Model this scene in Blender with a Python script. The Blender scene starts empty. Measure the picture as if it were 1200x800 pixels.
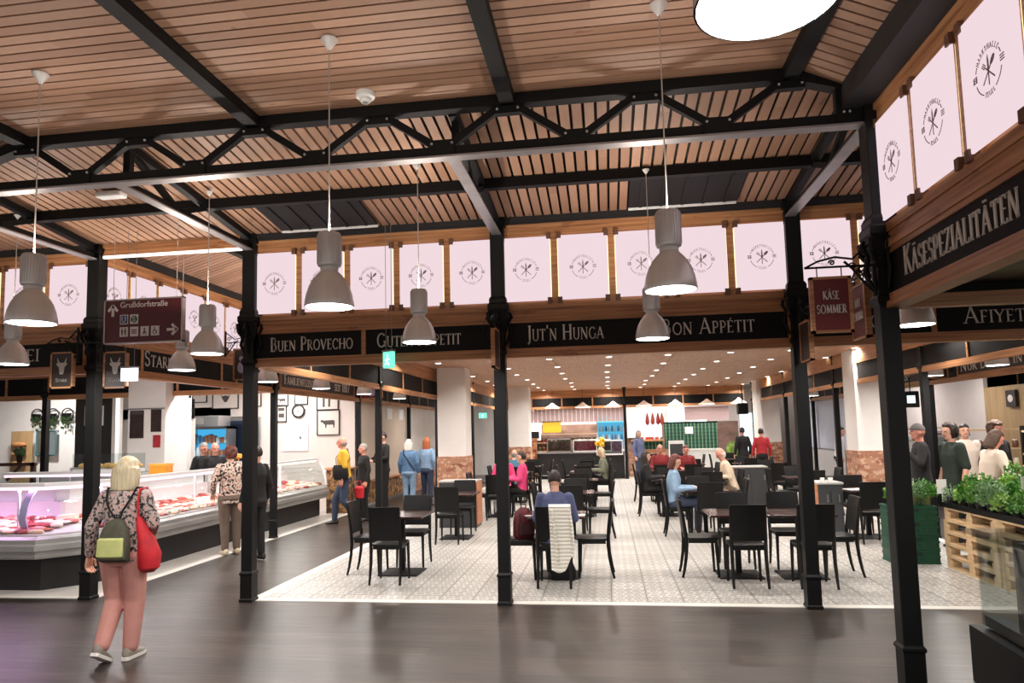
import bpy, bmesh, math, random
from mathutils import Vector, Matrix, noise
random.seed(11)
S = bpy.context.scene
COL = S.collection
PI = math.pi
V = Vector

# ------------------------------------------------------------------ mesh builder
class MB:
    def __init__(self, T=None):
        self.v = []; self.f = []; self.m = []; self.T = T
    def add(self, vs, fs, mi=0, T=None):
        o = len(self.v)
        for p in vs:
            p = V(p)
            if T is not None: p = T @ p
            if self.T is not None: p = self.T @ p
            self.v.append(p)
        for f in fs:
            self.f.append([i + o for i in f]); self.m.append(mi)
        return self
    def box(self, x0, x1, y0, y1, z0, z1, mi=0, T=None):
        vs = [(x0,y0,z0),(x1,y0,z0),(x1,y1,z0),(x0,y1,z0),(x0,y0,z1),(x1,y0,z1),(x1,y1,z1),(x0,y1,z1)]
        return self.add(vs, [(0,3,2,1),(4,5,6,7),(0,1,5,4),(1,2,6,5),(2,3,7,6),(3,0,4,7)], mi, T)
    def bar(self, a, b, w, h, mi=0, up=(0,0,1)):
        """box beam from a to b, width w (sideways), height h (along up)"""
        a = V(a); b = V(b); d = (b - a); L = d.length; d.normalize()
        u = V(up)
        if abs(d.dot(u)) > .98: u = V((0,1,0))
        s = d.cross(u).normalized(); u = s.cross(d).normalized()
        M = Matrix(((s.x,d.x,u.x,a.x),(s.y,d.y,u.y,a.y),(s.z,d.z,u.z,a.z),(0,0,0,1)))
        return self.box(-w/2, w/2, 0, L, -h/2, h/2, mi, M)
    def tube(self, a, b, r0, r1=None, n=10, mi=0, caps=True):
        return self.path([a, b], [r0, r0 if r1 is None else r1], n, mi, caps)
    def path(self, pts, rad, n=8, mi=0, caps=True, sq=1.0):
        pts = [V(p) for p in pts]
        if not isinstance(rad, (list, tuple)): rad = [rad] * len(pts)
        vs = []; fs = []
        prev = None
        for i, p in enumerate(pts):
            d = (pts[min(i+1, len(pts)-1)] - pts[max(i-1, 0)]).normalized()
            if prev is None:
                r = V((0,0,1)) if abs(d.z) < .9 else V((1,0,0))
                s = d.cross(r).normalized()
            else:
                s = (prev - d * prev.dot(d)).normalized()
            prev = s; t = d.cross(s)
            for k in range(n):
                a = 2*PI*k/n
                vs.append(p + (s*math.cos(a) + t*math.sin(a)*sq) * rad[i])
        for i in range(len(pts)-1):
            for k in range(n):
                k2 = (k+1) % n
                fs.append((i*n+k, i*n+k2, (i+1)*n+k2, (i+1)*n+k))
        if caps:
            fs.append(tuple(range(n-1, -1, -1))); fs.append(tuple((len(pts)-1)*n + k for k in range(n)))
        return self.add(vs, fs, mi)
    def lathe(self, prof, n=20, c=(0,0,0), mi=0, T=None, rot=0, capb=True, capt=True):
        vs = []; fs = []
        for r, z in prof:
            for k in range(n):
                a = 2*PI*k/n + rot
                vs.append((c[0]+r*math.cos(a), c[1]+r*math.sin(a), c[2]+z))
        for i in range(len(prof)-1):
            for k in range(n):
                k2 = (k+1) % n
                fs.append((i*n+k, i*n+k2, (i+1)*n+k2, (i+1)*n+k))
        if capb: fs.append(tuple(range(n-1, -1, -1)))
        if capt: fs.append(tuple((len(prof)-1)*n + k for k in range(n)))
        return self.add(vs, fs, mi, T)
    def loft(self, rings, n=16, mi=0, pw=2.0):
        """rings: (centre, axis_x vector, axis_y vector)"""
        vs = []; fs = []
        for c, ax, ay in rings:
            c = V(c); ax = V(ax); ay = V(ay)
            for k in range(n):
                a = 2*PI*k/n; ca, sa = math.cos(a), math.sin(a)
                ca = math.copysign(abs(ca)**(2/pw), ca); sa = math.copysign(abs(sa)**(2/pw), sa)
                vs.append(c + ax*ca + ay*sa)
        m = len(rings)
        for i in range(m-1):
            for k in range(n):
                k2 = (k+1) % n
                fs.append((i*n+k, i*n+k2, (i+1)*n+k2, (i+1)*n+k))
        fs.append(tuple(range(n-1, -1, -1))); fs.append(tuple((m-1)*n + k for k in range(n)))
        return self.add(vs, fs, mi)
    def ball(self, c, rx, ry=None, rz=None, n=12, m=8, mi=0, R=None):
        ry = rx if ry is None else ry; rz = rx if rz is None else rz
        vs = [V((0,0,-rz))]; fs = []
        for i in range(1, m):
            b = -PI/2 + PI*i/m
            for k in range(n):
                a = 2*PI*k/n
                vs.append(V((rx*math.cos(b)*math.cos(a), ry*math.cos(b)*math.sin(a), rz*math.sin(b))))
        vs.append(V((0,0,rz)))
        for k in range(n):
            fs.append((0, 1+(k+1) % n, 1+k))
            for i in range(m-2):
                fs.append((1+i*n+k, 1+i*n+(k+1) % n, 1+(i+1)*n+(k+1) % n, 1+(i+1)*n+k))
            fs.append((1+(m-2)*n+k, 1+(m-2)*n+(k+1) % n, len(vs)-1))
        c = V(c)
        if R is not None: vs = [R @ p for p in vs]
        return self.add([p + c for p in vs], fs, mi)
    def capsule(self, a, b, r0, r1=None, n=12):
        r1 = r0 if r1 is None else r1
        a = V(a); b = V(b); d = b - a; L = max(d.length, 1e-6); d = d / L
        pts = []; rad = []
        for q in (-.95, -.7, -.35): pts.append(a + d*r0*q); rad.append(r0*math.sqrt(1-q*q))
        for t in (0, .25, .5, .75, 1): pts.append(a + (b-a)*t); rad.append(r0 + (r1-r0)*t)
        for q in (.35, .7, .95): pts.append(b + d*r1*q); rad.append(r1*math.sqrt(1-q*q))
        return self.path(pts, rad, n)
    def prism(self, poly, y0, y1, mi=0, T=None):
        """polygon in (x,z) extruded along y"""
        n = len(poly)
        vs = [(x, y0, z) for x, z in poly] + [(x, y1, z) for x, z in poly]
        fs = [tuple(range(n)), tuple(range(2*n-1, n-1, -1))] + [(i, i+n, (i+1) % n + n, (i+1) % n) for i in range(n)]
        return self.add(vs, fs, mi, T)
    def mesh(self, name, mats, smooth=False, recalc=True):
        me = bpy.data.meshes.new(name)
        me.from_pydata([tuple(p) for p in self.v], [], self.f)
        if not isinstance(mats, (list, tuple)): mats = [mats]
        for m in mats: me.materials.append(m)
        for p, mi in zip(me.polygons, self.m): p.material_index = mi
        if recalc:
            bm = bmesh.new(); bm.from_mesh(me)
            bmesh.ops.recalc_face_normals(bm, faces=bm.faces)
            bm.to_mesh(me); bm.free()
        if smooth: smooth_mesh(me)
        return me
    def build(self, name, mats, parent=None, smooth=False, bevel=0, recalc=True):
        return obj(name, self.mesh(name, mats, smooth, recalc), parent, bevel)

def smooth_mesh(me, ang=40):
    me.polygons.foreach_set('use_smooth', [True]*len(me.polygons))
    try: me.set_sharp_from_angle(angle=math.radians(ang))
    except Exception: pass

def obj(name, data, parent=None, bevel=0):
    o = bpy.data.objects.new(name, data); COL.objects.link(o)
    if parent is not None: o.parent = parent
    if bevel:
        b = o.modifiers.new('Bevel', 'BEVEL'); b.width = bevel; b.segments = 2; b.limit_method = 'ANGLE'
    return o

def tag(o, label=None, cat=None, group=None, kind=None):
    if label: o['label'] = label
    if cat: o['category'] = cat
    if group: o['group'] = group
    if kind: o['kind'] = kind
    return o

def thing(name, label, cat, loc=(0,0,0), rz=0, group=None):
    o = bpy.data.objects.new(name, None); COL.objects.link(o)
    o.empty_display_size = .1
    o.location = loc; o.rotation_euler = (0, 0, rz)
    return tag(o, label, cat, group)

def copytree(o, parent=None):
    c = o.copy(); COL.objects.link(c)
    if parent is not None: c.parent = parent
    for ch in list(o.children): copytree(ch, c)
    return c

def dup(o, loc, rz, label=None, group=None):
    c = copytree(o); c.location = loc; c.rotation_euler = (0, 0, rz)
    if label: c['label'] = label
    if group: c['group'] = group
    return c

def frame(o, es, en):
    """local (s, n, z) -> world: s along es, n along en"""
    o = V(o); es = V(es); en = V(en)
    return Matrix(((es.x,en.x,0,o.x),(es.y,en.y,0,o.y),(es.z,en.z,1,o.z),(0,0,0,1)))

def remesh(me, voxel, it=3):
    o = bpy.data.objects.new('tmp', me); COL.objects.link(o)
    r = o.modifiers.new('r', 'REMESH'); r.mode = 'VOXEL'; r.voxel_size = voxel
    s = o.modifiers.new('s', 'SMOOTH'); s.factor = .5; s.iterations = it
    dg = bpy.context.evaluated_depsgraph_get(); dg.update()
    new = bpy.data.meshes.new_from_object(o.evaluated_get(dg))
    new.name = me.name
    bpy.data.objects.remove(o); bpy.data.meshes.remove(me)
    new.polygons.foreach_set('use_smooth', [True]*len(new.polygons))
    return new

# ------------------------------------------------------------------ materials
MATS = {}
def lin(c):
    return tuple(((x/255)/12.92 if x/255 <= .04045 else ((x/255+.055)/1.055)**2.4) for x in c)

def mat(name, rgb, rough=.5, metal=0.0, var=0.0, scale=(6,6,6), bump=0.0, spec=.5, coat=0, detail=4, emit=None, estr=0):
    if name in MATS: return MATS[name]
    m = bpy.data.materials.new(name); m.use_nodes = True
    nt = m.node_tree; b = nt.nodes['Principled BSDF']
    c = lin(rgb)
    b.inputs['Base Color'].default_value = (*c, 1)
    b.inputs['Roughness'].default_value = rough
    b.inputs['Metallic'].default_value = metal
    b.inputs['Specular IOR Level'].default_value = spec
    if coat: b.inputs['Coat Weight'].default_value = coat
    if emit:
        b.inputs['Emission Color'].default_value = (*lin(emit), 1); b.inputs['Emission Strength'].default_value = estr
    if var or bump:
        g = nt.nodes.new('ShaderNodeNewGeometry' if name.startswith('w_') else 'ShaderNodeTexCoord')
        mp = nt.nodes.new('ShaderNodeMapping'); mp.inputs['Scale'].default_value = scale
        n = nt.nodes.new('ShaderNodeTexNoise'); n.inputs['Scale'].default_value = 1; n.inputs['Detail'].default_value = detail
        nt.links.new(g.outputs['Position' if name.startswith('w_') else 'Object'], mp.inputs[0]); nt.links.new(mp.outputs[0], n.inputs[0])
        if var:
            mx = nt.nodes.new('ShaderNodeMix'); mx.data_type = 'RGBA'
            mx.inputs['A'].default_value = (*[min(1, x*(1-var)) for x in c], 1); mx.inputs['B'].default_value = (*[min(1, x*(1+var)) for x in c], 1)
            rr = nt.nodes.new('ShaderNodeMapRange'); rr.inputs[1].default_value = .3; rr.inputs[2].default_value = .7
            nt.links.new(n.outputs['Fac'], rr.inputs[0]); nt.links.new(rr.outputs[0], mx.inputs['Factor'])
            nt.links.new(mx.outputs['Result'], b.inputs['Base Color'])
        if bump:
            bp = nt.nodes.new('ShaderNodeBump'); bp.inputs['Strength'].default_value = bump; bp.inputs['Distance'].default_value = .01
            nt.links.new(n.outputs['Fac'], bp.inputs['Height']); nt.links.new(bp.outputs[0], b.inputs['Normal'])
    MATS[name] = m
    return m

def emis(name, rgb, s):
    if name in MATS: return MATS[name]
    m = bpy.data.materials.new(name); m.use_nodes = True
    nt = m.node_tree; nt.nodes.clear()
    e = nt.nodes.new('ShaderNodeEmission'); o = nt.nodes.new('ShaderNodeOutputMaterial')
    e.inputs[0].default_value = (*lin(rgb), 1); e.inputs[1].default_value = s
    nt.links.new(e.outputs[0], o.inputs[0]); MATS[name] = m
    return m

def glass(name, rgb=(235,240,240), alpha=.03, rough=.03):
    if name in MATS: return MATS[name]
    m = bpy.data.materials.new(name); m.use_nodes = True
    nt = m.node_tree; nt.nodes.clear()
    t = nt.nodes.new('ShaderNodeBsdfTransparent'); g = nt.nodes.new('ShaderNodeBsdfGlossy'); o = nt.nodes.new('ShaderNodeOutputMaterial')
    ge = nt.nodes.new('ShaderNodeNewGeometry'); dt = nt.nodes.new('ShaderNodeVectorMath'); dt.operation = 'DOT_PRODUCT'
    nt.links.new(ge.outputs['Normal'], dt.inputs[0]); nt.links.new(ge.outputs['Incoming'], dt.inputs[1])
    def mth(op, a, b=0.0):
        x = nt.nodes.new('ShaderNodeMath'); x.operation = op
        for i, q in enumerate((a, b)):
            if isinstance(q, (int, float)): x.inputs[i].default_value = q
            else: nt.links.new(q, x.inputs[i])
        return x.outputs[0]
    ad = nt.nodes.new('ShaderNodeMath'); ad.operation = 'ADD'; ad.inputs[1].default_value = alpha
    sch = mth('MULTIPLY', mth('POWER', mth('SUBTRACT', 1.0, mth('ABSOLUTE', dt.outputs['Value'])), 4.0), .45)
    mx = nt.nodes.new('ShaderNodeMixShader')
    t.inputs[0].default_value = (*lin(rgb), 1); g.inputs['Roughness'].default_value = rough; g.inputs['Color'].default_value = (.9,.9,.9,1)
    nt.links.new(sch, ad.inputs[0]); nt.links.new(ad.outputs[0], mx.inputs[0])
    nt.links.new(t.outputs[0], mx.inputs[1]); nt.links.new(g.outputs[0], mx.inputs[2]); nt.links.new(mx.outputs[0], o.inputs[0])
    MATS[name] = m
    return m

class NT:
    """tiny node helper"""
    def __init__(self, name, rough=.5):
        self.m = bpy.data.materials.new(name); self.m.use_nodes = True
        self.t = self.m.node_tree; self.b = self.t.nodes['Principled BSDF']
        self.b.inputs['Roughness'].default_value = rough
        MATS[name] = self.m
    def n(self, typ, **kw):
        x = self.t.nodes.new(typ)
        for k, v in kw.items(): setattr(x, k, v)
        return x
    def l(self, a, b): self.t.links.new(a, b)
    def pos(self): return self.n('ShaderNodeNewGeometry').outputs['Position']
    def math(self, op, a, b=None, c=None):
        x = self.n('ShaderNodeMath', operation=op)
        for i, q in enumerate((a, b, c)):
            if q is None: continue
            if isinstance(q, (int, float)): x.inputs[i].default_value = q
            else: self.l(q, x.inputs[i])
        return x.outputs[0]
    def sep(self, v):
        s = self.n('ShaderNodeSeparateXYZ'); self.l(v, s.inputs[0]); return s.outputs
    def comb(self, x, y, z=0):
        s = self.n('ShaderNodeCombineXYZ')
        for i, q in enumerate((x, y, z)):
            if isinstance(q, (int, float)): s.inputs[i].default_value = q
            else: self.l(q, s.inputs[i])
        return s.outputs[0]
    def map(self, v, sc):
        s = self.n('ShaderNodeMapping'); s.inputs['Scale'].default_value = sc; self.l(v, s.inputs[0]); return s.outputs[0]
    def noise(self, v, scale=1, detail=4):
        s = self.n('ShaderNodeTexNoise'); s.inputs['Scale'].default_value = scale; s.inputs['Detail'].default_value = detail
        self.l(v, s.inputs[0]); return s.outputs['Fac']
    def white(self, v):
        s = self.n('ShaderNodeTexWhiteNoise', noise_dimensions='3D'); self.l(v, s.inputs[0]); return s.outputs['Value']
    def ramp(self, f, stops):
        s = self.n('ShaderNodeValToRGB'); e = s.color_ramp.elements
        while len(e) < len(stops): e.new(.5)
        for x, (p, c) in zip(e, stops): x.position = p; x.color = (*lin(c), 1)
        self.l(f, s.inputs[0]); return s.outputs[0]
    def mix(self, f, a, b, typ='MIX'):
        s = self.n('ShaderNodeMix', data_type='RGBA', blend_type=typ)
        if isinstance(f, (int, float)): s.inputs['Factor'].default_value = f
        else: self.l(f, s.inputs['Factor'])
        for nm, q in (('A', a), ('B', b)):
            if isinstance(q, tuple): s.inputs[nm].default_value = (*lin(q), 1)
            else: self.l(q, s.inputs[nm])
        return s.outputs['Result']
    def color(self, c): self.l(c, self.b.inputs['Base Color']); return self
    def bump(self, h, st=.3, d=.01):
        s = self.n('ShaderNodeBump'); s.inputs['Strength'].default_value = st; s.inputs['Distance'].default_value = d
        self.l(h, s.inputs['Height']); self.l(s.outputs[0], self.b.inputs['Normal']); return self

def plank_mat(name, axis, pitch):
    """wooden boards: one random tone per board (axis = direction across the boards)"""
    t = NT(name, .55); p = t.pos(); s = t.sep(p)
    a = s[0 if axis == 'x' else 1]; b = s[1 if axis == 'x' else 0]
    idn = t.math('FLOOR', t.math('DIVIDE', a, pitch))
    seg = t.math('FLOOR', t.math('DIVIDE', t.math('ADD', b, t.math('MULTIPLY', idn, 1.37)), 3.1))
    r = t.white(t.comb(idn, seg, 3))
    g = t.noise(t.map(p, (2, 26, 20) if axis != 'x' else (26, 2, 20)), 1, 5)
    k = t.noise(t.map(p, (3.5, 7, 6) if axis != 'x' else (7, 3.5, 6)), 1, 2)
    c = t.ramp(r, [(0, (148,112,90)), (.5, (162,124,100)), (1, (178,140,116))])
    c = t.mix(t.math('MULTIPLY', g, .45), c, (128,92,68))
    kn = t.math('GREATER_THAN', k, .73)
    c = t.mix(t.math('MULTIPLY', kn, .55), c, (100,60,38))
    t.color(c); return t.m

WOODX = plank_mat('ceiling_boards_across', 'y', .094)
WOODY = plank_mat('ceiling_boards_along', 'x', .1)

def beam_mat():
    t = NT('oiled_pine', .45); p = t.pos()
    g = t.noise(t.map(p, (1.2, 1.2, 42)), 1, 6); h = t.noise(t.map(p, (2.2, 2.2, 9)), 1, 3)
    c = t.ramp(g, [(.3, (146,98,62)), (.5, (182,128,86)), (.72, (204,152,108))])
    c = t.mix(t.math('MULTIPLY', t.math('GREATER_THAN', h, .66), .5), c, (134,80,50))
    t.color(c); return t.m
PINE = beam_mat()

def floor_mat():
    t = NT('dark_plank_floor', .3); p = t.pos(); s = t.sep(p)
    row = t.math('FLOOR', t.math('DIVIDE', s[1], .19))
    xo = t.math('ADD', s[0], t.math('MULTIPLY', t.white(t.comb(row, 1, 1)), 3))
    pl = t.math('FLOOR', t.math('DIVIDE', xo, 1.25))
    r = t.white(t.comb(row, pl, 2))
    g = t.noise(t.map(p, (2.2, 34, 1)), 1, 6)
    c = t.ramp(r, [(0, (54,48,44)), (.5, (66,58,53)), (1, (78,70,64))])
    c = t.mix(t.math('MULTIPLY', g, .55), c, (34,29,27))
    fy = t.math('FRACT', t.math('DIVIDE', s[1], .19)); gy = t.math('LESS_THAN', fy, .025)
    c = t.mix(t.math('MULTIPLY', gy, .5), c, (30,26,24))
    t.color(c)
    rr = t.math('MULTIPLY_ADD', g, .18, .24); t.l(rr, t.b.inputs['Roughness'])
    t.bump(g, .06, .004); return t.m
FLOORM = floor_mat()

def tile_mat():
    t = NT('ornamental_floor_tiles', .35); p = t.pos(); s = t.sep(p); q = .37
    u = t.math('DIVIDE', t.math('ADD', s[0], .01), q); v = t.math('DIVIDE', t.math('ADD', s[1], .03), q)
    fu = t.math('FRACT', u); fv = t.math('FRACT', v)
    gu = t.math('LESS_THAN', t.math('ABSOLUTE', t.math('SUBTRACT', fu, .5)), .488)
    gv = t.math('LESS_THAN', t.math('ABSOLUTE', t.math('SUBTRACT', fv, .5)), .488)
    grout = t.math('SUBTRACT', 1, t.math('MULTIPLY', gu, gv))
    # rosette pattern per tile
    a = t.math('SINE', t.math('MULTIPLY', fu, 4*PI)); b = t.math('SINE', t.math('MULTIPLY', fv, 4*PI))
    e = t.math('COSINE', t.math('MULTIPLY', t.math('ADD', fu, fv), 6*PI)); f = t.math('COSINE', t.math('MULTIPLY', t.math('SUBTRACT', fu, fv), 6*PI))
    pat = t.math('ADD', t.math('MULTIPLY', a, b), t.math('MULTIPLY', t.math('MULTIPLY', e, f), .8))
    pm = t.math('GREATER_THAN', t.math('ABSOLUTE', t.math('SUBTRACT', pat, .1)), .52)
    idn = t.white(t.comb(t.math('FLOOR', u), t.math('FLOOR', v), 5))
    base = t.ramp(idn, [(0, (190,187,181)), (1, (210,207,201))])
    nz = t.noise(p, 14, 3)
    c = t.mix(t.math('MULTIPLY', t.math('SUBTRACT', 1, pm), t.math('MULTIPLY_ADD', nz, .6, .3)), base, (122,120,115))
    c = t.mix(grout, c, (108,106,102))
    t.color(c); return t.m
TILE = tile_mat()

def brick_mat():
    t = NT('old_brick', .8); s = t.sep(t.pos())
    uv = t.comb(t.math('ADD', s[0], s[1]), s[2], 0)
    b = t.n('ShaderNodeTexBrick'); b.inputs['Scale'].default_value = 1
    b.inputs['Brick Width'].default_value = .3; b.inputs['Row Height'].default_value = .1; b.inputs['Mortar Size'].default_value = .006
    b.inputs['Color1'].default_value = (*lin((142,84,60)), 1); b.inputs['Color2'].default_value = (*lin((190,140,110)), 1); b.inputs['Mortar'].default_value = (*lin((176,140,118)), 1)
    t.l(uv, b.inputs[0])
    n = t.noise(uv, 9, 3)
    c = t.mix(t.math('MULTIPLY', t.math('GREATER_THAN', n, .55), .5), b.outputs['Color'], (226,196,172))
    t.color(c); t.bump(b.outputs['Fac'], -.4); return t.m
BRICK = brick_mat()

def plaid_mat():
    t = NT('green_plaid_cloth', .8); s = t.sep(t.pos())
    fx = t.math('FRACT', t.math('DIVIDE', s[0], .13)); fz = t.math('FRACT', t.math('DIVIDE', s[2], .13))
    c = t.mix(t.math('MULTIPLY', t.math('LESS_THAN', fx, .3), .75), (28,82,58), (10,30,24))
    c = t.mix(t.math('MULTIPLY', t.math('LESS_THAN', fz, .3), .75), c, (10,30,24))
    c = t.mix(t.math('MULTIPLY', t.math('LESS_THAN', t.math('ABSOLUTE', t.math('SUBTRACT', fx, .6)), .05), .5), c, (170,190,160))
    t.color(c); return t.m

def blotch_mat(name, c0, c1, c2, sc, a=.45, b=.58):
    t = NT(name, .8)
    tc = t.n('ShaderNodeTexCoord').outputs['Object']
    n = t.noise(tc, sc, 3); n2 = t.noise(tc, sc*1.7, 2)
    c = t.ramp(n, [(a-.02, c0), (a+.02, c1), (b, c1), (b+.03, c2)])
    c = t.mix(t.math('GREATER_THAN', n2, .62), c, c0)
    t.color(c); return t.m

STEEL = mat('black_painted_steel', (12,12,13), .6, 0, .12, (5,5,5), 0, .25)
IRON = mat('cast_iron_black', (11,12,13), .5, 0, .1, (9,9,9), .15, .3)
GREYMETAL = mat('galvanised_flange', (150,146,146), .4, .55, .1, (8,8,8))
DARKBOARD = mat('blackboard', (13,13,14), .65, 0, .15, (3,3,3), 0, .25)
BROWNBOARD = mat('dark_brown_board', (52,40,36), .5)
GUTTER = mat('grey_gutter', (34,33,35), .6, 0)
LETTER = mat('silver_lettering', (232,228,220), .5)
WHITEWALL = mat('w_white_plaster', (242,239,235), .75, 0, .04, (2,2,2))
PINKWALL = mat('w_warm_white_wall', (230,220,214), .7, 0, .04, (2,2,2))
BEIGE = mat('w_beige_panel', (206,190,172), .6, 0, .06, (1.5,1.5,1.5))
OAKPANEL = mat('w_oak_panel', (176,146,104), .5, 0, .15, (8,8,.8))
ALU = mat('spun_aluminium', (232,231,229), .36, .3, .04, (30,30,2))
ALU2 = mat('ribbed_housing', (222,222,222), .35, .35)
WHITEP = mat('white_plastic', (232,232,230), .4)
BLACKPL = mat('black_plastic', (9,9,10), .55, 0, .1, (20,20,20), 0, .25)
CHAIRM = mat('black_moulded_chair', (8,8,8), .45, 0, .12, (14,14,14), 0, .35)
TABLETOP = mat('dark_red_brown_tabletop', (58,38,36), .22, 0, .15, (2,20,2))
CABLE = mat('light_cable', (196,188,180), .5)
LAMPGLOW = emis('lamp_diffuser_glow', (255,250,246), 9)
PANELM = emis('backlit_acrylic', (255,230,237), .8)
LEDW = emis('warm_led_edge', (255,236,170), 1.6)
LEDC = emis('white_led_line', (255,244,236), 2.2)
LOGOM = mat('logo_print', (150,136,142), .6)
CHROME = mat('brushed_steel', (190,190,192), .28, .9, .06, (2,40,40))
GLASS = glass('clear_glass')
# ------------------------------------------------------------------ lettering (Roman capitals drawn as thick and thin strokes)
TK, TN = .112, .055
def arc(cx, cy, rx, ry, a0, a1, n=10):
    return [(cx+rx*math.cos(math.radians(a0+(a1-a0)*i/n)), cy+ry*math.sin(math.radians(a0+(a1-a0)*i/n))) for i in range(n+1)]
def sf(x, y, w=.25): return ([(x-w/2, y), (x+w/2, y)], .045)
def stem(x): return [([(x,0),(x,1)], TK), sf(x,.02), sf(x,.98)]
G = {}
G['A'] = (.78, [([(.06,0),(.38,1)],TN),([(.37,1),(.70,0)],TK),([(.18,.34),(.57,.34)],TN),sf(.06,.02,.2),sf(.71,.02,.22)])
G['B'] = (.62, stem(.12)+[([(.12,.98)]+arc(.3,.755,.17,.225,90,-90)+[(.12,.53)],.09),([(.12,.53)]+arc(.32,.275,.2,.255,90,-90)+[(.12,.02)],.1)])
G['C'] = (.76, [(arc(.42,.5,.34,.48,45,315,16),.095),([(.68,.68),(.68,.9)],.05)])
G['D'] = (.8, stem(.12)+[([(.12,.98)]+arc(.3,.5,.38,.48,90,-90,14)+[(.12,.02)],.1)])
G['E'] = (.56, stem(.12)+[([(.12,.975),(.48,.975)],TN),([(.12,.52),(.4,.52)],TN),([(.12,.025),(.5,.025)],TN),([(.48,.98),(.48,.84)],.04),([(.5,.02),(.5,.16)],.04)])
G['F'] = (.54, stem(.12)+[([(.12,.975),(.47,.975)],TN),([(.12,.5),(.4,.5)],TN),([(.47,.98),(.47,.84)],.04)])
G['G'] = (.8, [(arc(.42,.5,.34,.48,45,340,16),.095),([(.7,.05),(.7,.42)],.1),sf(.7,.42,.22)])
G['H'] = (.82, stem(.13)+stem(.69)+[([(.13,.51),(.69,.51)],TN)])
G['I'] = (.28, stem(.14))
G['J'] = (.34, [([(.2,1),(.2,.05)]+arc(.06,.05,.14,.22,0,-90,5),.11),sf(.2,.98)])
G['K'] = (.72, stem(.12)+[([(.14,.45),(.58,1)],TN),([(.26,.6),(.68,0)],.11),sf(.58,.98,.2),sf(.66,.02,.2)])
G['L'] = (.56, stem(.12)+[([(.12,.025),(.52,.025)],TN),([(.52,.02),(.52,.18)],.04)])
G['M'] = (.96, [([(.1,0),(.17,1)],TN),([(.17,1),(.48,.06)],.11),([(.48,.06),(.78,1)],TN),([(.78,1),(.86,0)],TK),sf(.1,.02,.2),sf(.86,.02,.22)])
G['N'] = (.84, [([(.12,0),(.12,1)],TN),([(.12,1),(.7,0)],.12),([(.7,0),(.7,1)],TN),sf(.12,.02,.2),sf(.08,.98,.18),sf(.7,.98,.2)])
G['O'] = (.86, [(arc(.43,.5,.36,.48,0,360,20),.1)])
G['P'] = (.58, stem(.12)+[([(.12,.98)]+arc(.29,.72,.2,.26,90,-90)+[(.12,.46)],.09)])
G['Q'] = (.86, G['O'][1]+[([(.48,.1),(.66,-.12),(.86,-.16)],.08)])
G['R'] = (.68, stem(.12)+[([(.12,.98)]+arc(.29,.73,.2,.25,90,-90)+[(.12,.48)],.09),([(.3,.48),(.64,0)],.11),sf(.63,.02,.16)])
G['S'] = (.54, [(arc(.27,.75,.19,.23,40,270,10)+arc(.27,.27,.21,.25,90,-140,10),.095),([(.43,.78),(.43,.95)],.04),([(.09,.05),(.09,.22)],.04)])
G['T'] = (.66, [([(.33,0),(.33,1)],TK),sf(.33,.02),([(.04,.975),(.62,.975)],TN),([(.04,.98),(.04,.82)],.04),([(.62,.98),(.62,.82)],.04)])
G['U'] = (.78, [([(.13,1),(.13,.3)]+arc(.39,.3,.26,.29,180,360,10)+[(.65,1)],.09),sf(.13,.98),sf(.65,.98,.2)])
G['V'] = (.76, [([(.06,1),(.37,0)],.12),([(.37,0),(.68,1)],TN),sf(.07,.98,.22),sf(.68,.98,.2)])
G['Y'] = (.72, [([(.06,1),(.36,.48)],.11),([(.36,.48),(.64,1)],TN),([(.36,.5),(.36,0)],.11),sf(.07,.98,.2),sf(.64,.98,.2),sf(.36,.02)])
G['Z'] = (.62, [([(.07,.97),(.54,.97)],TN),([(.54,.97),(.07,.03)],.1),([(.07,.03),(.56,.03)],TN),([(.07,.97),(.07,.84)],.04),([(.56,.03),(.56,.18)],.04)])
G["'"] = (.2, [([(.1,1.0),(.1,.78)],.07)])
G['Ä'] = (.78, G['A'][1]+[([(.24,1.16),(.32,1.16)],.08),([(.44,1.16),(.52,1.16)],.08)])
G['É'] = (.56, G['E'][1]+[([(.24,1.08),(.38,1.2)],.07)])
G['1'] = (.36, [([(.2,0),(.2,1)],TK),([(.08,.86),(.2,1)],.05),sf(.2,.02)])
G['8'] = (.56, [(arc(.28,.75,.18,.23,0,360,14),.085),(arc(.28,.26,.21,.26,0,360,14),.09)])
G['7'] = (.54, [([(.06,.97),(.5,.97),(.22,0)],.09)])
G['9'] = (.56, [(arc(.28,.7,.2,.28,0,360,14),.085),([(.48,.7),(.4,.2),(.2,.0)],.08)])
G['0'] = (.58, [(arc(.29,.5,.22,.48,0,360,16),.09)])
def text_width(t, h, small=.76, gap=.07):
    w = 0
    for i, ch in enumerate(t):
        if ch == ' ': w += .36*h; continue
        k = h if ch.isupper() or not ch.isalpha() else h*small
        w += (G[ch.upper()][0]*.86+gap)*k
    return w
def draw_text(mb, t, x, z, h, y=0, d=.008, small=.76, gap=.07, width=None, wk=1.0):
    """capitals tall, lower-case letters as small capitals; x,z = left end of the base line; extruded towards +y"""
    sx = .86
    if width: sx *= width/text_width(t, h, small, gap)
    f = sx/.86
    for ch in t:
        if ch == ' ': x += .36*h*f; continue
        k = h if ch.isupper() or not ch.isalpha() else h*small
        adv, strokes = G[ch.upper()]
        for pts, w in strokes:
            stroke(mb, [(x+px*k*sx, z+pz*k) for px, pz in pts], w*k*wk, y, d)
        x += (adv*sx+gap*f)*k
    return x
def letter_words(t, x, z, h, y, d, width, material, parent):
    f = width/text_width(t, h) if width else 1.0
    for w in t.split(' '):
        ww = text_width(w, h)*f; mb = MB(); draw_text(mb, w, x, z, h, y, d, width=ww); mb.build('lettering', material, parent); x += ww+.36*h*f
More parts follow.
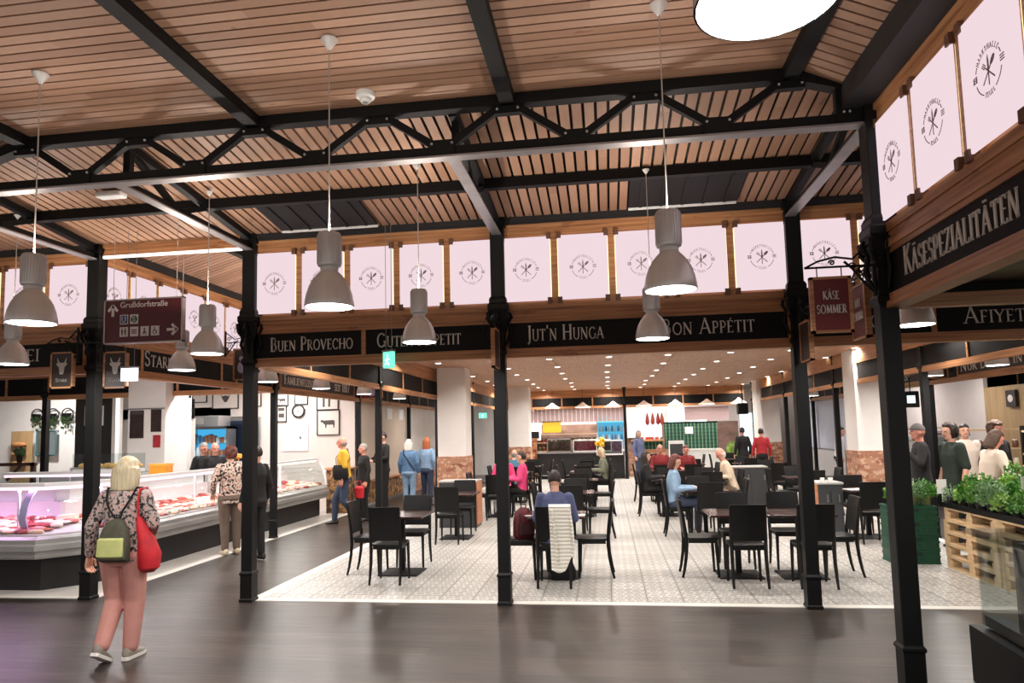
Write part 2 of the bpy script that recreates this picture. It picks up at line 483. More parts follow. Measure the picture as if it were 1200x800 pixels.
def stroke(mb, pts, w, y, d):
    for (ax, az), (bx, bz) in zip(pts, pts[1:]):
        dx, dz = bx-ax, bz-az; L = math.hypot(dx, dz)
        if L < 1e-6: continue
        ex = 0.0 if len(pts) == 2 else w*.18
        dx /= L; dz /= L; nx, nz = -dz*w/2, dx*w/2
        a = (ax-dx*ex, az-dz*ex); b = (bx+dx*ex, bz+dz*ex)
        mb.prism([(a[0]+nx,a[1]+nz),(a[0]-nx,a[1]-nz),(b[0]-nx,b[1]-nz),(b[0]+nx,b[1]+nz)], y, y+d)

def font_text(name, body, size, material, parent, M, align='CENTER', extrude=.002):
    cu = bpy.data.curves.new(name, 'FONT'); cu.body = body; cu.size = size; cu.align_x = align; cu.extrude = extrude
    cu.materials.append(material)
    tmp = bpy.data.objects.new('tmp', cu); COL.objects.link(tmp)
    dg = bpy.context.evaluated_depsgraph_get(); dg.update()
    me = bpy.data.meshes.new_from_object(tmp.evaluated_get(dg)); bpy.data.objects.remove(tmp); bpy.data.curves.remove(cu)
    o = obj(name, me, parent); o.matrix_local = M
    return o
def upright(x, y, z, rz=0):
    return Matrix.Translation((x, y, z)) @ Matrix.Rotation(rz, 4, 'Z') @ Matrix.Rotation(PI/2, 4, 'X')
# ------------------------------------------------------------------ grid of the market hall (metres)
XL, XA, X1, X2, XB, XR = -5.92, -3.97, -1.11, 1.95, 5.0, 6.95
YF, YN = 7.41, 5.14
ROWS = [7.41, 11.9, 16.25, 20.6, 25.0]
YBACK = 26.6
ZI = 3.28                       # ceiling over the seating
def RZ(o, rz): return Matrix.Translation(V(o)) @ Matrix.Rotation(rz, 4, 'Z')

# ------------------------------------------------------------------ floor
def struct(name, mb, mats, **k):
    return tag(mb.build(name, mats, **k), kind='structure')
m = MB(); m.add([(-18,-4,0),(16,-4,0),(16,34,0),(-18,34,0)], [(0,1,2,3)])
struct('floor', m, FLOORM, recalc=False)
STRIP = mat('w_white_border_strip', (222,218,210), .4, 0, .05, (4,4,4))
m = MB(); m.box(XA+.1, XB-.1, YF+.12, YBACK, -.02, .004)
struct('floor_tiles', m, TILE)
m = MB()
m.box(XA-.02, XB+.02, YF, YF+.12, -.02, .006); m.box(XA-.02, XA+.1, YF+.12, YBACK, -.02, .006); m.box(XB-.1, XB+.02, YF+.12, YBACK, -.02, .006)
struct('trim_1', m, STRIP)
m = MB()
m.box(XL-.06, XL+.07, YF+.1, 16.2, -.02, .006); m.box(-10.5, XL+.07, YF, YF+.1, -.02, .006)
struct('trim_2', m, STRIP)
m = MB(); m.box(-10.5, XL-.06, YF+.1, 16.2, -.02, .003)
struct('floor_stall', m, mat('w_pale_stall_floor', (200,196,190), .4, 0, .06, (3,3,3)))

# ------------------------------------------------------------------ ceilings made of separate boards
def boards_x(mb, x0, x1, y0, y1, z, pitch=.094, fill=.079):
    n0 = math.floor(y0/pitch); n1 = math.ceil(y1/pitch)
    for i in range(n0, n1):
        a, b = i*pitch+.01, i*pitch+.01+fill
        if a < y0: a = y0
        if b > y1: b = y1
        if b-a > .01: mb.box(x0, x1, a, b, z, z+.02)
def slope_boards(mb, axis, q0, q1, lo, hi, zlo, zhi, cutlo=None, pitch=None, fill=None):
    """boards running down a slope; axis 'y': boards run along y from lo (zlo) to hi (zhi), spaced along x"""
    pitch = .1 if axis == 'y' else .094; fill = .076
    n0 = math.floor(q0/pitch); n1 = math.ceil(q1/pitch)
    for i in range(n0, n1):
        a, b = max(q0, i*pitch+.01), min(q1, i*pitch+.01+fill)
        if b-a < .01: continue
        l0 = lo if cutlo is None else cutlo((a+b)/2)
        if l0 is None: continue
        z0 = zlo + (zhi-zlo)*(l0-lo)/(hi-lo)
        if axis == 'y': p = [(a,l0,z0),(b,l0,z0),(b,hi,zhi),(a,hi,zhi)]
        else: p = [(l0,a,z0),(l0,b,z0),(hi,b,zhi),(hi,a,zhi)]
        mb.add(p+[(x,y,z+.02) for x,y,z in p], [(0,1,2,3),(7,6,5,4),(0,4,5,1),(1,5,6,2),(2,6,7,3),(3,7,4,0)])
VOID = mat('dark_ceiling_void', (34,22,16), .9)
ZT, ZE = 4.37, 4.1
XT0, XT1 = -4.8, 1.4
m = MB(); boards_x(m, XT0, XT1, -3.5, YN, ZT); struct('ceiling_main', m, WOODX)
m = MB(); slope_boards(m, 'y', -10.5, 6.6, YN, 7.36, ZT, ZE); struct('ceiling_far_slope', m, WOODY)
m = MB(); slope_boards(m, 'x', -3.5, YN, XT1, 1.98, ZT, ZE); struct('ceiling_right_slope', m, WOODX)
m = MB(); slope_boards(m, 'x', -3.5, YN, XT0, -5.95, ZT, ZE); struct('ceiling_left_slope', m, WOODX)
m = MB(); boards_x(m, -10.5, -5.95, -3.5, YN, ZT); struct('ceiling_left', m, WOODX)
m = MB(); q = .035
m.add([(XT0,-3.5,ZT+q),(XT1,-3.5,ZT+q),(XT1,YN,ZT+q),(XT0,YN,ZT+q)], [(0,1,2,3)])
m.add([(-10.5,YN,ZT+q),(6.6,YN,ZT+q),(6.6,7.5,ZE+q),(-10.5,7.5,ZE+q)], [(0,1,2,3)])
m.add([(XT1,-3.5,ZT+q),(1.99,-3.5,ZE+q),(1.99,YN,ZE+q),(XT1,YN,ZT+q)], [(0,1,2,3)])
m.add([(XT0,-3.5,ZT+q),(-5.95,-3.5,ZE+q),(-5.95,YN,ZE+q),(XT0,YN,ZT+q)], [(0,1,2,3)])
m.add([(-10.5,-3.5,ZT+q),(-5.95,-3.5,ZT+q),(-5.95,YN,ZT+q),(-10.5,YN,ZT+q)], [(0,1,2,3)])
struct('ceiling_void', m, VOID, recalc=False)
m = MB(); m.box(-10.6, 6.7, -3.6, 7.5, ZT+.1, ZT+.15); m.box(1.99, 2.04, -3.5, YN, 4.1, ZT+.12); struct('ceiling_cover', m, VOID)
# ceilings of the two aisles that run away from the camera
m = MB(); slope_boards(m, 'x', 7.45, 26, -5.0, XL-.02, ZT, ZE); slope_boards(m, 'x', 7.45, 26, -4.9, XA+.02, ZT, ZE); m.box(-5.0, -4.9, 7.45, 26, ZT, ZT+.03)
struct('ceiling_aisle_left', m, WOODX)
m = MB()
for a, b, c in ((XL-.02,-5.0,-1),(-4.9,XA+.02,1),(XB,5.95,-1),(6.0,XR,1)):
    za, zb_ = (ZE, ZT) if c < 0 else (ZT, ZE)
    m.add([(a,7.45,za+q),(b,7.45,zb_+q),(b,26,zb_+q),(a,26,za+q)], [(0,1,2,3)])
m.box(5.9,6.05,7.45,26,ZT+.04,ZT+.06)
struct('ceiling_aisle_void', m, VOID, recalc=False)
m = MB(); slope_boards(m, 'x', 7.45, 26, 6.0, XR, ZT, ZE); slope_boards(m, 'x', 7.45, 26, 5.95, XB, ZT, ZE); struct('ceiling_aisle_right', m, WOODX)
# flat panel ceiling above the seating
def panel_ceiling():
    t = NT('tan_panel_ceiling', .5); p = t.pos(); s = t.sep(p)
    g = t.noise(t.map(p, (18, 1.6, 3)), 1, 5)
    c = t.ramp(g, [(.3, (186,142,112)), (.7, (208,166,136))])
    j = t.math('MAXIMUM', t.math('LESS_THAN', t.math('FRACT', t.math('DIVIDE', t.math('ADD', s[0], 1.1), 2.5)), .01), t.math('LESS_THAN', t.math('FRACT', t.math('DIVIDE', s[1], 2.4)), .01))
    c = t.mix(t.math('MULTIPLY', j, .6), c, (110,72,50)); t.color(c); return t.m
m = MB(); m.box(XA, XB, YF+.05, YBACK+.3, ZI, ZI+.05); struct('ceiling_seating', m, panel_ceiling())
m = MB(); m.box(-16, XL-.05, YF+.05, 30, ZI, ZI+.05); m.box(XR+.05, 14, YF, 30, ZI, ZI+.05); m.box(-5.9, 6.9, 27.0, 33, ZI, ZI+.05); struct('ceiling_stalls', m, mat('w_stall_ceiling', (150,138,128), .8))
# outer walls
m = MB(); m.box(-16, 14, 33, 33.2, 0, 4.6); struct('wall_back', m, PINKWALL)
m = MB(); m.box(-16.2, -16, -4, 33, 0, 4.6); struct('wall_left', m, WHITEWALL)
m = MB(); m.box(14, 14.2, -4, 33, 0, 4.6); struct('wall_right', m, BEIGE)

# ------------------------------------------------------------------ cast-iron posts
def iron_post(name, label, x, y, ztop, main=True, rz=0):
    t = thing(name, label, 'post', (x, y, 0), rz, None)
    w = .0885 if main else .072
    m = MB(); m.lathe([(w, .3), (w, 2.62)], 4, rot=PI/4)
    m.build('shaft', IRON, t, bevel=.006)
    m = MB(); m.lathe([(w*1.2, 0), (w*1.2, .03), (w*1.07, .04), (w*1.07, .285), (w*1.2, .295), (w*1.2, .312), (w, .33)], 4, rot=PI/4)
    m.build('plinth', IRON, t)
    if main:
        m = MB(); m.lathe([(w*1.0,2.6),(w*1.25,2.63),(w*1.25,2.66),(w*.95,2.69),(w*.95,2.86),(w*1.2,2.9),(w*1.05,2.94),(w*1.3,3.0),(w*1.5,3.06),(w*1.75,3.1),(w*1.75,3.15),(w*1.5,3.17),(w*1.5,3.21),(w*1.28,3.24)], 4, rot=PI/4)
        for k in range(4):
            a = k*PI/2; d = V((math.cos(a), math.sin(a), 0))
            m.path([d*.07+V((0,0,2.72)), d*.12+V((0,0,2.84)), d*.1+V((0,0,2.96)), d*.135+V((0,0,3.02)), d*.12+V((0,0,3.07))], [.012,.02,.014,.022,.012], 6)
            a += PI/4; d = V((math.cos(a), math.sin(a), 0))
            m.path([d*.09+V((0,0,2.9)), d*.14+V((0,0,2.98)), d*.15+V((0,0,3.06)), d*.12+V((0,0,3.08))], [.012,.02,.022,.012], 6)
        m.build('capital', IRON, t)
        m = MB(); m.box(-.075,.075,-.075,.075,3.22,ztop); m.box(-.095,.095,-.095,.095,ztop-.1,ztop)
        m.build('upper_post', IRON, t, bevel=.004)
    else:
        m = MB(); m.lathe([(w,2.62),(w*1.4,2.65),(w*1.4,2.7),(w*.85,2.74),(w*.85,ztop-.1),(w*1.4,ztop-.04),(w*1.4,ztop)], 4, rot=PI/4)
        m.build('capital', IRON, t)
    return t
iron_post('iron_post', 'black iron corner post right in front of the butcher counter, steer signs on it', XL, YF, 4.1)
iron_post('iron_post', 'black iron post at the left end of the Buen Provecho sign', XA, YF, 4.1)
iron_post('iron_post', 'black iron post between the Guten Appetit and Jut\'n Hunga signs', X1, YF, 4.1)
iron_post('iron_post', 'black iron post at the right end of the Bon Appetit sign', X2, YF, 4.1)
iron_post('iron_post', 'nearest black iron post, under the truss end and beside the cheese shop sign', X2, YN, 4.2)
iron_post('iron_post', 'black iron post right of the Afiyet Olsun sign', XB, YF, 4.1)
ordn = ['first', 'second', 'third', 'fourth']
for k, y in enumerate(ROWS[1:]):
    iron_post('iron_post', f'slim black post on the butcher side of the left aisle, {ordn[k]} behind the corner', XL, y, 4.08, False)
    iron_post('iron_post', f'slim black post on the left edge of the seating, {ordn[k]} behind the front', XA, y, 3.3, False)
    iron_post('iron_post', f'slim black post on the right edge of the seating, {ordn[k]} behind the front', XB, y, 3.3, False)
    iron_post('iron_post', f'slim black post right of the right aisle, {ordn[k]} from the front', XR, y, 4.08, False)
iron_post('iron_post', 'slim black iron post in the middle of the back counters', .66, 25.6, 3.28, False)
iron_post('iron_post', 'slim black iron post in front of the white wall behind the meat counter', -10.5, 11.9, 3.28, False)

# ------------------------------------------------------------------ white columns with brick feet
def white_column(x, y, w, lab):
    t = thing('brick_foot_column', lab, 'column', (x, y, 0))
    m = MB(); m.box(-w/2, w/2, -w/2, w/2, 1.24, ZI); m.build('shaft', WHITEWALL, t, bevel=.01)
    m = MB(); h = w/2+.02; m.box(-h, h, -h, h, 0, 1.25); m.build('brick_foot', BRICK, t)
white_column(-3.5, 16.0, .66, 'white square column with brick foot left of the seating behind the standing women')
white_column(5.25, 15.1, .68, 'white square column with brick foot right of the seating beside the nearest post')
white_column(-2.95, 24.0, .7, 'distant white column with brick foot beside the drinks counter')
white_column(5.2, 24.0, .7, 'distant white column with brick foot beside the person in the red jacket')

# ------------------------------------------------------------------ backlit logo panels
def logo_mesh():
    m = MB(); R_ = .118
    def arcs(a0, a1, n=12, w=.005):
        stroke(m, arc(0, 0, R_, R_, a0, a1, n), w, -.002, .002)
    arcs(163, 148, 3); arcs(32, 17, 3); arcs(197, 242, 8); arcs(298, 343, 8)
    def around(txt, a0, a1, h, top=True):
        for i, ch in enumerate(txt):
            a = math.radians(a0 + (a1-a0)*i/(len(txt)-1))
            adv, st = G[ch]
            rot = a - PI/2 if top else a + PI/2
            cx, cz = R_*math.cos(a), R_*math.sin(a)
            for pts, w in st:
                q = []
                for px, pz in pts:
                    lx, lz = (px-adv/2)*h*.8, (pz-.5)*h
                    q.append((cx + lx*math.cos(rot) - lz*math.sin(rot), cz + lx*math.sin(rot) + lz*math.cos(rot)))
                stroke(m, q, max(w*h*.9, .0022), -.002, .002)
    around('MARKTHALLE', 141, 39, .026); around('TEGEL', 252, 288, .024, False)
    # knife, fork and spoon
    stroke(m, [(0,-.075),(0,.02)], .007, -.002, .002); m.prism([(-.006,.0),(.008,.0),(.006,.05),(0,.082),(-.006,.06)], -.002, 0)
    stroke(m, [(.052,-.056),(-.03,.026)], .007, -.002, .002)
    for d in (-.009, 0, .009): stroke(m, [(-.028+d*.7,.024+d*.7),(-.05+d*.7,.046+d*.7)], .0045, -.002, .002)
    stroke(m, [(-.052,-.056),(.03,.026)], .007, -.002, .002)
    m.prism([(.04+.027*math.cos(a)*.72-.013*math.sin(a)*.72, .037+.027*math.cos(a)*.72+.013*math.sin(a)*.72) for a in [2*PI*k/12 for k in range(12)]], -.002, 0)
    for s in (-1, 1):
        for dz in (-.013, .0, .013):
            stroke(m, [(s*.122-.018, dz+.004),(s*.122+.018, dz+.004)], .006, -.002, .002)
        if s < 0: stroke(m, [(-.136,-.014),(-.136,.02)], .006, -.002, .002); stroke(m, [(-.112,-.014),(-.112,.02)], .006, -.002, .002)
    return m.mesh('logo', LOGOM)
LOGO = logo_mesh()
CLIPM = mat('brown_panel_clip', (112,78,58), .5)
PH = .70; PZ = 3.185
_pc = {}
def backlit_panel(label, group, o, rz, w):
    k = round(w, 2)
    if k not in _pc:
        m = MB(); m.box(-w/2, w/2, -.045, -.03, 0, PH); a = m.mesh('panel', PANELM)
        m = MB(); m.box(-.02, .02, -.018, -.004, .0, PH); b = m.mesh('led_strip', LEDW)
        m = MB(); m.box(-.024, .024, -.058, 0, -.035, .03); c = m.mesh('clip', CLIPM)
        _pc[k] = (a, b, c)
    a, b, c = _pc[k]
    t = thing('backlit_panel', label, 'light panel', o, rz, group)
    p = obj('panel', a, t)
    l = obj('logo', LOGO, t); l.location = (0, -.0455, PH*.49)
    for s in (-1, 1):
        q = obj('led_strip', b, t); q.location = (s*(w/2+.01), 0, 0)
        for z in (.0, PH+.005):
            q = obj('clip', c, t); q.location = (s*(w/2-.012), 0, z)
    return t

# ------------------------------------------------------------------ timber facades: gutter, beam, panels, sign boards
_trim = [2]
def trim_name():
    _trim[0] += 1; return f'trim_{_trim[0]}'
def facade(o, rz, L, npan, boards, plabel, pgroup, gut=.1, skip=()):
    T = RZ(o, rz); m = MB(T); p = L/npan
    m.box(0, L, -.07-(.17 if gut > .15 else 0), .08, 4.03, 4.03+gut, 1); m.box(0, L, -.1, -.07, 4.05, 4.03+gut, 1)
    m.box(0, L, -.03, .09, 3.9, 4.03); m.box(0, L, -.05, 0, 3.985, 4.03)
    for i in range(npan+1):
        s = i*p; m.box(max(0, s-.035), min(L, s+.035), -.025, .06, 3.15, 3.93)
    m.box(0, L, .05, .09, 3.1, 3.93)
    m.box(0, L, -.035, .09, 3.1, 3.165); m.box(0, L, -.02, .09, 3.04, 3.1); m.box(0, L, -.04, .09, 2.99, 3.045)
    m.box(0, L, -.025, .06, 2.955, 2.99); m.box(0, L, -.03, .06, 2.625, 2.68); m.box(0, L, -.05, .07, 2.58, 2.625)
    cuts = [0.0] + [b[1] for b in boards]
    for c in cuts: m.box(max(0, c-.025), min(L, c+.025), -.028, .05, 2.66, 2.97)
    m.box(0, L, .03, .05, 2.66, 2.97)
    tag(m.build(trim_name(), [PINE, GUTTER]), kind='structure')
    for i in range(npan):
        if i in skip: continue
        backlit_panel(plabel(i, npan), pgroup, T @ V(((i+.5)*p, 0, PZ)), rz, p-.085)
    for a, b, txt, lab in boards:
        t = thing('sign_board', lab, 'sign', T @ V(((a+b)/2, 0, 2.67)), rz)
        w = (b-a)/2-.025
        mm = MB(); mm.box(-w, w, -.012, .028, .012, .288); mm.build('board', DARKBOARD, t)
        if txt:
            text, h, x0, wd = txt
            letter_words(text, x0-(b-a)/2, .085, h, -.02, .009, wd, LETTER, t)
nth = ['first', 'second', 'third', 'fourth', 'fifth', 'sixth', 'seventh', 'eighth', 'ninth', 'tenth']
facade((XA, YF+.03, 0), 0, X1-XA, 5,
    [(.03, 1.33, ('Buen Provecho', .155, .2, .98), 'black sign board lettered Buen Provecho'), (1.33, X1-XA-.07, ('Guten Appetit', .155, .15, .96), 'black sign board lettered Guten Appetit behind a pendant lamp')],
    lambda i, n: f'glowing logo panel above the Buen Provecho and Guten Appetit signs, {nth[i]} from the left', 'glowing logo panels')
facade((X1, YF+.03, 0), 0, X2-X1, 5,
    [(.08, 3.0, None, 'long black sign board lettered Jut\'n Hunga and Bon Appetit')],
    lambda i, n: f'glowing logo panel above the Jut\'n Hunga and Bon Appetit sign, {nth[i]} from the left', 'glowing logo panels')
_b = [o for o in bpy.data.objects if o.get('label', '').startswith('long black sign')][0]
letter_words("Jut'n Hunga", .3-1.54, .085, .165, -.02, .009, .82, LETTER, _b); letter_words('Bon Appétit', 1.72-1.54, .09, .165, -.02, .009, .94, LETTER, _b)
facade((X2, YF+.03, 0), 0, XB-X2, 5,
    [(.08, 1.3, ('Enjoy your Meal', .155, .2, .98), 'black sign board lettered Enjoy your Meal behind the nearest post'), (1.3, 2.98, ('Afiyet Olsun', .165, .28, 1.2), 'black sign board lettered Afiyet Olsun')],
    lambda i, n: f'glowing logo panel above the Meal and Afiyet signs, {nth[i]} from the left', 'glowing logo panels')
facade((XL-.03, YF, 0), PI/2, 4.49, 8,
    [(.05, .85, None, 'blank black board between the post and the Stark sign'), (.85, 2.75, ('Stark', .2, .06, .62), 'black sign board lettered Stark above the butcher'), (2.75, 3.2, None, 'small blank black board right of the Stark sign'), (3.2, 4.45, None, 'black board behind the chicken sign in the left aisle')],
    lambda i, n: f'glowing logo panel on the butcher front above the Stark sign, {nth[i]} from the corner post', 'glowing logo panels')
facade((XL-3.66, YF+.03, 0), 0, 3.6, 6,
    [(.05, 3.52, ('Fleischerei', .19, 1.5, 1.38), 'black sign board ending in the letters ei, left of the corner post')],
    lambda i, n: f'glowing logo panel above the Fleischerei sign, {nth[n-1-i]} to the left of the corner post', 'glowing logo panels', skip=(0, 1))
facade((X2+.03, YN, 0), -PI/2, 3.6, 6,
    [(.05, 3.55, ('Käsespezialitäten', .19, .26, 1.3), 'large black sign board lettered Käsespezialitäten at the right')],
    lambda i, n: f'large glowing logo panel above the cheese sign, {nth[i]} from the post', 'glowing logo panels', gut=.22)

# plain dark bands round the backs of the blocks
def band(o, rz, L, nb, top=3.02, texts=()):
    T = RZ(o, rz); m = MB(T)
    m.box(0, L, -.045, .045, 2.99, 3.08); m.box(0, L, -.045, .045, 2.58, 2.67)
    for i in range(nb+1):
        s = i*L/nb; m.box(max(0, s-.022), min(L, s+.022), -.035, .035, 2.67, 2.99)
    m.box(0, L, -.02, .02, 2.66, 3.0, 1)
    m.box(0, L, -.04, .04, 3.08, ZI+.05)
    return tag(m.build(trim_name(), [PINE, DARKBOARD]), kind='structure'), T
band((XA, YF+.1, 0), PI/2, ROWS[1]-YF-.1, 3)
for k in range(1, 4): band((XA, ROWS[k], 0), PI/2, ROWS[k+1]-ROWS[k], 3); band((XB, ROWS[k+1], 0), -PI/2, ROWS[k+1]-ROWS[k], 3)
band((XB, ROWS[1], 0), -PI/2, ROWS[1]-YF-.1, 3)
band((XA, YBACK, 0), 0, .66-XA, 4); band((.66, YBACK, 0), 0, XB-.66, 4)
for k in range(2, 4): band((XL, ROWS[k], 0), PI/2, ROWS[k+1]-ROWS[k], 4)
band((XL, ROWS[1], 0), PI/2, ROWS[2]-ROWS[1], 1); band((XR, ROWS[1], 0), -PI/2, ROWS[1]-YF, 3)
for k in range(1, 4): band((XR, ROWS[k+1], 0), -PI/2, ROWS[k+1]-ROWS[k], 3)
band((-14, 11.9, 0), 0, 14+XL-.1, 9); band((10.5, 26, 0), -PI/2, 16, 10)
band((X2+.1, YN-.02, 0), 0, 3.4, 3); band((XR+.1, YF+.2, 0), 0, 6, 5)
def hung_sign(lab, o, rz, w, text, h, x0, wd, extra=None):
    t = thing('sign_board', lab, 'sign', o, rz)
    m = MB(); m.box(0, w, -.03, -.012, 0, .3); m.build('board', BROWNBOARD, t)
    m = MB()
    for a, b, c, d in ((0, w, -.01, .03), (0, w, .28, .32), (-.02, .02, 0, .3), (w-.02, w+.02, 0, .3)): m.box(a, b, -.04, -.005, c, d)
    m.build('frame', PINE, t)
    for tx, hh, xx, ww in text: letter_words(tx, xx, .09, hh, -.039, .009, ww, LETTER, t)
hung_sign('dark brown sign lettered Familienfleischerei seit 1887', (XL+.05, 11.98, 2.665), PI/2, 3.75, [('Familienfleischerei', .19, .15, 1.75), ('seit 1887', .19, 2.55, .9)], 0, 0, 0)
hung_sign('dark brown sign lettered Nur direkt in Qualität at the right', (XR-.05, 14.85, 2.665), -PI/2, 4.6, [('Nur direkt in Qualität', .2, .12, 3.6)], 0, 0, 0)
hung_sign('small dark sign lettered Fast at the stalls on the right', (XR-.05, 18.1, 2.665), -PI/2, 1.6, [('Fast', .19, .45, .65)], 0, 0, 0)

# soffit of the cheese shop, and beams
m = MB(); m.box(X2+.09, 6.5, 1.4, YN-.08, 2.72, 2.76); m.box(X2+.06, 6.5, 1.4, YN-.1, 2.76, 2.8)
struct('ceiling_cheese_shop', m, mat('w_black_soffit', (26,28,29), .35))
m = MB(); m.box(XL+.08, XA-.08, YF-.02, YF+.1, 3.97, 4.12); m.box(XL+.08, XA-.08, YF-.05, YF-.02, 4.06, 4.12)
struct(trim_name(), m, PINE)
m = MB(); m.box(XL+.1, XA-.1, YF-.045, YF-.015, 3.935, 3.965)
tag(m.build('led_line', LEDC), 'white light line under the timber beam across the left aisle', 'light')

# ------------------------------------------------------------------ main truss
t = thing('roof_truss', 'wide black steel truss with bolted diagonals across the ceiling', 'truss', (0, YN, 0))
top = [XT0+k*(XT1-XT0)/6 for k in range(7)]; bot = [(top[k]+top[k+1])/2 for k in range(6)]
zt, zb = 4.31, 3.96
m = MB(); m.box(XT0, XT1, -.05, .05, zt-.03, zt+.05); m.bar((XT1,0,zt+.01),(X2-.06,0,4.17),.1,.08); m.bar((XT0,0,zt+.01),(XL+.02,0,3.98),.1,.08)
m.build('top_chord', STEEL, t)
m = MB(); m.box(XL, X2-.06, -.02, .02, zb-.04, zb+.04); m.box(XL, X2-.06, -.05, .05, zb-.055, zb-.04, 1)
m.build('bottom_chord', [STEEL, GREYMETAL], t)
BOLT = mat('bolt_heads', (190,190,192), .35, .8)
for k in range(6):
    for a in (top[k]+.06, top[k+1]-.06):
        sgn = 1 if a < bot[k] else -1
        m = MB(); m.bar((a,0,zt-.03),(bot[k]-sgn*.06,0,zb+.05),.05,.055); m.build('diagonal', STEEL, t)
    g = t; m = MB(); m.box(bot[k]-.1, bot[k]+.1, -.03, .03, zb-.03, zb+.09)
    for s in (-.08, .08): m.ball((bot[k]+s, -.034, zb+.06), .011, n=8, m=6, mi=1)
    m.build('gusset_plate', [STEEL, BOLT], t)
for k in range(7):
    m = MB(); m.box(top[k]-.1, top[k]+.1, -.03, .03, zt-.09, zt+.02)
    for s in (-.08, .08): m.ball((top[k]+s, -.034, zt-.055), .011, n=8, m=6, mi=1)
    m.build('gusset_plate', [STEEL, BOLT], t)
m = MB(); m.box(X2-.25, X2-.06, -.03, .03, zb-.03, 4.2)
for a, b in ((-.2, .05), (-.16, .05), (-.12, .16)): m.ball((X2+a, -.034, zb+b), .011, n=8, m=6, mi=1)
m.build('gusset_plate', [STEEL, BOLT], t)
# tie trusses in depth
for x, lab in ((XA, 'tie truss from the main truss to the post left of Buen Provecho'), (X1, 'tie truss from the main truss to the post left of Jut\'n Hunga'), (X2-.02, 'tie truss from the main truss to the post right of Bon Appetit'), (XL, 'tie truss above the corner post at the butcher')):
    t = thing('tie_truss', 'black steel ' + lab, 'truss', (x, YN, 0))
    m = MB(); m.box(-.05, .05, .05, YF-YN-.05, zb-.045, zb-.03, 1); m.box(-.02, .02, .05, YF-YN-.05, zb-.03, zb+.03); m.build('bottom_chord', [STEEL, GREYMETAL], t)
    m = MB(); m.bar((0, .05, 4.3), (0, YF-YN-.02, 4.06), .07, .07); m.build('top_chord', STEEL, t)
    m = MB(); m.bar((0, .16, zb), (0, .16, 4.3), .06, .06, up=(0,1,0)); m.build('hanger', STEEL, t)
    m = MB(); m.bar((0, .2, 4.26), (0, .85, zb), .05, .05); m.build('diagonal', STEEL, t)
    m = MB(); m.bar((0, .9, zb), (0, 1.35, 4.14), .05, .05); m.build('diagonal', STEEL, t)
# rafters and purlins under the boards
for x, lab in ((XT0, 'leftmost'), (top[2], 'second'), (top[4], 'third'), (XT1, 'rightmost')):
    m = MB(); m.box(x-.055, x+.055, -3.4, YN-.03, ZT-.09, ZT-.003)
    tag(m.build('rafter', STEEL), f'black steel rafter under the board ceiling towards the camera, {lab} of four', 'beam')
m = MB(); m.box(-10.4, 6.5, 6.42, 6.5, ZT-(6.46-YN)*.1216-.1, ZT-(6.46-YN)*.1216-.004)
tag(m.build('purlin', STEEL), 'long dark purlin under the sloping boards behind the truss', 'beam')
m = MB(); m.box(-5.0, -4.9, 7.5, 25.9, ZT-.08, ZT); tag(m.build('purlin', STEEL), 'dark ridge beam over the left aisle', 'beam')
# black heater panels between purlin and front
for x0, x1, lab in ((-3.5, -2.4, 'black ribbed heater panel in the ceiling above the Buen Provecho panels'), (.3, 1.38, 'black heater panel in the ceiling above the Bon Appetit panels')):
    t = thing('ceiling_heater', lab, 'heater', ((x0+x1)/2, 6.9, 0)); w = (x1-x0)/2
    zz = lambda y: ZT-(y-YN)*.1216-.02
    m = MB(); p = [(-w, -.34, zz(6.56)), (w, -.34, zz(6.56)), (w, .3, zz(7.2)), (-w, .3, zz(7.2))]
    m.add(p+[(a, b, c-.03) for a, b, c in p], [(3,2,1,0),(4,5,6,7),(0,1,5,4),(1,2,6,5),(2,3,7,6),(3,0,4,7)]); m.build('panel', BLACKPL, t)
    for k in range(5):
        xx = -w+.12+k*(2*w-.24)/4
        m = MB(); m.bar((xx, -.32, zz(6.58)-.035), (xx, .28, zz(7.18)-.035), .03, .012); m.build('rib', BLACKPL, t)
    m = MB(); m.bar((-w, .31, zz(7.21)-.03), (w, .31, zz(7.21)-.03), .035, .03); m.build('front_rail', WHITEP, t)
    if x0 > 0: m = MB(); m.bar((-w, -.35, zz(6.55)-.03), (w, -.35, zz(6.55)-.03), .03, .025); m.build('rear_rail', WHITEP, t)
# ------------------------------------------------------------------ pendant lamps
def lamp_meshes():
    d = {}
    m = MB(); m.lathe([(.0,.0),(.01,0),(.055,.062),(.055,.07),(0,.07)], 20, capb=False, capt=False); d['canopy'] = m.mesh('canopy', ALU, True)
    m = MB()
    pr = [(.05,.255),(.072,.262),(.074,.27),(.074,.46),(.066,.475),(.03,.48)]
    m.lathe(pr, 28); 
    for k in range(28):
        a = 2*PI*k/28; m.box(-.003,.003,.072,.077,.275,.455, T=Matrix.Rotation(a, 4, 'Z'))
    d['housing'] = m.mesh('housing', ALU2, True)
    m = MB(); m.lathe([(.05,.228),(.056,.232),(.056,.25),(.05,.258)], 20, capb=False, capt=False); d['neck'] = m.mesh('neck', WHITEP, True)
    m = MB(); out = [(.152,.0),(.154,.012),(.15,.04),(.141,.085),(.124,.135),(.098,.18),(.07,.212),(.05,.232)]
    m.lathe(out + [(.048,.226),(.066,.206),(.095,.175),(.119,.132),(.136,.083),(.145,.04),(.147,.0)], 32, capb=False, capt=False)
    d['shade'] = m.mesh('shade', ALU, True)
    m = MB(); m.lathe([(.0,.002),(.146,.004)], 32, capb=False, capt=False); d['diffuser'] = m.mesh('diffuser', LAMPGLOW)
    return d
LM = lamp_meshes()
UPL = 9.5  # strength of the upward lights added over the pendants
_cab = {}
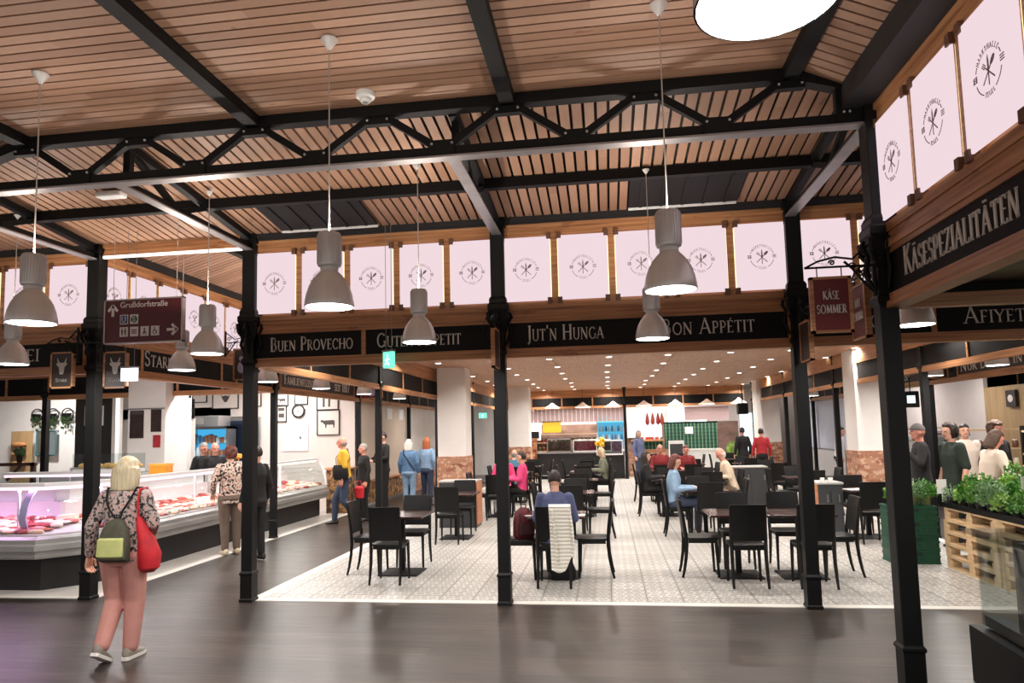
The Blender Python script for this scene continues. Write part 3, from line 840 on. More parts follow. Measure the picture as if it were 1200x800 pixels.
def lamp_light(x, y, z, e, size=.3, col=(1,.95,.91), spread=PI):
    l = bpy.data.lights.new('lamp_light', 'AREA'); l.shape = 'DISK'; l.size = size; l.energy = e; l.color = col; l.spread = spread
    o = bpy.data.objects.new('lamp_light', l); COL.objects.link(o); o.location = (x, y, z); return o
def pendant(x, y, label, z=2.6, zc=4.34, e=26):
    t = thing('pendant_lamp', label, 'lamp', (x, y, z), 0, 'pendant lamps')
    for k in ('shade', 'neck', 'housing', 'diffuser'): obj(k, LM[k], t)
    c = obj('canopy', LM['canopy'], t); c.location = (0, 0, zc-z-.07+(0 if zc < 4.3 else .025)); c.scale = (1,1,1) if y < 5 else (.6,.6,.6)
    if y > 5: c.location.z += .028
    key = round(zc-z, 2)
    if key not in _cab:
        m = MB(); m.tube((.0,0,.47), (0,0,zc-z-.03), .0045, n=6); _cab[key] = m.mesh('cable', CABLE)
    obj('cable', _cab[key], t)
    lamp_light(x, y, z+.002, e, .28)
    u_ = lamp_light(x, y, z+.485, (UPL if y < 5 else UPL*1.9) if zc > 4.1 else 1.5, .13, (1,.9,.8)); u_.rotation_euler = (PI, 0, 0)  # added upward light, not part of the lamp, brightens the ceiling boards
pendant(-3.84, 4.2, 'silver pendant lamp in front row, left of the three, over the woman with the backpack')
pendant(-1.7, 4.15, 'silver pendant lamp hanging in front of the panels left of the Guten Appetit sign')
pendant(.4, 4.15, 'silver pendant lamp hanging before the Jut\'n Hunga panels, the larger of two')
pendant(.37, 1.49, 'silver pendant lamp cut off by the top edge of the view', z=2.7, zc=4.36)
for x_, y_, l_ in ((-1.7,1.38,'middle of the row over the dark floor'),(-3.8,1.38,'left of the row over the dark floor'),(.4,-1.4,'right of the row behind the viewer'),(-1.7,-1.4,'middle of the row behind the viewer'),(-3.8,-1.4,'left of the row behind the viewer')): pendant(x_, y_, 'added silver pendant lamp out of view, '+l_, zc=4.36)  # unseen extra lamps added to light the ceiling, floor and walking woman
pendant(.44, 6.42, 'smaller silver pendant lamp just below the big one at the Jut\'n Hunga sign', zc=4.18)
pendant(-1.62, 6.0, 'silver pendant lamp covering part of the Guten Appetit sign', zc=4.22)
pendant(-3.77, 6.2, 'silver pendant lamp to the right of the red direction sign', zc=4.2)
pendant(-4.94, 7.6, 'silver pendant lamp over the Stark sign at the entrance of the left aisle', zc=4.35)
pendant(-6.06, 6.4, 'silver pendant lamp at the left edge in front of the letters ei', zc=4.18)
pendant(2.57, 6.2, 'silver pendant lamp beside the nearest post under the cheese shop', zc=2.74+.55, e=18)
pendant(-4.93, 9.7, 'pendant lamp at the near end of the Familienfleischerei sign', zc=4.35)
pendant(-4.86, 11.5, 'pendant lamp covering the middle of the Familienfleischerei sign', zc=4.35)
pendant(-4.8, 13.5, 'pendant lamp in the left aisle before the exit sign', zc=4.35)
pendant(-4.73, 15.7, 'small distant pendant lamp in the left aisle over the denim jacket', zc=4.35)
pendant(5.73, 11.2, 'pendant lamp in front of the Nur direkt sign at the right', zc=4.35, e=40)
pendant(5.76, 13.3, 'small pendant lamp left of the Nur direkt sign', zc=4.35, e=40)
pendant(5.8, 17, 'distant pendant lamp of the right aisle between white column and middle post', zc=4.35)
pendant(5.85, 21, 'farthest pendant lamp of the right aisle', zc=4.35)
pendant(5.7, 8.8, 'pendant lamp high over the herb stall at the right edge', zc=4.35, e=40)
pendant(-4.7, 20, 'farthest pendant lamp of the left aisle', zc=4.35)

# ------------------------------------------------------------------ recessed downlights
m = MB(); m.lathe([(.06,-.004),(.085,-.006),(.09,0),(.09,.01)], 20, capb=False, capt=False); DLR = m.mesh('ring', WHITEP, True)
m = MB(); m.lathe([(0,-.001),(.062,-.003)], 20, capb=False, capt=False); DLG = m.mesh('lens', LAMPGLOW)
xs = [-3.5+1.2*k for k in range(8)]; ys = [8.9, 10.8, 12.7, 14.6, 16.5, 18.45, 20.4, 22.35, 24.3, 26.0]
for j, y in enumerate(ys):
    for i, x in enumerate(xs):
        x_ = x + random.uniform(-.05, .05)
        t = thing('downlight', f'round ceiling downlight, {nth[i]} from the left in the {nth[len(ys)-1-j]} row from the back', 'downlight', (x_, y, ZI), 0, 'ceiling downlights')
        obj('ring', DLR, t); obj('lens', DLG, t)
        if (i+j) % 2 == 0: lamp_light(x_, y, ZI-.012, 30, .12, (1,.94,.88), 2.6)
# added ceiling lights that brighten the butcher block and the other stalls
for (x, y, e) in ((-7.2, 9.3, 60), (-7.2, 12.5, 60), (-9.5, 13.5, 70), (-12.5, 13.5, 80), (-7.5, 15.3, 50), (8.0, 10.5, 35), (8.2, 14.5, 45), (8.2, 19, 45), (-2.6, 28.2, 60), (-.8, 28.2, 60), (1.6, 28.0, 60), (3.4, 28.0, 60), (8.2, 23, 60), (-8, 19, 50), (-8, 23, 50), (3.6, 3.4, 14)):
    zc_ = ZI if x != 3.6 else 2.72
    t = thing('added_ceiling_light', f'added round white ceiling light over the stalls near {"the butcher" if x < -6 else "the back counters" if y > 27 else "the right-hand stalls" if x > 6 else "the cheese shop"}', 'ceiling light', (x, y, zc_), 0, 'added stall ceiling lights')
    m = MB(); m.lathe([(.2,-.03),(.23,-.03),(.23,0)], 24, capb=False, capt=False); m.build('ring', WHITEP, t)
    m = MB(); m.lathe([(0,-.028),(.2,-.028)], 24, capb=False, capt=False); m.build('lens', LAMPGLOW, t)
    lamp_light(x, y, zc_-.04, e, .4, (1,.95,.92))
# cone-shade lamps along the back fascia
for i in range(8):
    x = -3.1+i*1.12
    t = thing('counter_lamp', f'wide shallow lamp above the back counters, {nth[i]} from the left', 'lamp', (x, YBACK-.45, 2.6), 0, 'back counter lamps')
    m = MB(); m.lathe([(.3,0),(.3,.015),(.12,.12),(.03,.2),(.02,.2),(.1,.11),(.285,.0)], 24, capb=False, capt=False); m.build('shade', mat('cream_lamp_shade', (226,206,188), .5), t, True)
    m = MB(); m.lathe([(0,.004),(.285,.006)], 24, capb=False, capt=False); m.build('diffuser', LAMPGLOW, t)
    m = MB(); m.tube((0,0,.18), (0,0,ZI-2.59), .008, n=6); m.build('stem', STEEL, t)
    lamp_light(x, YBACK-.45, 2.58, 14, .4)

# small ceiling fittings
t = thing('smoke_detector', 'white smoke detector on the board ceiling right of the middle pendant', 'smoke detector', (-1.72, 4.9, ZT))
m = MB(); m.lathe([(0,-.075),(.03,-.075),(.045,-.06),(.045,-.045),(.07,-.035),(.075,-.02),(.075,0)], 20, capb=False); m.build('body', WHITEP, t, True)
m = MB(); m.lathe([(.02,-.085),(.022,-.075)], 12); m.build('sensor', mat('grey_plastic', (150,150,150), .5), t)
t = thing('emergency_light', 'white flat emergency light on the boards left of the tie truss', 'light', (-4.75, 6.1, 4.2))
m = MB(); m.box(-.14,.14,-.06,.06,-.03,.03); m.build('body', WHITEP, t, bevel=.02)

# ------------------------------------------------------------------ hanging signs
RED = mat('wine_red_sign', (92,30,36), .45)
SILV = mat('silver_sign_frame', (186,172,168), .4, .5)
SIGNW = mat('white_sign_print', (236,228,226), .5)
t = thing('direction_sign', 'hanging wine red direction sign lettered Grußdorfstraße with white arrows', 'sign', (-4.72, 6.6, 2.79))
m = MB(); m.box(-.43,.43,-.02,.02,.01,.46); m.build('board', RED, t)
m = MB()
for a in ((-.445,.445,0,.014),(-.445,.445,.456,.47)): m.box(a[0],a[1],-.028,.028,a[2],a[3])
for a in ((-.445,-.43),(.43,.445)): m.box(a[0],a[1],-.028,.028,0,.47)
m.build('frame', SILV, t)
m = MB()
for x in (-.36, .36): m.tube((x,0,.47), (x,0,4.13-2.79 if x > 0 else 4.13-2.79), .003, n=6)
m.build('hanging_wires', CABLE, t)
m = MB()
stroke(m, [(-.345,.29),(-.345,.40)], .03, -.024, .004); stroke(m, [(-.395,.35),(-.345,.405),(-.295,.35)], .028, -.024, .004)
m.build('arrow', SIGNW, t); m = MB()
stroke(m, [(.27,.13),(.38,.13)], .028, -.024, .004); stroke(m, [(.33,.18),(.385,.13),(.33,.08)], .028, -.024, .004)
m.build('arrow', SIGNW, t)
font_text('lettering', 'Grußdorfstraße', .085, SIGNW, t, upright(-.265, -.0215, .38), 'LEFT')
BLUEP = mat('blue_print', (40,70,140), .5); GREENP = mat('green_print', (60,120,90), .5); GREYP = mat('dark_print', (96,84,86), .5)
def picto(x, z, kind, colr):
    m = MB(); m.box(x-.046, x+.046, -.0245, -.02, z-.05, z+.05); m.build('pictogram_tile', SIGNW, t)
    m = MB(); y = -.0275
    if kind == 'U':
        m.box(x-.036,x+.036,y,y+.003,z-.04,z+.04); m.build('pictogram', colr, t)
        m = MB(); stroke(m, [(x-.018,z+.028),(x-.018,z-.005)]+arc(x,z-.008,.018,.02,180,360,6)+[(x+.018,z+.028)], .011, y-.002, .002); m.build('pictogram', SIGNW, t); return
    if kind == 'S':
        m.prism([(x+.036*math.cos(a),z+.036*math.sin(a)) for a in [2*PI*k/16 for k in range(16)]], y, y+.003); m.build('pictogram', colr, t)
        m = MB(); stroke(m, arc(x,z+.011,.013,.011,30,270,6)+arc(x,z-.011,.013,.011,90,-150,6), .008, y-.002, .002); m.build('pictogram', SIGNW, t); return
    if kind == 'wc':
        for s in (-.018, .018):
            m.ball((x+s, y, z+.028), .008, .003, .008, 8, 6); m.prism([(x+s-.012,z+.018),(x+s+.012,z+.018),(x+s+.009,z-.008),(x+s-.009,z-.008)], y, y+.003); m.prism([(x+s-.007,z-.008),(x+s+.007,z-.008),(x+s+.006,z-.036),(x+s-.006,z-.036)], y, y+.003)
    if kind == 'wheel':
        m.ball((x-.006, y, z+.03), .008, .003, .008, 8, 6); stroke(m, [(x-.006,z+.02),(x-.004,z-.002),(x+.014,z-.002),(x+.02,z-.026)], .009, y, .003); stroke(m, arc(x-.004,z-.014,.02,.02,110,350,10), .007, y, .003)
    if kind == 'baby':
        m.ball((x, y, z+.024), .01, .003, .01, 8, 6); m.prism([(x-.02,z-.02),(x+.02,z-.02),(x,z+.016)], y, y+.003); stroke(m, [(x-.026,z-.03),(x+.026,z-.03)], .007, y, .003)
    if kind == 'card':
        for k in range(3): stroke(m, [(x-.03,z+.018-k*.018),(x+.03,z+.018-k*.018)], .01, y, .003)
    m.build('pictogram', colr, t)
picto(-.215, .255, 'U', BLUEP); picto(-.1, .255, 'S', GREENP)
for k, kd in enumerate(('wc', 'card', 'baby', 'wheel')): picto(-.215+.118*k, .125, kd, GREYP)

def scroll_bracket(t, L, s=1, rise=.0, hang=()):
    """ornate wrought iron arm along local +x*s at z=0"""
    m = MB(); P = lambda x, z: (s*x, 0, z)
    m.path([P(0,0), P(L,-.0)], .008, 6)
    m.path([P(.0,.16), P(L*.12,.12), P(L*.3,.05), P(L*.55,.07), P(L*.8,.045), P(L,.0)], .008, 6)
    m.path([P(0,-.2), P(L*.12,-.14), P(L*.3,-.02), P(L*.42,.035)], .009, 6)
    for cx, cz, r in ((L*.14,-.045,.045),(L*.12,.055,.04),(L*.3,.0,.025),(L*.6,.03,.022)):
        m.path([P(cx+r*(1-k/14)*math.cos(k*.75), cz+r*(1-k/14)*math.sin(k*.75)) for k in range(13)], .006, 5)
    m.path([P(0,-.22), P(0,.18)], .014, 6)
    m.build('bracket', IRON, t)
    if hang:
        for x in hang: m = MB(); m.tube(P(x,0), P(x,-.1), .004, n=6); m.build('hanger', IRON, t)
MAROON = mat('maroon_sign_board', (104,28,28), .5)
def bracket_sign(label, o, rz, s, L, w, h, board, drop=.1, x0=None, draw=None):
    t = thing('bracket_sign', label, 'sign', o, rz)
    x0 = L-w-.03 if x0 is None else x0
    scroll_bracket(t, L, s, hang=(x0+w*.15, x0+w*.85))
    a, b = sorted((s*x0, s*(x0+w)))
    m = MB(); m.box(a, b, -.014, .014, -drop-h, -drop); m.build('board', board, t)
    m = MB()
    for q in ((a-.022,b+.022,-drop-.02,-drop),(a-.022,b+.022,-drop-h,-drop-h+.02)): m.box(q[0],q[1],-.02,.02,q[2],q[3])
    m.box(a-.022,a+.002,-.02,.02,-drop-h,-drop); m.box(b-.002,b+.022,-.02,.02,-drop-h,-drop); m.build('frame', PINE, t)
    if draw: draw(t, (a+b)/2, -drop-h/2, w, h)
    return t
def d_kase(t, cx, cz, w, h):
    m = MB(); letter_words('KÄSE', cx-.055, cz+.035, .062, -.022, .008, .11, LETTER, t); letter_words('SOMMER', cx-.1, cz-.062, .062, -.022, .008, .2, LETTER, t)
bracket_sign('dark red hanging sign lettered Käse Sommer facing the camera', (X2-.063, YN, 2.9), 0, -1, .46, .235, .4, MAROON, .07, .18, d_kase)
bracket_sign('dark red hanging sign of the cheese shop seen almost edge-on at the nearest post', (X2-.03, YN+.063, 2.9), -PI/2, -1, .5, .26, .42, MAROON, .06, .2, d_kase)
def steer(t, cx, cz, w, h):
    m = MB(); k = .1; zc = cz+.035
    half = [(0,-.085),(.022,-.08),(.03,-.05),(.036,.0),(.06,.02),(.07,.045),(.05,.05),(.044,.045),(.058,.075),(.06,.11),(.046,.085),(.03,.052),(0,.05)]
    poly = [(cx+x, zc+z) for x, z in half] + [(cx-x, zc+z) for x, z in half[-2:0:-1]]
    m.prism(poly, -.018, -.014); m.build('steer_head', mat('chalk_white', (214,212,206), .6), t)
    m = MB(); draw_text(m, 'Stark', cx-.075, cz-.135, .042, -.019, .005, width=.15); m.build('lettering', MATS['chalk_white'], t)
bracket_sign('hanging black sign with a white steer head left of the corner post', (XL-.063, YF-.2, 2.92), 0, -1, .4, .25, .42, BROWNBOARD, .1, .06, steer)
bracket_sign('hanging black sign with a white steer head right of the corner post', (XL+.24, YF-.2, 2.9), 0, 1, .46, .25, .42, BROWNBOARD, .1, .06, steer)
m = MB(); m.bar((XL,YF-.02,2.92),(XL,YF-.2,2.92),.02,.02); m.bar((XL-.07,YF-.2,2.92),(XL+.26,YF-.2,2.91),.02,.02); tag(m.build('sign_bracket', IRON), 'short black iron bracket carrying the steer signs', 'bracket')
def chick(t, cx, cz, w, h):
    m = MB(); m.ball((cx, -.014, cz-.05), .06, .006, .09, 12, 8); m.ball((cx, -.014, cz+.09), .035, .006, .04, 10, 8); m.build('hen_figure', mat('pale_blue_print', (150,152,178), .6), t)
bracket_sign('dark hanging sign with a pale bird figure in the left aisle', (XL+.03, 10.2, 3.28), 0, 1, .5, .22, .5, BROWNBOARD, .1, .16, chick)
bracket_sign('dark hanging sign at the Bon Appetit post seen edge-on', (X2, YF-.08, 2.86), -PI/2, 1, .5, .3, .4, BROWNBOARD, .06, .08)
bracket_sign('dark hanging sign at the post beside Guten Appetit seen edge-on', (X1, YF-.08, 2.92), -PI/2, 1, .5, .3, .42, BROWNBOARD, .06, .08)
bracket_sign('dark hanging sign with a pale oval at the right aisle', (XR-.07, 15.1, 2.98), 0, -1, .5, .32, .3, BROWNBOARD, .03, .1, lambda t, cx, cz, w, h: MB().ball((cx,-.014,cz),.11,.006,.07,14,8).build('oval_emblem', MATS['pale_blue_print'], t))
bracket_sign('maroon hanging sign with a round emblem at the end of the Familienfleischerei sign', (XL+.05, 16.0, 2.98), 0, 1, .7, .5, .32, MAROON, .03, .12, lambda t, cx, cz, w, h: MB().ball((cx,-.014,cz),.1,.006,.1,14,8).build('round_emblem', MATS['pale_blue_print'], t))
# illuminated signs
EXITG = emis('exit_sign_glow', (120,235,200), 1.3); WGLOW = emis('white_sign_glow', (250,250,255), 2.2)
def exit_sign(label, x, y, z, w, h, rz, zc, matr=EXITG, mark=True):
    t = thing('exit_sign', label, 'exit sign', (x, y, z), rz)
    m = MB(); m.box(-w/2, w/2, -.02, .02, 0, h); m.build('lit_panel', matr, t)
    m = MB(); m.box(-w/2-.01, w/2+.01, -.025, .025, h, h+.02)
    for s in (-.3, .3): m.tube((s*w,0,h), (s*w,0,zc-z), .003, n=6)
    m.build('holder', GREYMETAL, t)
    if mark:
        m = MB(); k = h/.16
        m.ball((0,-.022,.12*k), .014*k, .003, .014*k, 8, 6); stroke(m, [(0,.1*k),(-.01*k,.06*k),(.02*k,.03*k)], .02*k, -.024, .004); stroke(m, [(-.04*k,.08*k),(.035*k,.085*k)], .012*k, -.024, .004); stroke(m, [(-.01*k,.06*k),(-.035*k,.03*k)], .016*k, -.024, .004)
        m.build('running_figure', mat('white_figure', (235,250,245), .5, emit=(235,250,245), estr=.9), t)
exit_sign('green glowing exit sign hanging below the Guten Appetit sign', -2.25, 7.1, 2.49, .14, .17, -.5, 4.13)
exit_sign('green glowing exit sign far in the right aisle', 6.55, 17.0, 2.42, .26, .2, 0, 4.1)
exit_sign('green glowing exit sign far in the left aisle behind the column', -4.6, 26, 2.3, .3, .2, 0, 4.1)
exit_sign('bright white glowing box sign beside the right steer sign', -5.17, 7.0, 2.44, .18, .14, 0, 4.13, WGLOW, False)
exit_sign('green glowing exit sign far behind the Bon Appetit post', 6.3, 24, 2.2, .3, .22, 0, 4.1)
# ------------------------------------------------------------------ chairs (front faces +y)
def chair_proto():
    d = {}
    m = MB(); m.loft([((0,.01,.445),(.185,0,0),(0,.185,0)),((0,.01,.45),(.2,0,0),(0,.2,0)),((0,.01,.468),(.2,0,0),(0,.2,0)),((0,.01,.474),(.185,0,0),(0,.185,0))], 24, pw=7)
    m.box(-.17,.17,-.15,.17,.405,.447); d['seat'] = m.mesh('seat', CHAIRM, True)
    m = MB()
    def bx(z):                       # rear face line of the back: leans and curves backwards
        u = (z-.5)/.42
        return -.185-.03*u-.03*u*u
    rows = [.515,.56,.62,.7,.78,.86,.905,.92]
    vs = []; fs = []; K = 9
    for side in (0, 1):
        for z in rows:
            w = .19+.006*(z-.5)/.4
            if z > .91: w -= .008
            for k in range(K):
                x = -w+2*w*k/(K-1)
                y = bx(z)-.018*(1-(x/.19)**2)+(.012 if side else -.012)
                vs.append((x,y,z))
    R_ = len(rows); o = R_*K
    for i in range(R_-1):
        for k in range(K-1):
            a = i*K+k; fs.append((a,a+1,a+K+1,a+K)); fs.append((o+a,o+a+K,o+a+K+1,o+a+1))
        for k in (0, K-1):
            a = i*K+k; fs.append((a,a+K,o+a+K,o+a))
    for i in (0, R_-1):
        for k in range(K-1):
            a = i*K+k; fs.append((a,o+a,o+a+1,a+1))
    m.add(vs, fs); d['backrest'] = m.mesh('backrest', CHAIRM, True)
    for s, nm in ((-1,'l'),(1,'r')):
        m = MB(); m.path([(s*.175,.165,.45),(s*.178,.172,.25),(s*.182,.18,0)], [.021,.018,.014], 4); d['f'+nm] = m.mesh('leg', CHAIRM)
        m = MB(); m.path([(s*.186,bx(.9)+.0,.9),(s*.186,bx(.7),.7),(s*.186,-.185,.52),(s*.183,-.178,.4),(s*.183,-.19,.25),(s*.186,-.215,.1),(s*.188,-.24,0)], [.014,.017,.02,.022,.02,.017,.014], 4); d['b'+nm] = m.mesh('leg', CHAIRM)
    t = thing('dining_chair', 'chair', 'chair')
    obj('seat', d['seat'], t); obj('backrest', d['backrest'], t)
    for k in ('fl','fr','bl','br'): obj('leg', d[k], t)
    return t
CHAIR = chair_proto(); _cu = [False]
def chair(x, y, rz, label):
    if not _cu[0]:
        _cu[0] = True; c = CHAIR; c.location = (x,y,.004); c.rotation_euler = (0,0,rz); c['label'] = label; c['group'] = 'black dining chairs'; return c
    return dup(CHAIR, (x,y,.004), rz, label, 'black dining chairs')
def table_proto():
    t = thing('dining_table', 'table', 'table')
    m = MB(); m.box(-.35,.35,-.35,.35,.725,.75); m.build('tabletop', TABLETOP, t, bevel=.004)
    m = MB(); m.box(-.22,.22,-.22,.22,.7,.725); m.lathe([(.045,.03),(.045,.7)], 4, rot=PI/4); m.build('pedestal', STEEL, t)
    m = MB(); m.lathe([(.36,0),(.36,.012),(.3,.022),(.07,.034)], 4, rot=PI/4); m.build('base_plate', STEEL, t)
    return t
TABLE = table_proto(); _tu = [False]
def table(x, y, label):
    if not _tu[0]:
        _tu[0] = True; TABLE.location = (x,y,.004); TABLE['label'] = label; TABLE['group'] = 'dark dining tables'; return TABLE
    return dup(TABLE, (x,y,.004), 0, label, 'dark dining tables')
D = {'S': (0,-.52,0,'near side'), 'N': (0,.52,PI,'far side'), 'W': (-.44,0,-PI/2,'left side'), 'E': (.44,0,PI/2,'right side')}
def setup(x, y, desc, sides, jit=0.0, skip_table=False):
    if not skip_table: table(x, y, 'dark table with pedestal foot, ' + desc)
    for s in sides:
        dx, dy, rz, nm = D[s[0]]
        ox = float(s[1:]) if len(s) > 1 else 0
        dx2 = dx + (ox if s[0] in 'SN' else 0); dy2 = dy + (ox if s[0] in 'WE' else 0)
        chair(x+dx2, y+dy2, rz+random.uniform(-jit, jit), f'black chair, {nm} of the table {desc}')
setup(-2.68, 8.97, 'at the front left corner', ['S','N','W'])
setup(-.65, 8.87, 'of the person in slate blue', ['S-.0','W-.12','E.02'])
setup(1.52, 8.95, 'in front row just right of the walkway', ['S','N.08','W'])
setup(2.24, 8.95, 'in front row behind the Bon Appetit post', ['S','N','E.08'])
setup(-2.6, 11.92, 'in second row at the left', ['S','N'])
setup(-.6, 11.95, 'in second row behind the slate-blue jumper', ['S','N','W','E.05'], .06)
setup(1.58, 12.2, 'where the pale denim jacket sits', ['S','N','W-.02','E'], .05)
setup(4.05, 11.95, 'in front of the right white column', ['S-.15','N'])
rowname = {14.9: 'third', 17.8: 'fourth', 20.6: 'fifth', 23.2: 'sixth'}
for y in (14.9, 17.8, 20.6, 23.2):
    for i, x in enumerate((-2.3, -.6, 1.3, 2.02, 3.9) if y < 18 else (-2.3, -.6, 1.6, 2.35, 3.9)):
        if y > 22 and x < 0: continue
        sides = ['S', 'N', 'W', 'E']
        if i in (2,): sides = ['S','N','W']
        if i in (3,): sides = ['S','N','E']
        if y > 17 and random.random() < .5 and (y > 18 or i == 4): sides.pop(random.randrange(len(sides)))
        setup(x + random.uniform(-.05,.05), y, f'in the {rowname[y]} row, {nth[i]} from the left', sides, .12)

# waste cabinets with terracotta side panels
TERRA = mat('terracotta_wood', (188,126,92), .5, 0, .15, (3,3,22))
GREYLAM = mat('grey_laminate', (58,60,63), .45); WORK = mat('speckled_worktop', (176,174,170), .4, 0, .1, (60,60,60))
def cabinet(label, x, y, w, d, h, side):
    t = thing('tray_cabinet', label, 'cabinet', (x, y, 0))
    m = MB(); m.box(-w/2, w/2, -d/2, d/2, .0, h-.03); m.build('body', GREYLAM, t, bevel=.004)
    m = MB(); m.box(-w/2-.015, w/2+.015, -d/2-.015, d/2+.015, h-.03, h); m.build('worktop', WORK, t, bevel=.004)
    s = 1 if side == 'E' else -1
    m = MB(); m.box(s*w/2, s*(w/2+.02), -d/2, d/2, .06, h-.03) if s > 0 else m.box(-w/2-.02, -w/2, -d/2, d/2, .06, h-.03); m.build('side_panel', TERRA, t)
    for k in range(2):
        xx = -w/2+.02+k*(w/2-.01)
        m = MB(); m.box(xx, xx+w/2-.03, -d/2-.012, -d/2, .05, h-.12); o = m.build('door', GREYLAM, t)
        m = MB(); m.box(xx+w/2-.08, xx+w/2-.06, -d/2-.03, -d/2-.012, h-.3, h-.18); m.build('handle', CHROME, o)
cabinet('grey tray cabinet with terracotta side panel left of the walkway tables', -2.83, 13.35, .72, .5, .88, 'E')
cabinet('grey tray cabinet with terracotta side panel between front tables and right column', 3.36, 11.7, .36, .5, .9, 'W')
cabinet('grey tray cabinet further back in the middle of the seating', 3.1, 16.4, .7, .5, .9, 'W')

# small things on tables
PAPER = mat('white_paper', (236,234,230), .7)
def paper(x, y, z, rz, w, h, lab):
    m = MB(RZ((0,0,0), 0)); m.box(-w/2,w/2,-h/2,h/2,0,.004); m.box(-w/2+.02,w/2-.01,-h/2+.01,h/2-.03,.004,.007)
    o = m.build('folded_newspaper', PAPER); o.location = (x,y,z); o.rotation_euler = (0,0,rz); tag(o, lab, 'paper')
paper(3.9, 11.9, .754, .2, .36, .26, 'white newspaper on the table before the right column')
paper(-.95, 8.75, .754, .3, .22, .16, 'white paper at the left of the woman in blue')
paper(-.4, 8.72, .754, -.1, .2, .14, 'white napkin on the table right of the woman in blue')
paper(-.7, 12.0, .754, .1, .3, .2, 'white paper on the table in the second row behind the woman in blue')
CUP = mat('white_porcelain', (238,236,232), .25)
def cup(x, y, lab, h=.09, glassy=False):
    t = thing('cup', lab, 'cup', (x, y, .754)); r = .036
    m = MB(); m.lathe([(r*.7,0),(r*.95,h*.4),(r,h),(r*.9,h),(r*.85,h*.45),(r*.6,.006)], 16, capb=True, capt=True); m.build('bowl', GLASS if glassy else CUP, t, True)
    if not glassy:
        m = MB(); m.path([(r*.9,0,h*.8),(r*1.6,0,h*.7),(r*1.6,0,h*.35),(r*.9,0,h*.25)], .005, 6); m.build('handle', CUP, t)
cup(4.2, 11.8, 'drinking glass on the table before the right column', .12, True)
cup(1.75, 12.35, 'white cup before the woman in the denim jacket')
cup(1.5, 14.9, 'white cup on the third-row table')
cup(2.15, 15.05, 'white cup in front of the old man')
for k, (x, y) in enumerate(((3.3,11.62),(3.42,11.62))):
    tag(MB().lathe([(.03,0),(.036,.05),(.03,.06)], 12, c=(x,y,.902)).build('bowl', CUP, None, True), f'small white bowl on the right tray cabinet, {"left" if not k else "right"} one', 'bowl')

# maroon backpack on a chair
MAR = mat('maroon_nylon', (96,26,36), .7, 0, .25, (20,20,20), .4); MARD = mat('dark_maroon', (56,16,22), .7)
t = thing('backpack', 'maroon backpack standing on the chair left of the woman in blue', 'backpack', (-1.06, 8.75, .478), .4)
m = MB(); m.loft([((0,0,0),(.11,0,0),(0,.07,0)),((0,0,.03),(.135,0,0),(0,.09,0)),((0,0,.2),(.13,0,0),(0,.085,0)),((0,.005,.32),(.1,0,0),(0,.065,0)),((0,.01,.37),(.04,0,0),(0,.03,0))], 18, pw=3); m.build('body', MAR, t, True)
m = MB(); m.loft([((0,-.08,.04),(.09,0,0),(0,.03,0)),((0,-.095,.09),(.1,0,0),(0,.035,0)),((0,-.09,.19),(.09,0,0),(0,.03,0))], 14, pw=3); m.build('front_pocket', MARD, t, True)
m = MB(); m.path([(-.03,.0,.365),(-.03,.0,.41),(.03,.0,.41),(.03,.0,.365)], .009, 6); m.build('carry_loop', MARD, t)
for s in (-1, 1):
    m = MB(); m.path([(s*.05,-.03,.36),(s*.075,-.1,.3),(s*.08,-.115,.18),(s*.075,-.1,.05)], .01, 6); m.build('strap', MARD, t)
# striped cardigan over the chair back
t_ = NT('white_ribbed_knit', .85); s_ = t_.sep(t_.n('ShaderNodeTexCoord').outputs['Object'])
w_ = t_.math('SINE', t_.math('MULTIPLY', s_[2], 150)); c_ = t_.mix(t_.math('MULTIPLY_ADD', w_, .25, .25), (240,238,228), (196,190,172)); t_.color(c_); t_.bump(w_, .5, .01)
KNIT = t_.m
t = thing('cardigan', 'white striped knitted cardigan hanging over the back of the chair of the woman in blue', 'cardigan', (-.63, 8.35, 0))
m = MB(); vs = []; fs = []
path = [(-.07,.6),(-.11,.75),(-.17,.87),(-.215,.945),(-.262,.955),(-.305,.93),(-.3,.8),(-.285,.65),(-.29,.5),(-.3,.38),(-.305,.25)]
K = 13
for side in (0, 1):
    for i, (y, z) in enumerate(path):
        f = max(0, (i-4)/6)
        for k in range(K):
            u = k/(K-1); x0, x1 = -.06+.02*f, .19-.0*f
            x = x0+(x1-x0)*u
            zz = z - (.05*math.sin(u*PI*1.0+.4)*f if i == len(path)-1 else 0) + (.11*max(0, u-.7)/.3 if i == len(path)-1 else 0)
            vs.append((x, y-.012*math.sin(u*9+i*.4)*f-(.012 if side else 0), zz))
o_ = len(path)*K
for i in range(len(path)-1):
    for k in range(K-1):
        a = i*K+k; fs.append((a,a+1,a+K+1,a+K)); fs.append((o_+a,o_+a+K,o_+a+K+1,o_+a+1))
    for k in (0,K-1):
        a = i*K+k; fs.append((a,a+K,o_+a+K,o_+a))
for i in (0,len(path)-1):
    for k in range(K-1):
        a = i*K+k; fs.append((a,o_+a,o_+a+1,a+1))
m.add(vs, fs); m.build('body', KNIT, t, True)
m = MB(); m.path([(.17,-.29,.9),(.2,-.31,.7),(.21,-.31,.5),(.2,-.315,.37)], [.04,.04,.036,.034], 10, sq=.5); m.build('sleeve', KNIT, t, True)
m = MB(); m.path([(-.03,-.3,.9),(.0,-.32,.7),(.03,-.325,.45),(.03,-.33,.3)], [.04,.04,.036,.034], 10, sq=.5); m.build('sleeve', KNIT, t, True)
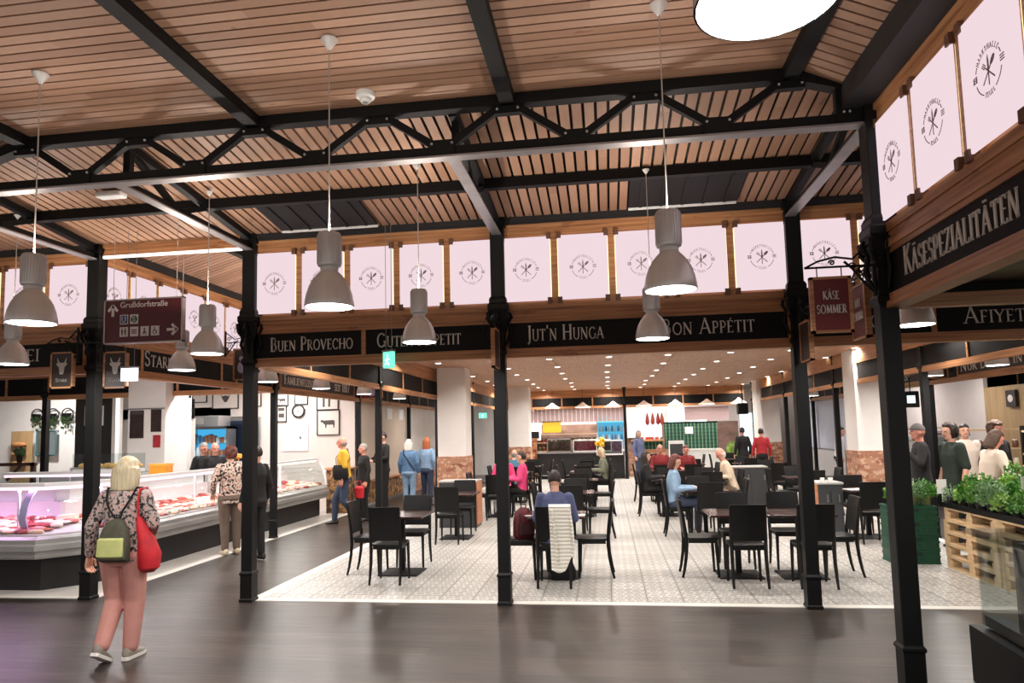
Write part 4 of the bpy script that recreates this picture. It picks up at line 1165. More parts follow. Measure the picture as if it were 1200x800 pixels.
# dark bag on the floor below
t = thing('handbag', 'dark handbag on the tiles below the chair with the cardigan', 'bag', (-.58, 8.62, .006))
m = MB(); m.loft([((0,0,0),(.15,0,0),(0,.07,0)),((0,0,.1),(.16,0,0),(0,.08,0)),((0,0,.2),(.12,0,0),(0,.04,0))], 16, pw=4); m.build('body', BLACKPL, t, True)
m = MB(); m.path([(-.1,0,.19),(-.08,0,.28),(.08,0,.28),(.1,0,.19)], .008, 6); m.build('handle', BLACKPL, t)
# ------------------------------------------------------------------ glass meat counters (profile swept along a path)
COUNTERBLACK = mat('w_black_counter_plinth', (14,14,15), .5)
BUMP1 = mat('w_light_metal_bumper', (176,176,174), .35, .5, .05, (3,3,3))
CASEIN = mat('w_white_case_lining', (224,216,216), .35)
RAILW = mat('w_white_counter_rail', (238,238,238), .3)
LEDPINK = emis('pink_case_light', (255,196,222), 2.6)
def sweep(mb, path, prof, mi=0, closed=True):
    """path: xy points; prof: (n,z) with n outward = right-hand side of travel"""
    P = [V((x,y)) for x,y in path]; N = []
    for i in range(len(P)):
        ds = []
        if i > 0: ds.append((P[i]-P[i-1]).normalized())
        if i < len(P)-1: ds.append((P[i+1]-P[i]).normalized())
        ns = [V((d.y,-d.x)) for d in ds]
        n = sum(ns, V((0,0))).normalized(); n = n/ max(.3, n.dot(ns[0])); N.append(n)
    k = len(prof); vs = []; fs = []
    for p, n in zip(P, N):
        for a, z in prof: vs.append((p.x+n.x*a, p.y+n.y*a, z))
    for i in range(len(P)-1):
        for j in range(k if closed else k-1):
            j2 = (j+1) % k; fs.append((i*k+j, i*k+j2, (i+1)*k+j2, (i+1)*k+j))
    if closed:
        fs.append(tuple(range(k-1,-1,-1))); fs.append(tuple((len(P)-1)*k+j for j in range(k)))
    mb.add(vs, fs, mi)
def meat_counter(label, path, posts, ends=(False, False), light=LEDPINK):
    t = thing('meat_counter', label, 'display counter')
    m = MB(); sweep(m, path, [(-.95,0),(-.03,0),(-.03,.42),(-.95,.42)]); m.build('plinth', COUNTERBLACK, t)
    m = MB(); sweep(m, path, [(.0,.40),(.14,.40),(.17,.43),(.17,.49),(.2,.5),(.2,.56),(.17,.58),(.17,.63),(.12,.66),(.0,.66)]); m.build('bumper', BUMP1, t)
    m = MB(); sweep(m, path, [(-.95,.42),(.0,.42),(.0,.66),(.1,.66),(.1,.68),(-.1,.68),(-.8,.8),(-.8,1.0),(-.95,1.0)]); m.build('display_deck', CASEIN, t)
    g = []
    for a in range(0, 9):
        q = math.radians(a*10); g.append((.12-.26*(1-math.cos(q)), .68+.56*math.sin(q)))
    m = MB(); sweep(m, path, g + [(a-.012, z) for a, z in reversed(g)]); m.build('curved_glass', GLASS, t, True)
    m = MB(); sweep(m, path, [(-.2,1.24),(-.06,1.24),(-.06,1.285),(-.2,1.285)]); m.build('top_rail', RAILW, t)
    m = MB(); sweep(m, path, [(-.82,1.235),(-.2,1.235),(-.2,1.245),(-.82,1.245)]); m.build('glass_shelf', GLASS, t)
    m = MB(); sweep(m, path, [(-.95,1.0),(-.88,1.0),(-.88,1.2),(-.95,1.2)]); m.build('rear_panel', RAILW, t)
    m = MB(); sweep(m, path, [(-.16,1.2),(-.1,1.2),(-.1,1.235),(-.16,1.235)]); m.build('light_tube', light, t)
    for x, y in posts:
        m = MB(); m.box(x-.012,x+.012,y-.012,y+.012,.68,1.24); m.build('support_rod', RAILW, t)
    for side, on in zip((0, 1), ends):
        if not on: continue
        p = path[0 if side == 0 else -1]; q = path[1 if side == 0 else -2]
        d = V((q[0]-p[0], q[1]-p[1])).normalized(); n = V((d.y,-d.x)) * (1 if side == 0 else -1)
        m = MB(); pts = [(p[0]+n.x*a, p[1]+n.y*a, z) for a, z in g] + [(p[0]-n.x*.2, p[1]-n.y*.2, 1.25)]
        m.path(pts, .026, 6); m.build('end_arch', RAILW, t)
    return t
XC = -6.45
meat_counter('long glass meat counter turning the corner behind the iron post, purple light on the glass', [(-10.2, 7.75), (-6.85, 7.75), (XC, 8.2), (XC, 12.0)], [(-8.3,7.95),(-7.35,7.95),(-6.62,9.0),(-6.62,10.6)], (False, True))
meat_counter('second glass meat counter further down the left aisle with white arched ends', [(XC, 12.15), (XC, 15.25)], [(-6.62,13.6)], (True, True), emis('warm_case_light', (255,226,206), 2.6))
meat_counter('rear meat counter seen through the front one', [(-10.2, 10.6), (-7.9, 10.6)], [(-9.0,10.75)], (False, True))
for a, b in (((-7.9, 8.1), (1.9, .05)), ((-9.6, 8.1), (1.2, .05))):
    l = bpy.data.lights.new('case_light', 'AREA'); l.shape = 'RECTANGLE'; l.size = b[0]; l.size_y = .05; l.energy = 24; l.color = (.92,.5,1)
    o = bpy.data.objects.new('case_light', l); COL.objects.link(o); o.location = (a[0], a[1]-.15, 1.19)
for y, ly, c in ((10.1, 3.4, (1,.86,.86)), (13.7, 2.9, (1,.9,.82))):
    l = bpy.data.lights.new('case_light', 'AREA'); l.shape = 'RECTANGLE'; l.size = .05; l.size_y = ly; l.energy = 40; l.color = c
    o = bpy.data.objects.new('case_light', l); COL.objects.link(o); o.location = (XC-.2, y, 1.19)
# curved glass divider posts, violet LED light painted into their colour
VIOLET = mat('violet_led_light_paint', (222,200,252), .3)
for (x, y, lab) in ((-7.15, 7.72, 'curved divider in the front meat counter, violet LED light painted on'), (XC+.02, 8.45, 'curved violet divider at the counter corner behind the woman\'s shoulder')):
    t = MB(); g = [( -.05, .7), (.0,.86),(-.03,1.0),(-.09,1.12),(-.18,1.21)]
    hor = V((0,-1,0)) if x < -6.9 else V((1,0,0)); tang = V((1,0,0)) if x < -6.9 else V((0,1,0))
    vs = []
    for a, z in g:
        for s in (-.05,.05): vs.append(V((x,y,z))+hor*(a-.06)+tang*s)
    for a, z in g:
        for s in (-.05,.05): vs.append(V((x,y,z))+hor*(a-.075)+tang*s)
    n = len(g); fs = []
    for i in range(n-1):
        fs += [(2*i,2*i+1,2*i+3,2*i+2),(2*n+2*i,2*n+2*i+2,2*n+2*i+3,2*n+2*i+1),(2*i,2*i+2,2*n+2*i+2,2*n+2*i),(2*i+1,2*n+2*i+1,2*n+2*i+3,2*i+3)]
    fs += [(0,2*n,2*n+1,1),(2*n-2,2*n-1,4*n-1,4*n-2)]
    t.add(vs, fs); tag(t.build('glass_divider', VIOLET, None, True), lab, 'divider')
# meat
def lump_mesh(i, sx, sy, sz):
    m = MB(); m.ball((0,0,0), sx, sy, sz, 12, 8)
    for k, v in enumerate(m.v):
        q = noise.noise(v*14+V((i*7.1,0,0))); v *= 1+.28*q; v.z = max(v.z, -sz*.6)+sz*.6
    return m
MEATS = [mat('raw_beef', (150,46,48), .35, 0, .35, (30,30,30)), mat('raw_pork', (226,140,130), .35, 0, .25, (24,24,24)), mat('poultry', (236,190,160), .4, 0, .15, (20,20,20)), mat('sausage_red', (168,66,50), .4, 0, .2, (30,30,30)), mat('pale_fat_cut', (238,214,196), .4, 0, .2, (30,30,30))]
MM = [lump_mesh(i, *random.choice([(.09,.06,.03),(.07,.07,.035),(.11,.05,.028),(.08,.08,.022)])).mesh('meat_cut', MEATS[i % 5], True) for i in range(15)]
def meat(x, y, z, lab, grp):
    o = obj('meat_cut', random.choice(MM)); o.location = (x, y, z); o.rotation_euler = (0, 0, random.uniform(0, 6.28)); s = random.uniform(.8, 1.25); o.scale = (s, s, s)
    tag(o, lab, 'meat', grp)
def deck_z(n): return .685 if n > -.1 else .685+(-.1-n)/.7*.12
for i in range(27):
    for n in (-.03, -.18, -.33, -.48, -.63):
        if random.random() < .9: meat(-10.0+i*.118+random.uniform(-.02,.02), 7.75-n, deck_z(n), 'cut of raw meat in the front meat counter', 'meat in the front counter')
for i in range(31):
    for n in (-.03, -.18, -.33, -.48, -.62):
        if random.random() < .9: meat(XC+n, 8.35+i*.118, deck_z(n), 'cut of raw meat in the receding part of the corner counter', 'meat along the aisle')
for i in range(26):
    for n in (-.03, -.2, -.38, -.55):
        if random.random() < .9: meat(XC+n, 12.3+i*.114, deck_z(n), 'cut of meat in the counter with arched ends', 'meat in the far counter')
TAG_ = mat('price_tag_card', (238,236,228), .5)
m = MB(); m.box(-.03,.03,-.003,.003,0,.045); m.box(-.012,.012,-.008,.008,-.012,.002); TM = m.mesh('price_tag', TAG_)
for i in range(14):
    o = obj('price_tag', TM); o.location = (XC+.05, 8.6+i*.25, .695); o.rotation_euler = (0,0,PI/2); tag(o, 'white price card along the aisle edge of the corner counter', 'price tag', 'price cards along the aisle')
for i in range(10):
    o = obj('price_tag', TM); o.location = (XC+.05, 12.4+i*.28, .695); o.rotation_euler = (0,0,PI/2); tag(o, 'white price card at the front of the arched counter', 'price tag', 'price cards in the far counter')
# things on the counter top
t = thing('scale', 'white counter scale with a display on the far meat counter', 'scale', (XC-.5, 13.2, 1.247))
m = MB(); m.box(-.17,.17,-.16,.16,0,.06); m.box(-.15,.15,-.14,.14,.06,.075); m.build('body', WHITEP, t, bevel=.006)
m = MB(); m.tube((-.12,0,.06),(-.12,0,.38), .014); m.box(-.15,-.09,-.14,.14,.36,.5); m.build('display', WHITEP, t, bevel=.006)
t = thing('flower_pot', 'small pot with orange flowers on the far meat counter', 'flowers', (XC-.45, 12.45, 1.247))
m = MB(); m.lathe([(.045,0),(.06,.1),(.055,.1)], 14); m.build('pot', WHITEP, t, True)
m = MB()
for k in range(14): a = random.random()*6.28; r = random.uniform(0,.09); m.ball((r*math.cos(a), r*math.sin(a), .2+random.uniform(-.03,.04)), .03, n=8, m=6)
m.tube((0,0,.09),(0,0,.2),.012,n=6); m.build('blossoms', mat('orange_blossom', (236,168,70), .6), t, True)
t = thing('storage_box', 'yellow box on the counter behind the woman with the backpack', 'box', (-6.95, 10.2, 1.248)); 
m = MB(); m.box(-.14,.14,-.1,.1,0,.16); m.build('body', mat('orange_box', (236,160,50), .5), t, bevel=.01); m = MB(); m.box(-.145,.145,-.105,.105,.13,.165); m.build('lid', mat('orange_lid', (244,180,80), .5), t)

# ------------------------------------------------------------------ walls and fittings of the butcher block
m = MB(); m.box(-16, -9.2, 16.2, 16.3, 0, 2.55); m.box(-8.55, XL-.08, 16.2, 16.3, 0, ZI); m.box(-16, -8.55, 16.2, 16.3, 2.3, ZI); struct('wall_butcher', m, PINKWALL)
m = MB(); m.box(-16, -11.3, 15.0, 15.1, 0, ZI); struct('wall_white_stall', m, WHITEWALL)
t = thing('wall_pillar', 'wide white pillar with posters behind the woman with the backpack', 'column', (-8.25, 12.0, 0))
m = MB(); m.box(-.37,.37,-.35,.35,0,ZI); m.build('shaft', WHITEWALL, t, bevel=.01)
m = MB(); m.box(-.37,.37,-.375,-.35,2.34,2.36); m.build('light_rail', GREYMETAL, t)
PFR = mat('black_picture_frame', (28,26,26), .4); PPAPER = mat('picture_paper', (228,218,210), .7); INK = mat('dark_grey_ink', (80,72,70), .7); POSTER = mat('dark_poster', (50,34,32), .5, 0, .5, (12,12,12)); POSTRED = mat('red_poster', (170,44,52), .5, 0, .3, (12,12,12))
def picture(label, x, y, z, w, h, fig=None, fm=PFR, pm=PPAPER):
    t = thing('picture', label, 'picture', (x, y, z))
    m = MB(); m.box(-w/2, w/2, -.012, 0, -h/2, h/2); m.build('sheet', pm, t)
    if fm:
        m = MB(); b = .018
        for q in ((-w/2-b,w/2+b,h/2-.003,h/2+b),(-w/2-b,w/2+b,-h/2-b,-h/2+.003)): m.box(q[0],q[1],-.025,.0,q[2],q[3])
        for q in (-w/2-b, w/2-.003): m.box(q, q+b+.003, -.025, 0, -h/2, h/2)
        m.build('frame', fm, t)
    if fig:
        m = MB(); fig(m, w, h); m.build('drawing', INK, t)
def cow(m, w, h):
    k = w/.55
    pts = [(-.2,.03),(-.185,.06),(-.15,.07),(-.13,.05),(0,.055),(.13,.06),(.165,.04),(.165,-.05),(.155,-.13),(.13,-.13),(.13,-.06),(.1,-.05),(.02,-.055),(-.04,-.05),(-.05,-.13),(-.075,-.13),(-.08,-.05),(-.12,-.03),(-.15,.01),(-.18,.0)]
    m.prism([(x*k,z*k) for x,z in pts], -.015, -.012)
def hen(m, w, h):
    k = w/.5; m.prism([(x*k,z*k) for x,z in [(-.12,-.02),(-.05,-.06),(.03,-.06),(.09,0),(.12,.09),(.06,.03),(-.02,.04),(-.09,.08),(-.1,.03)]], -.015, -.012); stroke(m, [(0,-.06*k),(0,-.11*k)], .012*k, -.015, .003)
def goat(m, w, h):
    k = w/.6; m.prism([(x*k,z*k) for x,z in [(-.12,.08),(-.07,.03),(0,.05),(.07,.03),(.12,.09),(.08,-.02),(.03,-.1),(-.03,-.1),(-.08,-.02)]], -.015, -.012)
yb = 16.195
picture('framed drawing of a cow on the wall behind the far counter', -6.66, yb, 2.1, .54, .58, cow)
picture('framed picture of legs half hidden by the Familienfleischerei sign', -6.68, yb, 2.62, .52, .4, lambda m,w,h: [m.box(x,x+.05,-.015,-.012,-.14,.1) for x in (-.12,.02)])
picture('framed animal picture left above the round clock', -7.85, yb, 2.68, .3, .28, cow)
picture('framed picture above the round clock', -7.35, yb, 2.7, .3, .26, None)
picture('framed document left of the round clock', -7.86, yb, 2.35, .24, .38, lambda m,w,h: [m.box(-.08,.08,-.015,-.012,.06,.14),m.box(-.07,.07,-.015,-.012,-.1,.0)])
picture('large unframed white sheet below the round clock', -7.5, yb, 1.75, .66, .64, lambda m,w,h: m.ball((.13,-.013,-.0),.025,.004,.03,8,6), None, mat('pale_blue_sheet', (222,226,236), .5))
t = thing('wall_clock', 'round black-rimmed clock on the butcher wall', 'clock', (-7.42, yb, 2.4))
m = MB(); R90 = Matrix.Rotation(PI/2, 4, 'X'); m.lathe([(.13,0),(.165,0),(.17,.03),(.13,.035)], 28, T=R90, capb=False, capt=False); m.build('rim', PFR, t, True)
m = MB(); m.lathe([(0,.01),(.135,.01)], 28, T=R90, capb=False, capt=False); m.build('dial', PPAPER, t)
m = MB(); stroke(m, [(0,0),(.0,.09)], .01, -.016, .004); stroke(m, [(0,0),(-.05,-.03)], .012, -.016, .004); m.build('hands', PFR, t)
picture('small framed hen picture on the wall left of the doorway', -10.02, yb, 2.9, .36, .42, hen)
picture('large framed goat head picture right of the hen picture', -9.33, yb, 2.78, .66, .52, goat)
picture('framed picture half hidden by the post left of Buen Provecho', -8.6, yb, 2.8, .4, .5, hen)
picture('dark poster at the left on the white pillar', -8.43, 11.645, 2.07, .27, .5, None, None, POSTER)
picture('dark narrow poster on the right of the white pillar', -8.05, 11.645, 2.13, .2, .4, None, None, POSTER)
picture('red poster low on the white pillar', -8.03, 11.643, 1.76, .14, .22, None, None, POSTRED)
picture('white sign strip at the top of the left pillar poster', -8.43, 11.636, 2.28, .24, .06, None, None, INK)
# fridge wall with blue light
t = thing('wall_fridge', 'lit blue refrigerated shelf behind the two butchers', 'fridge', (-9.4, 15.6, 0))
m = MB(); m.box(-.52,.52,-.05,.35,0,1.0); m.box(-.52,-.46,-.05,.35,1,2.06); m.box(.46,.52,-.05,.35,1,2.06); m.box(-.52,.52,-.05,.35,2.0,2.06); m.box(-.52,.52,.3,.35,1,2.06); m.build('cabinet', CHROME, t)
m = MB(); m.box(-.46,.46,.27,.3,1.0,2.0); m.build('back_light', emis('blue_fridge_glow', (70,170,220), 1.0), t)
for k in range(3):
    m = MB(); m.box(-.46,.46,-.02,.27,1.05+.3*k,1.07+.3*k); m.build('shelf', GLASS, t)
PK = [mat('packed_goods_pale', (200,220,230), .4), mat('packed_goods_blue', (60,130,180), .4), mat('packed_goods_brown', (150,110,90), .4)]
for k in range(3):
    for i in range(9):
        h = random.uniform(.1,.2); m = MB(); m.box(-.04,.04,-.05,.05,0,h); m.box(-.03,.03,-.04,.04,h,h+.02)
        o = m.build('food_pack', PK[random.randrange(3)]); o.location = (-9.4-.4+i*.1, 15.68, 1.072+.3*k); tag(o, 'small food pack on the blue-lit fridge shelves', 'food pack', 'packs in the blue fridge')
t = thing('extractor_hood', 'steel extractor hood above the blue fridge', 'hood', (-9.36, 15.4, 2.06)); m = MB(); m.box(-.45,.45,-.25,.3,.0,.25); m.build('body', CHROME, t, bevel=.01); m = MB(); m.box(-.4,.1,-.262,-.25,.05,.2); m.build('filter', GREYMETAL, t)
t = thing('cold_room_door', 'dark blue-grey cold room door right of the fridge', 'door', (-8.8, 16.18, 0)); m = MB(); m.box(-.36,.36,-.06,-.02,0,2.2); m.build('leaf', mat('cold_room_blue', (44,56,78), .35, .3), t); m = MB(); m.box(-.4,.4,-.04,0,0,2.28); m.build('frame', CHROME, t); m = MB(); m.box(.24,.3,-.1,-.06,1.0,1.2); m.build('handle', CHROME, t)
t = thing('doorway_frame', 'open dark doorway behind the white pillar', 'doorway', (-8.66, 13.0, 0)); m = MB(); m.box(-.4,-.34,-.04,.04,0,2.95); m.box(.3,.4,-.06,.06,0,2.95); m.box(-.4,.4,-.04,.04,2.6,2.95); m.build('frame', WHITEWALL, t); m = MB(); m.box(-.34,.3,.3,.33,2.2,2.6); m.box(-.34,.3,.3,.33,0,1.0); m.build('screen', DARKBOARD, t); m = MB(); m.box(-.34,.3,.34,.36,1.0,2.2); m.build('inner_wall', WHITEWALL, t)
# items on the far-left white wall
def wall_pot(x, z, lab):
    t = thing('hanging_planter', lab, 'plant', (x, 14.95, z))
    m = MB(); m.path([(.15*math.cos(a),-.03,.15*math.sin(a)) for a in [2*PI*k/20 for k in range(21)]], .014, 6); m.build('ring', BLACKPL, t)
    m = MB(); m.loft([((0,-.06,-.1),(.08,0,0),(0,.05,0)),((0,-.06,.03),(.13,0,0),(0,.06,0))], 14); m.build('pot', BLACKPL, t, True)
    m = MB()
    for k in range(40):
        a = random.uniform(-.12,.12); l = random.uniform(.0,.35); c = V((a,-.08+random.uniform(-.04,.04),-.05-l*random.random()))
        m.add([c+V((-.03,0,0)), c+V((0,-.02,.03)), c+V((.03,0,0)), c+V((0,.01,-.06))], [(0,1,2,3)])
    m.build('foliage', mat('dark_green_leaf', (50,74,38), .6), t)
wall_pot(-13.4, 2.42, 'round wall planter left of the slim post on the far white wall'); wall_pot(-12.98, 2.42, 'round wall planter right of the slim post on the far white wall'); wall_pot(-12.6, 2.42, 'round wall planter with a trailing plant on the far white wall')
t = thing('bread_display', 'wooden display board with breads at the far left', 'display', (-13.55, 14.7, 0)); m = MB(); m.box(-.26,.26,-.06,0,0,2.05); m.build('board', OAKPANEL, t)
BRD = mat('bread_crust', (186,130,78), .6, 0, .2, (20,20,20))
for k in range(3):
    m = MB(); m.ball((0,-.12,1.3+.22*k), .2,.07,.06,12,8); m.build('bread', BRD, t, True)
t = thing('mirror', 'wall mirror with rounded teal frame at the far left', 'mirror', (-13.1, 14.9, 1.76)); m = MB(); m.box(-.24,.24,-.02,0,-.27,.27); m.build('glass', mat('mirror_glass', (200,220,226), .08, .9), t); m = MB(); m.path([(-.25,-.02,-.28),(-.25,-.02,.28),(.25,-.02,.28),(.25,-.02,-.28),(-.25,-.02,-.28)], .025, 6); m.build('frame', mat('teal_frame', (70,110,116), .5), t)
t = thing('wood_partition', 'dark brown wooden partition at the left edge', 'partition', (-12.9, 12.2, 0)); m = MB(); m.box(-1.2,.15,-.04,.04,0,2.55); m.build('panel', mat('dark_walnut', (58,30,22), .5, 0, .2, (2,2,14)), t); m = MB(); m.box(.1,.18,-.06,.06,0,2.55); m.build('end_post', mat('dark_walnut', (58,30,22)), t)
t = thing('window_hatch', 'dark serving hatch with a white notice left of the pillar', 'hatch', (-10.35, 13.0, 0)); m = MB(); m.box(-.42,.42,-.03,.03,1.25,2.75); m.build('dark_pane', mat('dark_hatch', (40,42,44), .25), t); m = MB(); m.box(.42,.5,-.05,.05,.9,2.85); m.box(-.5,.5,-.05,.05,1.18,1.26); m.build('frame', WHITEP, t); m = MB(); m.box(-.2,.22,-.05,-.035,2.1,2.5); m.build('notice', WHITEP, t)
t = thing('cheese_display', 'yellow-lit display with rolls behind the corner post', 'display', (-8.55, 11.1, 1.247)); m = MB(); m.box(-.6,.6,-.12,.12,0,.06); m.build('body', WHITEP, t); m = MB(); m.box(-.6,.6,-.12,.12,.06,.32); m.build('glass', GLASS, t)
for i in range(8):
    m = MB(); m.ball((0,0,.05),.09,.07,.05,12,8); o = m.build('bread_roll', mat('golden_roll', (236,190,110), .5), None, True); o.location = (-9.0+i*.14, 11.06+.06*(i % 2), 1.309); tag(o, 'golden bread roll in the yellow-lit display', 'bread roll', 'rolls in the display')
t = thing('counter_fence', 'dark wooden rail with a diagonal brace on the rear counter', 'rail', (-11.3, 11.6, 0)); m = MB(); m.box(-.9,.9,-.03,.03,1.36,1.42); m.box(.8,.88,-.03,.03,.9,1.42); m.box(-.9,-.82,-.03,.03,.9,1.42); m.bar((.3,0,1.1),(.6,0,1.38),.04,.04); m.build('rail', mat('dark_walnut', (58,30,22)), t)
for x, lab in ((-11.6, 'left'), (-10.75, 'right')):
    t = thing('small_plant', f'small round plant in a dark pot on the wooden rail, {lab} one', 'plant', (x, 11.6, 1.42)); m = MB(); m.lathe([(.04,0),(.055,.12),(.05,.12)], 12); m.build('pot', BLACKPL, t, True)
    m = MB(); m.ball((0,0,.2), .1,.1,.09,12,8)
    for v in m.v: v += v.normalized()*.0+V((random.uniform(-.012,.012),random.uniform(-.012,.012),random.uniform(-.012,.012)))
    m.build('foliage', MATS['dark_green_leaf'], t)

# closed shop fronts further down the left aisle
MOSA = blotch_mat('golden_brown_mosaic', (74,52,36), (140,102,62), (176,140,92), 9)
m = MB(); m.box(-6.1, -6.0, 16.5, 20.5, .62, 2.62); struct('wall_shutter', m, BEIGE)
t = thing('shop_plinth', 'golden brown patterned plinth of the closed shop in the left aisle', 'plinth', (-5.98, 18.5, 0)); m = MB(); m.box(-.06,.04,-2.1,2.05,.08,.6); m.build('panel', MOSA, t); m = MB(); m.box(-.08,.1,-2.1,2.05,.6,.64); m.build('ledge', PINE, t)
t = thing('shop_plinth', 'patterned end panel between meat counter and closed shop', 'plinth', (-6.1, 15.75, 0)); m = MB(); m.box(-.35,.15,-.2,.3,.0,1.0); m.build('panel', MOSA, t); m = MB(); m.box(-.4,.2,-.25,.35,1.0,1.04); m.build('ledge', PINE, t)
for k, (y, w) in enumerate(((18.9,.5),(20.0,.45))): 
    m = MB(); m.box(-6.0,-5.985,y-w/2,y+w/2,2.2,2.5); m.box(-5.985,-5.975,y-w/2+.03,y+w/2-.03,2.24,2.46); tag(m.build('notice', WHITEP), f'white notice on the closed shop front, {"nearer" if not k else "farther"} one', 'notice')
m = MB(); m.box(-6.1, -6.0, 20.7, 26, 0, 2.62); struct('wall_shutter_rear', m, WHITEWALL)
m = MB(); m.box(-6.03, -5.97, 20.7, 26, 0, .9); struct('trim_brick', m, BRICK)
m = MB(); m.box(-3.9, -3.2, 29, 29.2, 0, 3.2); m.box(-6, -3.9, 29, 29.1, 0, 3.2); struct('wall_far_left', m, WHITEWALL)
# ------------------------------------------------------------------ herb stall at the right
PALW = mat('pale_pallet_wood', (206,176,136), .7, 0, .2, (4,4,30), .2)
def pallet_parts():
    d = {}
    m = MB()
    for k in range(5): x = -.4+k*.175; m.box(x, x+.1, -.6, .6, .122, .144)
    for y in (-.6, -.05, .5): m.box(-.4, .4, y, y+.1, .1, .122)
    d['top_deck'] = m.mesh('top_deck', PALW)
    m = MB(); m.box(-.05,.05,-.07,.07,.022,.1); d['block'] = m.mesh('block', PALW)
    m = MB(); m.box(-.05,.05,-.6,.6,0,.022); d['runner'] = m.mesh('runner', PALW)
    return d
PD = pallet_parts()
for s, y in (('far', 8.93), ('near', 7.71)):
    for k in range(5):
        t = thing('pallet', f'wooden pallet in the {s} stack under the herbs, {"bottom" if k == 0 else "top" if k == 4 else nth[k]+" from the floor"}', 'pallet', (4.52+random.uniform(-.015,.015), y+random.uniform(-.01,.01), .004+k*.146), 0, 'stacked pallets')
        obj('top_deck', PD['top_deck'], t)
        for x in (-.35, 0, .35):
            o = obj('runner', PD['runner'], t); o.location = (x,0,0)
            for yy in (-.53, 0, .53): o = obj('block', PD['block'], t); o.location = (x,yy,0)
GCR = mat('green_crate_plastic', (16,74,54), .45)
def crate(z, lab):
    t = thing('plastic_crate', lab, 'crate', (3.83, 9.86, z), random.uniform(-.02,.02), 'green crates')
    m = MB(); w, d, h, q = .27, .19, .178, .012
    m.box(-w,w,-d,d,0,.012)
    for a in ((-w,w,-d,-d+q),(-w,w,d-q,d),(-w,-w+q,-d,d),(w-q,w,-d,d)): m.box(a[0],a[1],a[2],a[3],.012,h)
    for zz in (.0, .085, h-.022): m.box(-w-.008,w+.008,-d-.008,d+.008,zz,zz+.02) if zz == .0 else [m.box(-w-.008,w+.008,-d-.008,-d,zz,zz+.02), m.box(-w-.008,w+.008,d,d+.008,zz,zz+.02), m.box(-w-.008,-w,-d,d,zz,zz+.02), m.box(w,w+.008,-d,d,zz,zz+.02)]
    for k in range(6): x = -w+.03+k*(2*w-.06)/5; m.box(x-.006,x+.006,-d-.007,-d,.02,h-.02)
    m.build('body', GCR, t)
    for s in (-1,1):
        m = MB(); m.box(-.06,.06,-d-.012,-d-.006,.11,.145) if s < 0 else m.box(-.06,.06,d+.006,d+.012,.11,.145); m.build('grip', mat('dark_green_grip', (8,44,32), .5), t)
for k in range(4): crate(.004+k*.182, 'green plastic crate left of the pallets, ' + ('bottom of the stack', 'second from the floor', 'third from the floor', 'top of the stack')[k])
LEAFS = [mat('basil_leaf', (74,134,44), .5, 0, .3, (8,8,8)), mat('herb_leaf', (102,156,66), .5, 0, .3, (8,8,8)), mat('rosemary_leaf', (128,160,120), .6, 0, .25, (8,8,8)), mat('light_herb_leaf', (140,180,84), .5, 0, .3, (8,8,8))]
POTS = [mat('black_plant_pot', (30,30,31), .5), mat('olive_plant_pot', (112,122,72), .5)]
def herb_meshes(seed, kind, R_, Hh, n):
    r = random.Random(seed); m = MB()
    for i in range(n):
        a = r.random()*6.28; q = math.sqrt(r.random())*R_; z = .08+Hh*r.random()*(1-.45*(q/R_)**2)
        c = V((q*math.cos(a), q*math.sin(a), z)); l = r.uniform(.022,.045) if kind != 2 else r.uniform(.03,.06); w = l*(.45 if kind != 2 else .12)
        d = V((math.cos(a)*r.random(), math.sin(a)*r.random(), r.uniform(-.2,1))).normalized(); s = d.cross(V((r.uniform(-1,1),r.uniform(-1,1),.3))).normalized()
        u = d.cross(s)*.12*l
        m.add([c-d*l*.5, c+s*w+u, c+d*l*.5, c-s*w+u], [(0,1,2,3)])
    for k in range(7):
        a = k*.9; m.path([(0,0,.05),(.4*R_*math.cos(a),.4*R_*math.sin(a),.05+Hh*.5),(.7*R_*math.cos(a),.7*R_*math.sin(a),.05+Hh*.8)], .0035, 4)
    return m.mesh('foliage', LEAFS[kind], False, False)
HM = [herb_meshes(k, k % 4, .125, .2+.03*(k % 3), 260) for k in range(8)]
m = MB(); m.lathe([(.05,0),(.068,.1),(.072,.1),(.072,.115),(.062,.115),(.055,.09)], 16); PM_ = [m.mesh('pot', p, True) for p in POTS]
t = thing('plant_tray', 'long black plant tray on top of the pallets', 'tray', (4.5, 8.35, .735)); m = MB(); m.box(-.38,.38,-1.25,1.25,0,.015)
for a in ((-.38,-.36,-1.25,1.25),(.36,.38,-1.25,1.25),(-.38,.38,-1.25,-1.23),(-.38,.38,1.23,1.25)): m.box(a[0],a[1],a[2],a[3],.015,.06)
m.build('body', BLACKPL, t)
cnt = 0
for j, x in enumerate((4.22, 4.5, 4.76)):
    for i in range(11):
        y = 7.2+i*.225
        t = thing('potted_herb', f'green potted herb on the pallet tray, {nth[min(i,9)] if i < 10 else "last"} from the near end in the {["front","middle","back"][j]} row', 'potted herb', (x+random.uniform(-.02,.02), y, .751), random.random()*6, 'potted herbs')
        obj('pot', PM_[0], t); f = obj('foliage', HM[(cnt*3+j) % 8], t); s = random.uniform(.85, 1.3); f.scale = (s,s,s*random.uniform(.8,1.25)); cnt += 1
for i, x in enumerate((3.68, 3.88, 4.03)):
    t = thing('potted_herb', f'green potted herb on the green crates, {["left","middle","right"][i]} one in an olive pot', 'potted herb', (x, 9.8, .735), i, 'potted herbs')
    obj('pot', PM_[1], t); f = obj('foliage', HM[i*2], t); f.scale = (1.15,1.15,1.1)
t = thing('flowering_herb', 'taller herb with small white blossoms among the herb pots', 'potted herb', (4.72, 9.05, .751)); obj('pot', PM_[0], t); f = obj('foliage', HM[1], t); f.scale = (1.1,1.1,1.9)
m = MB()
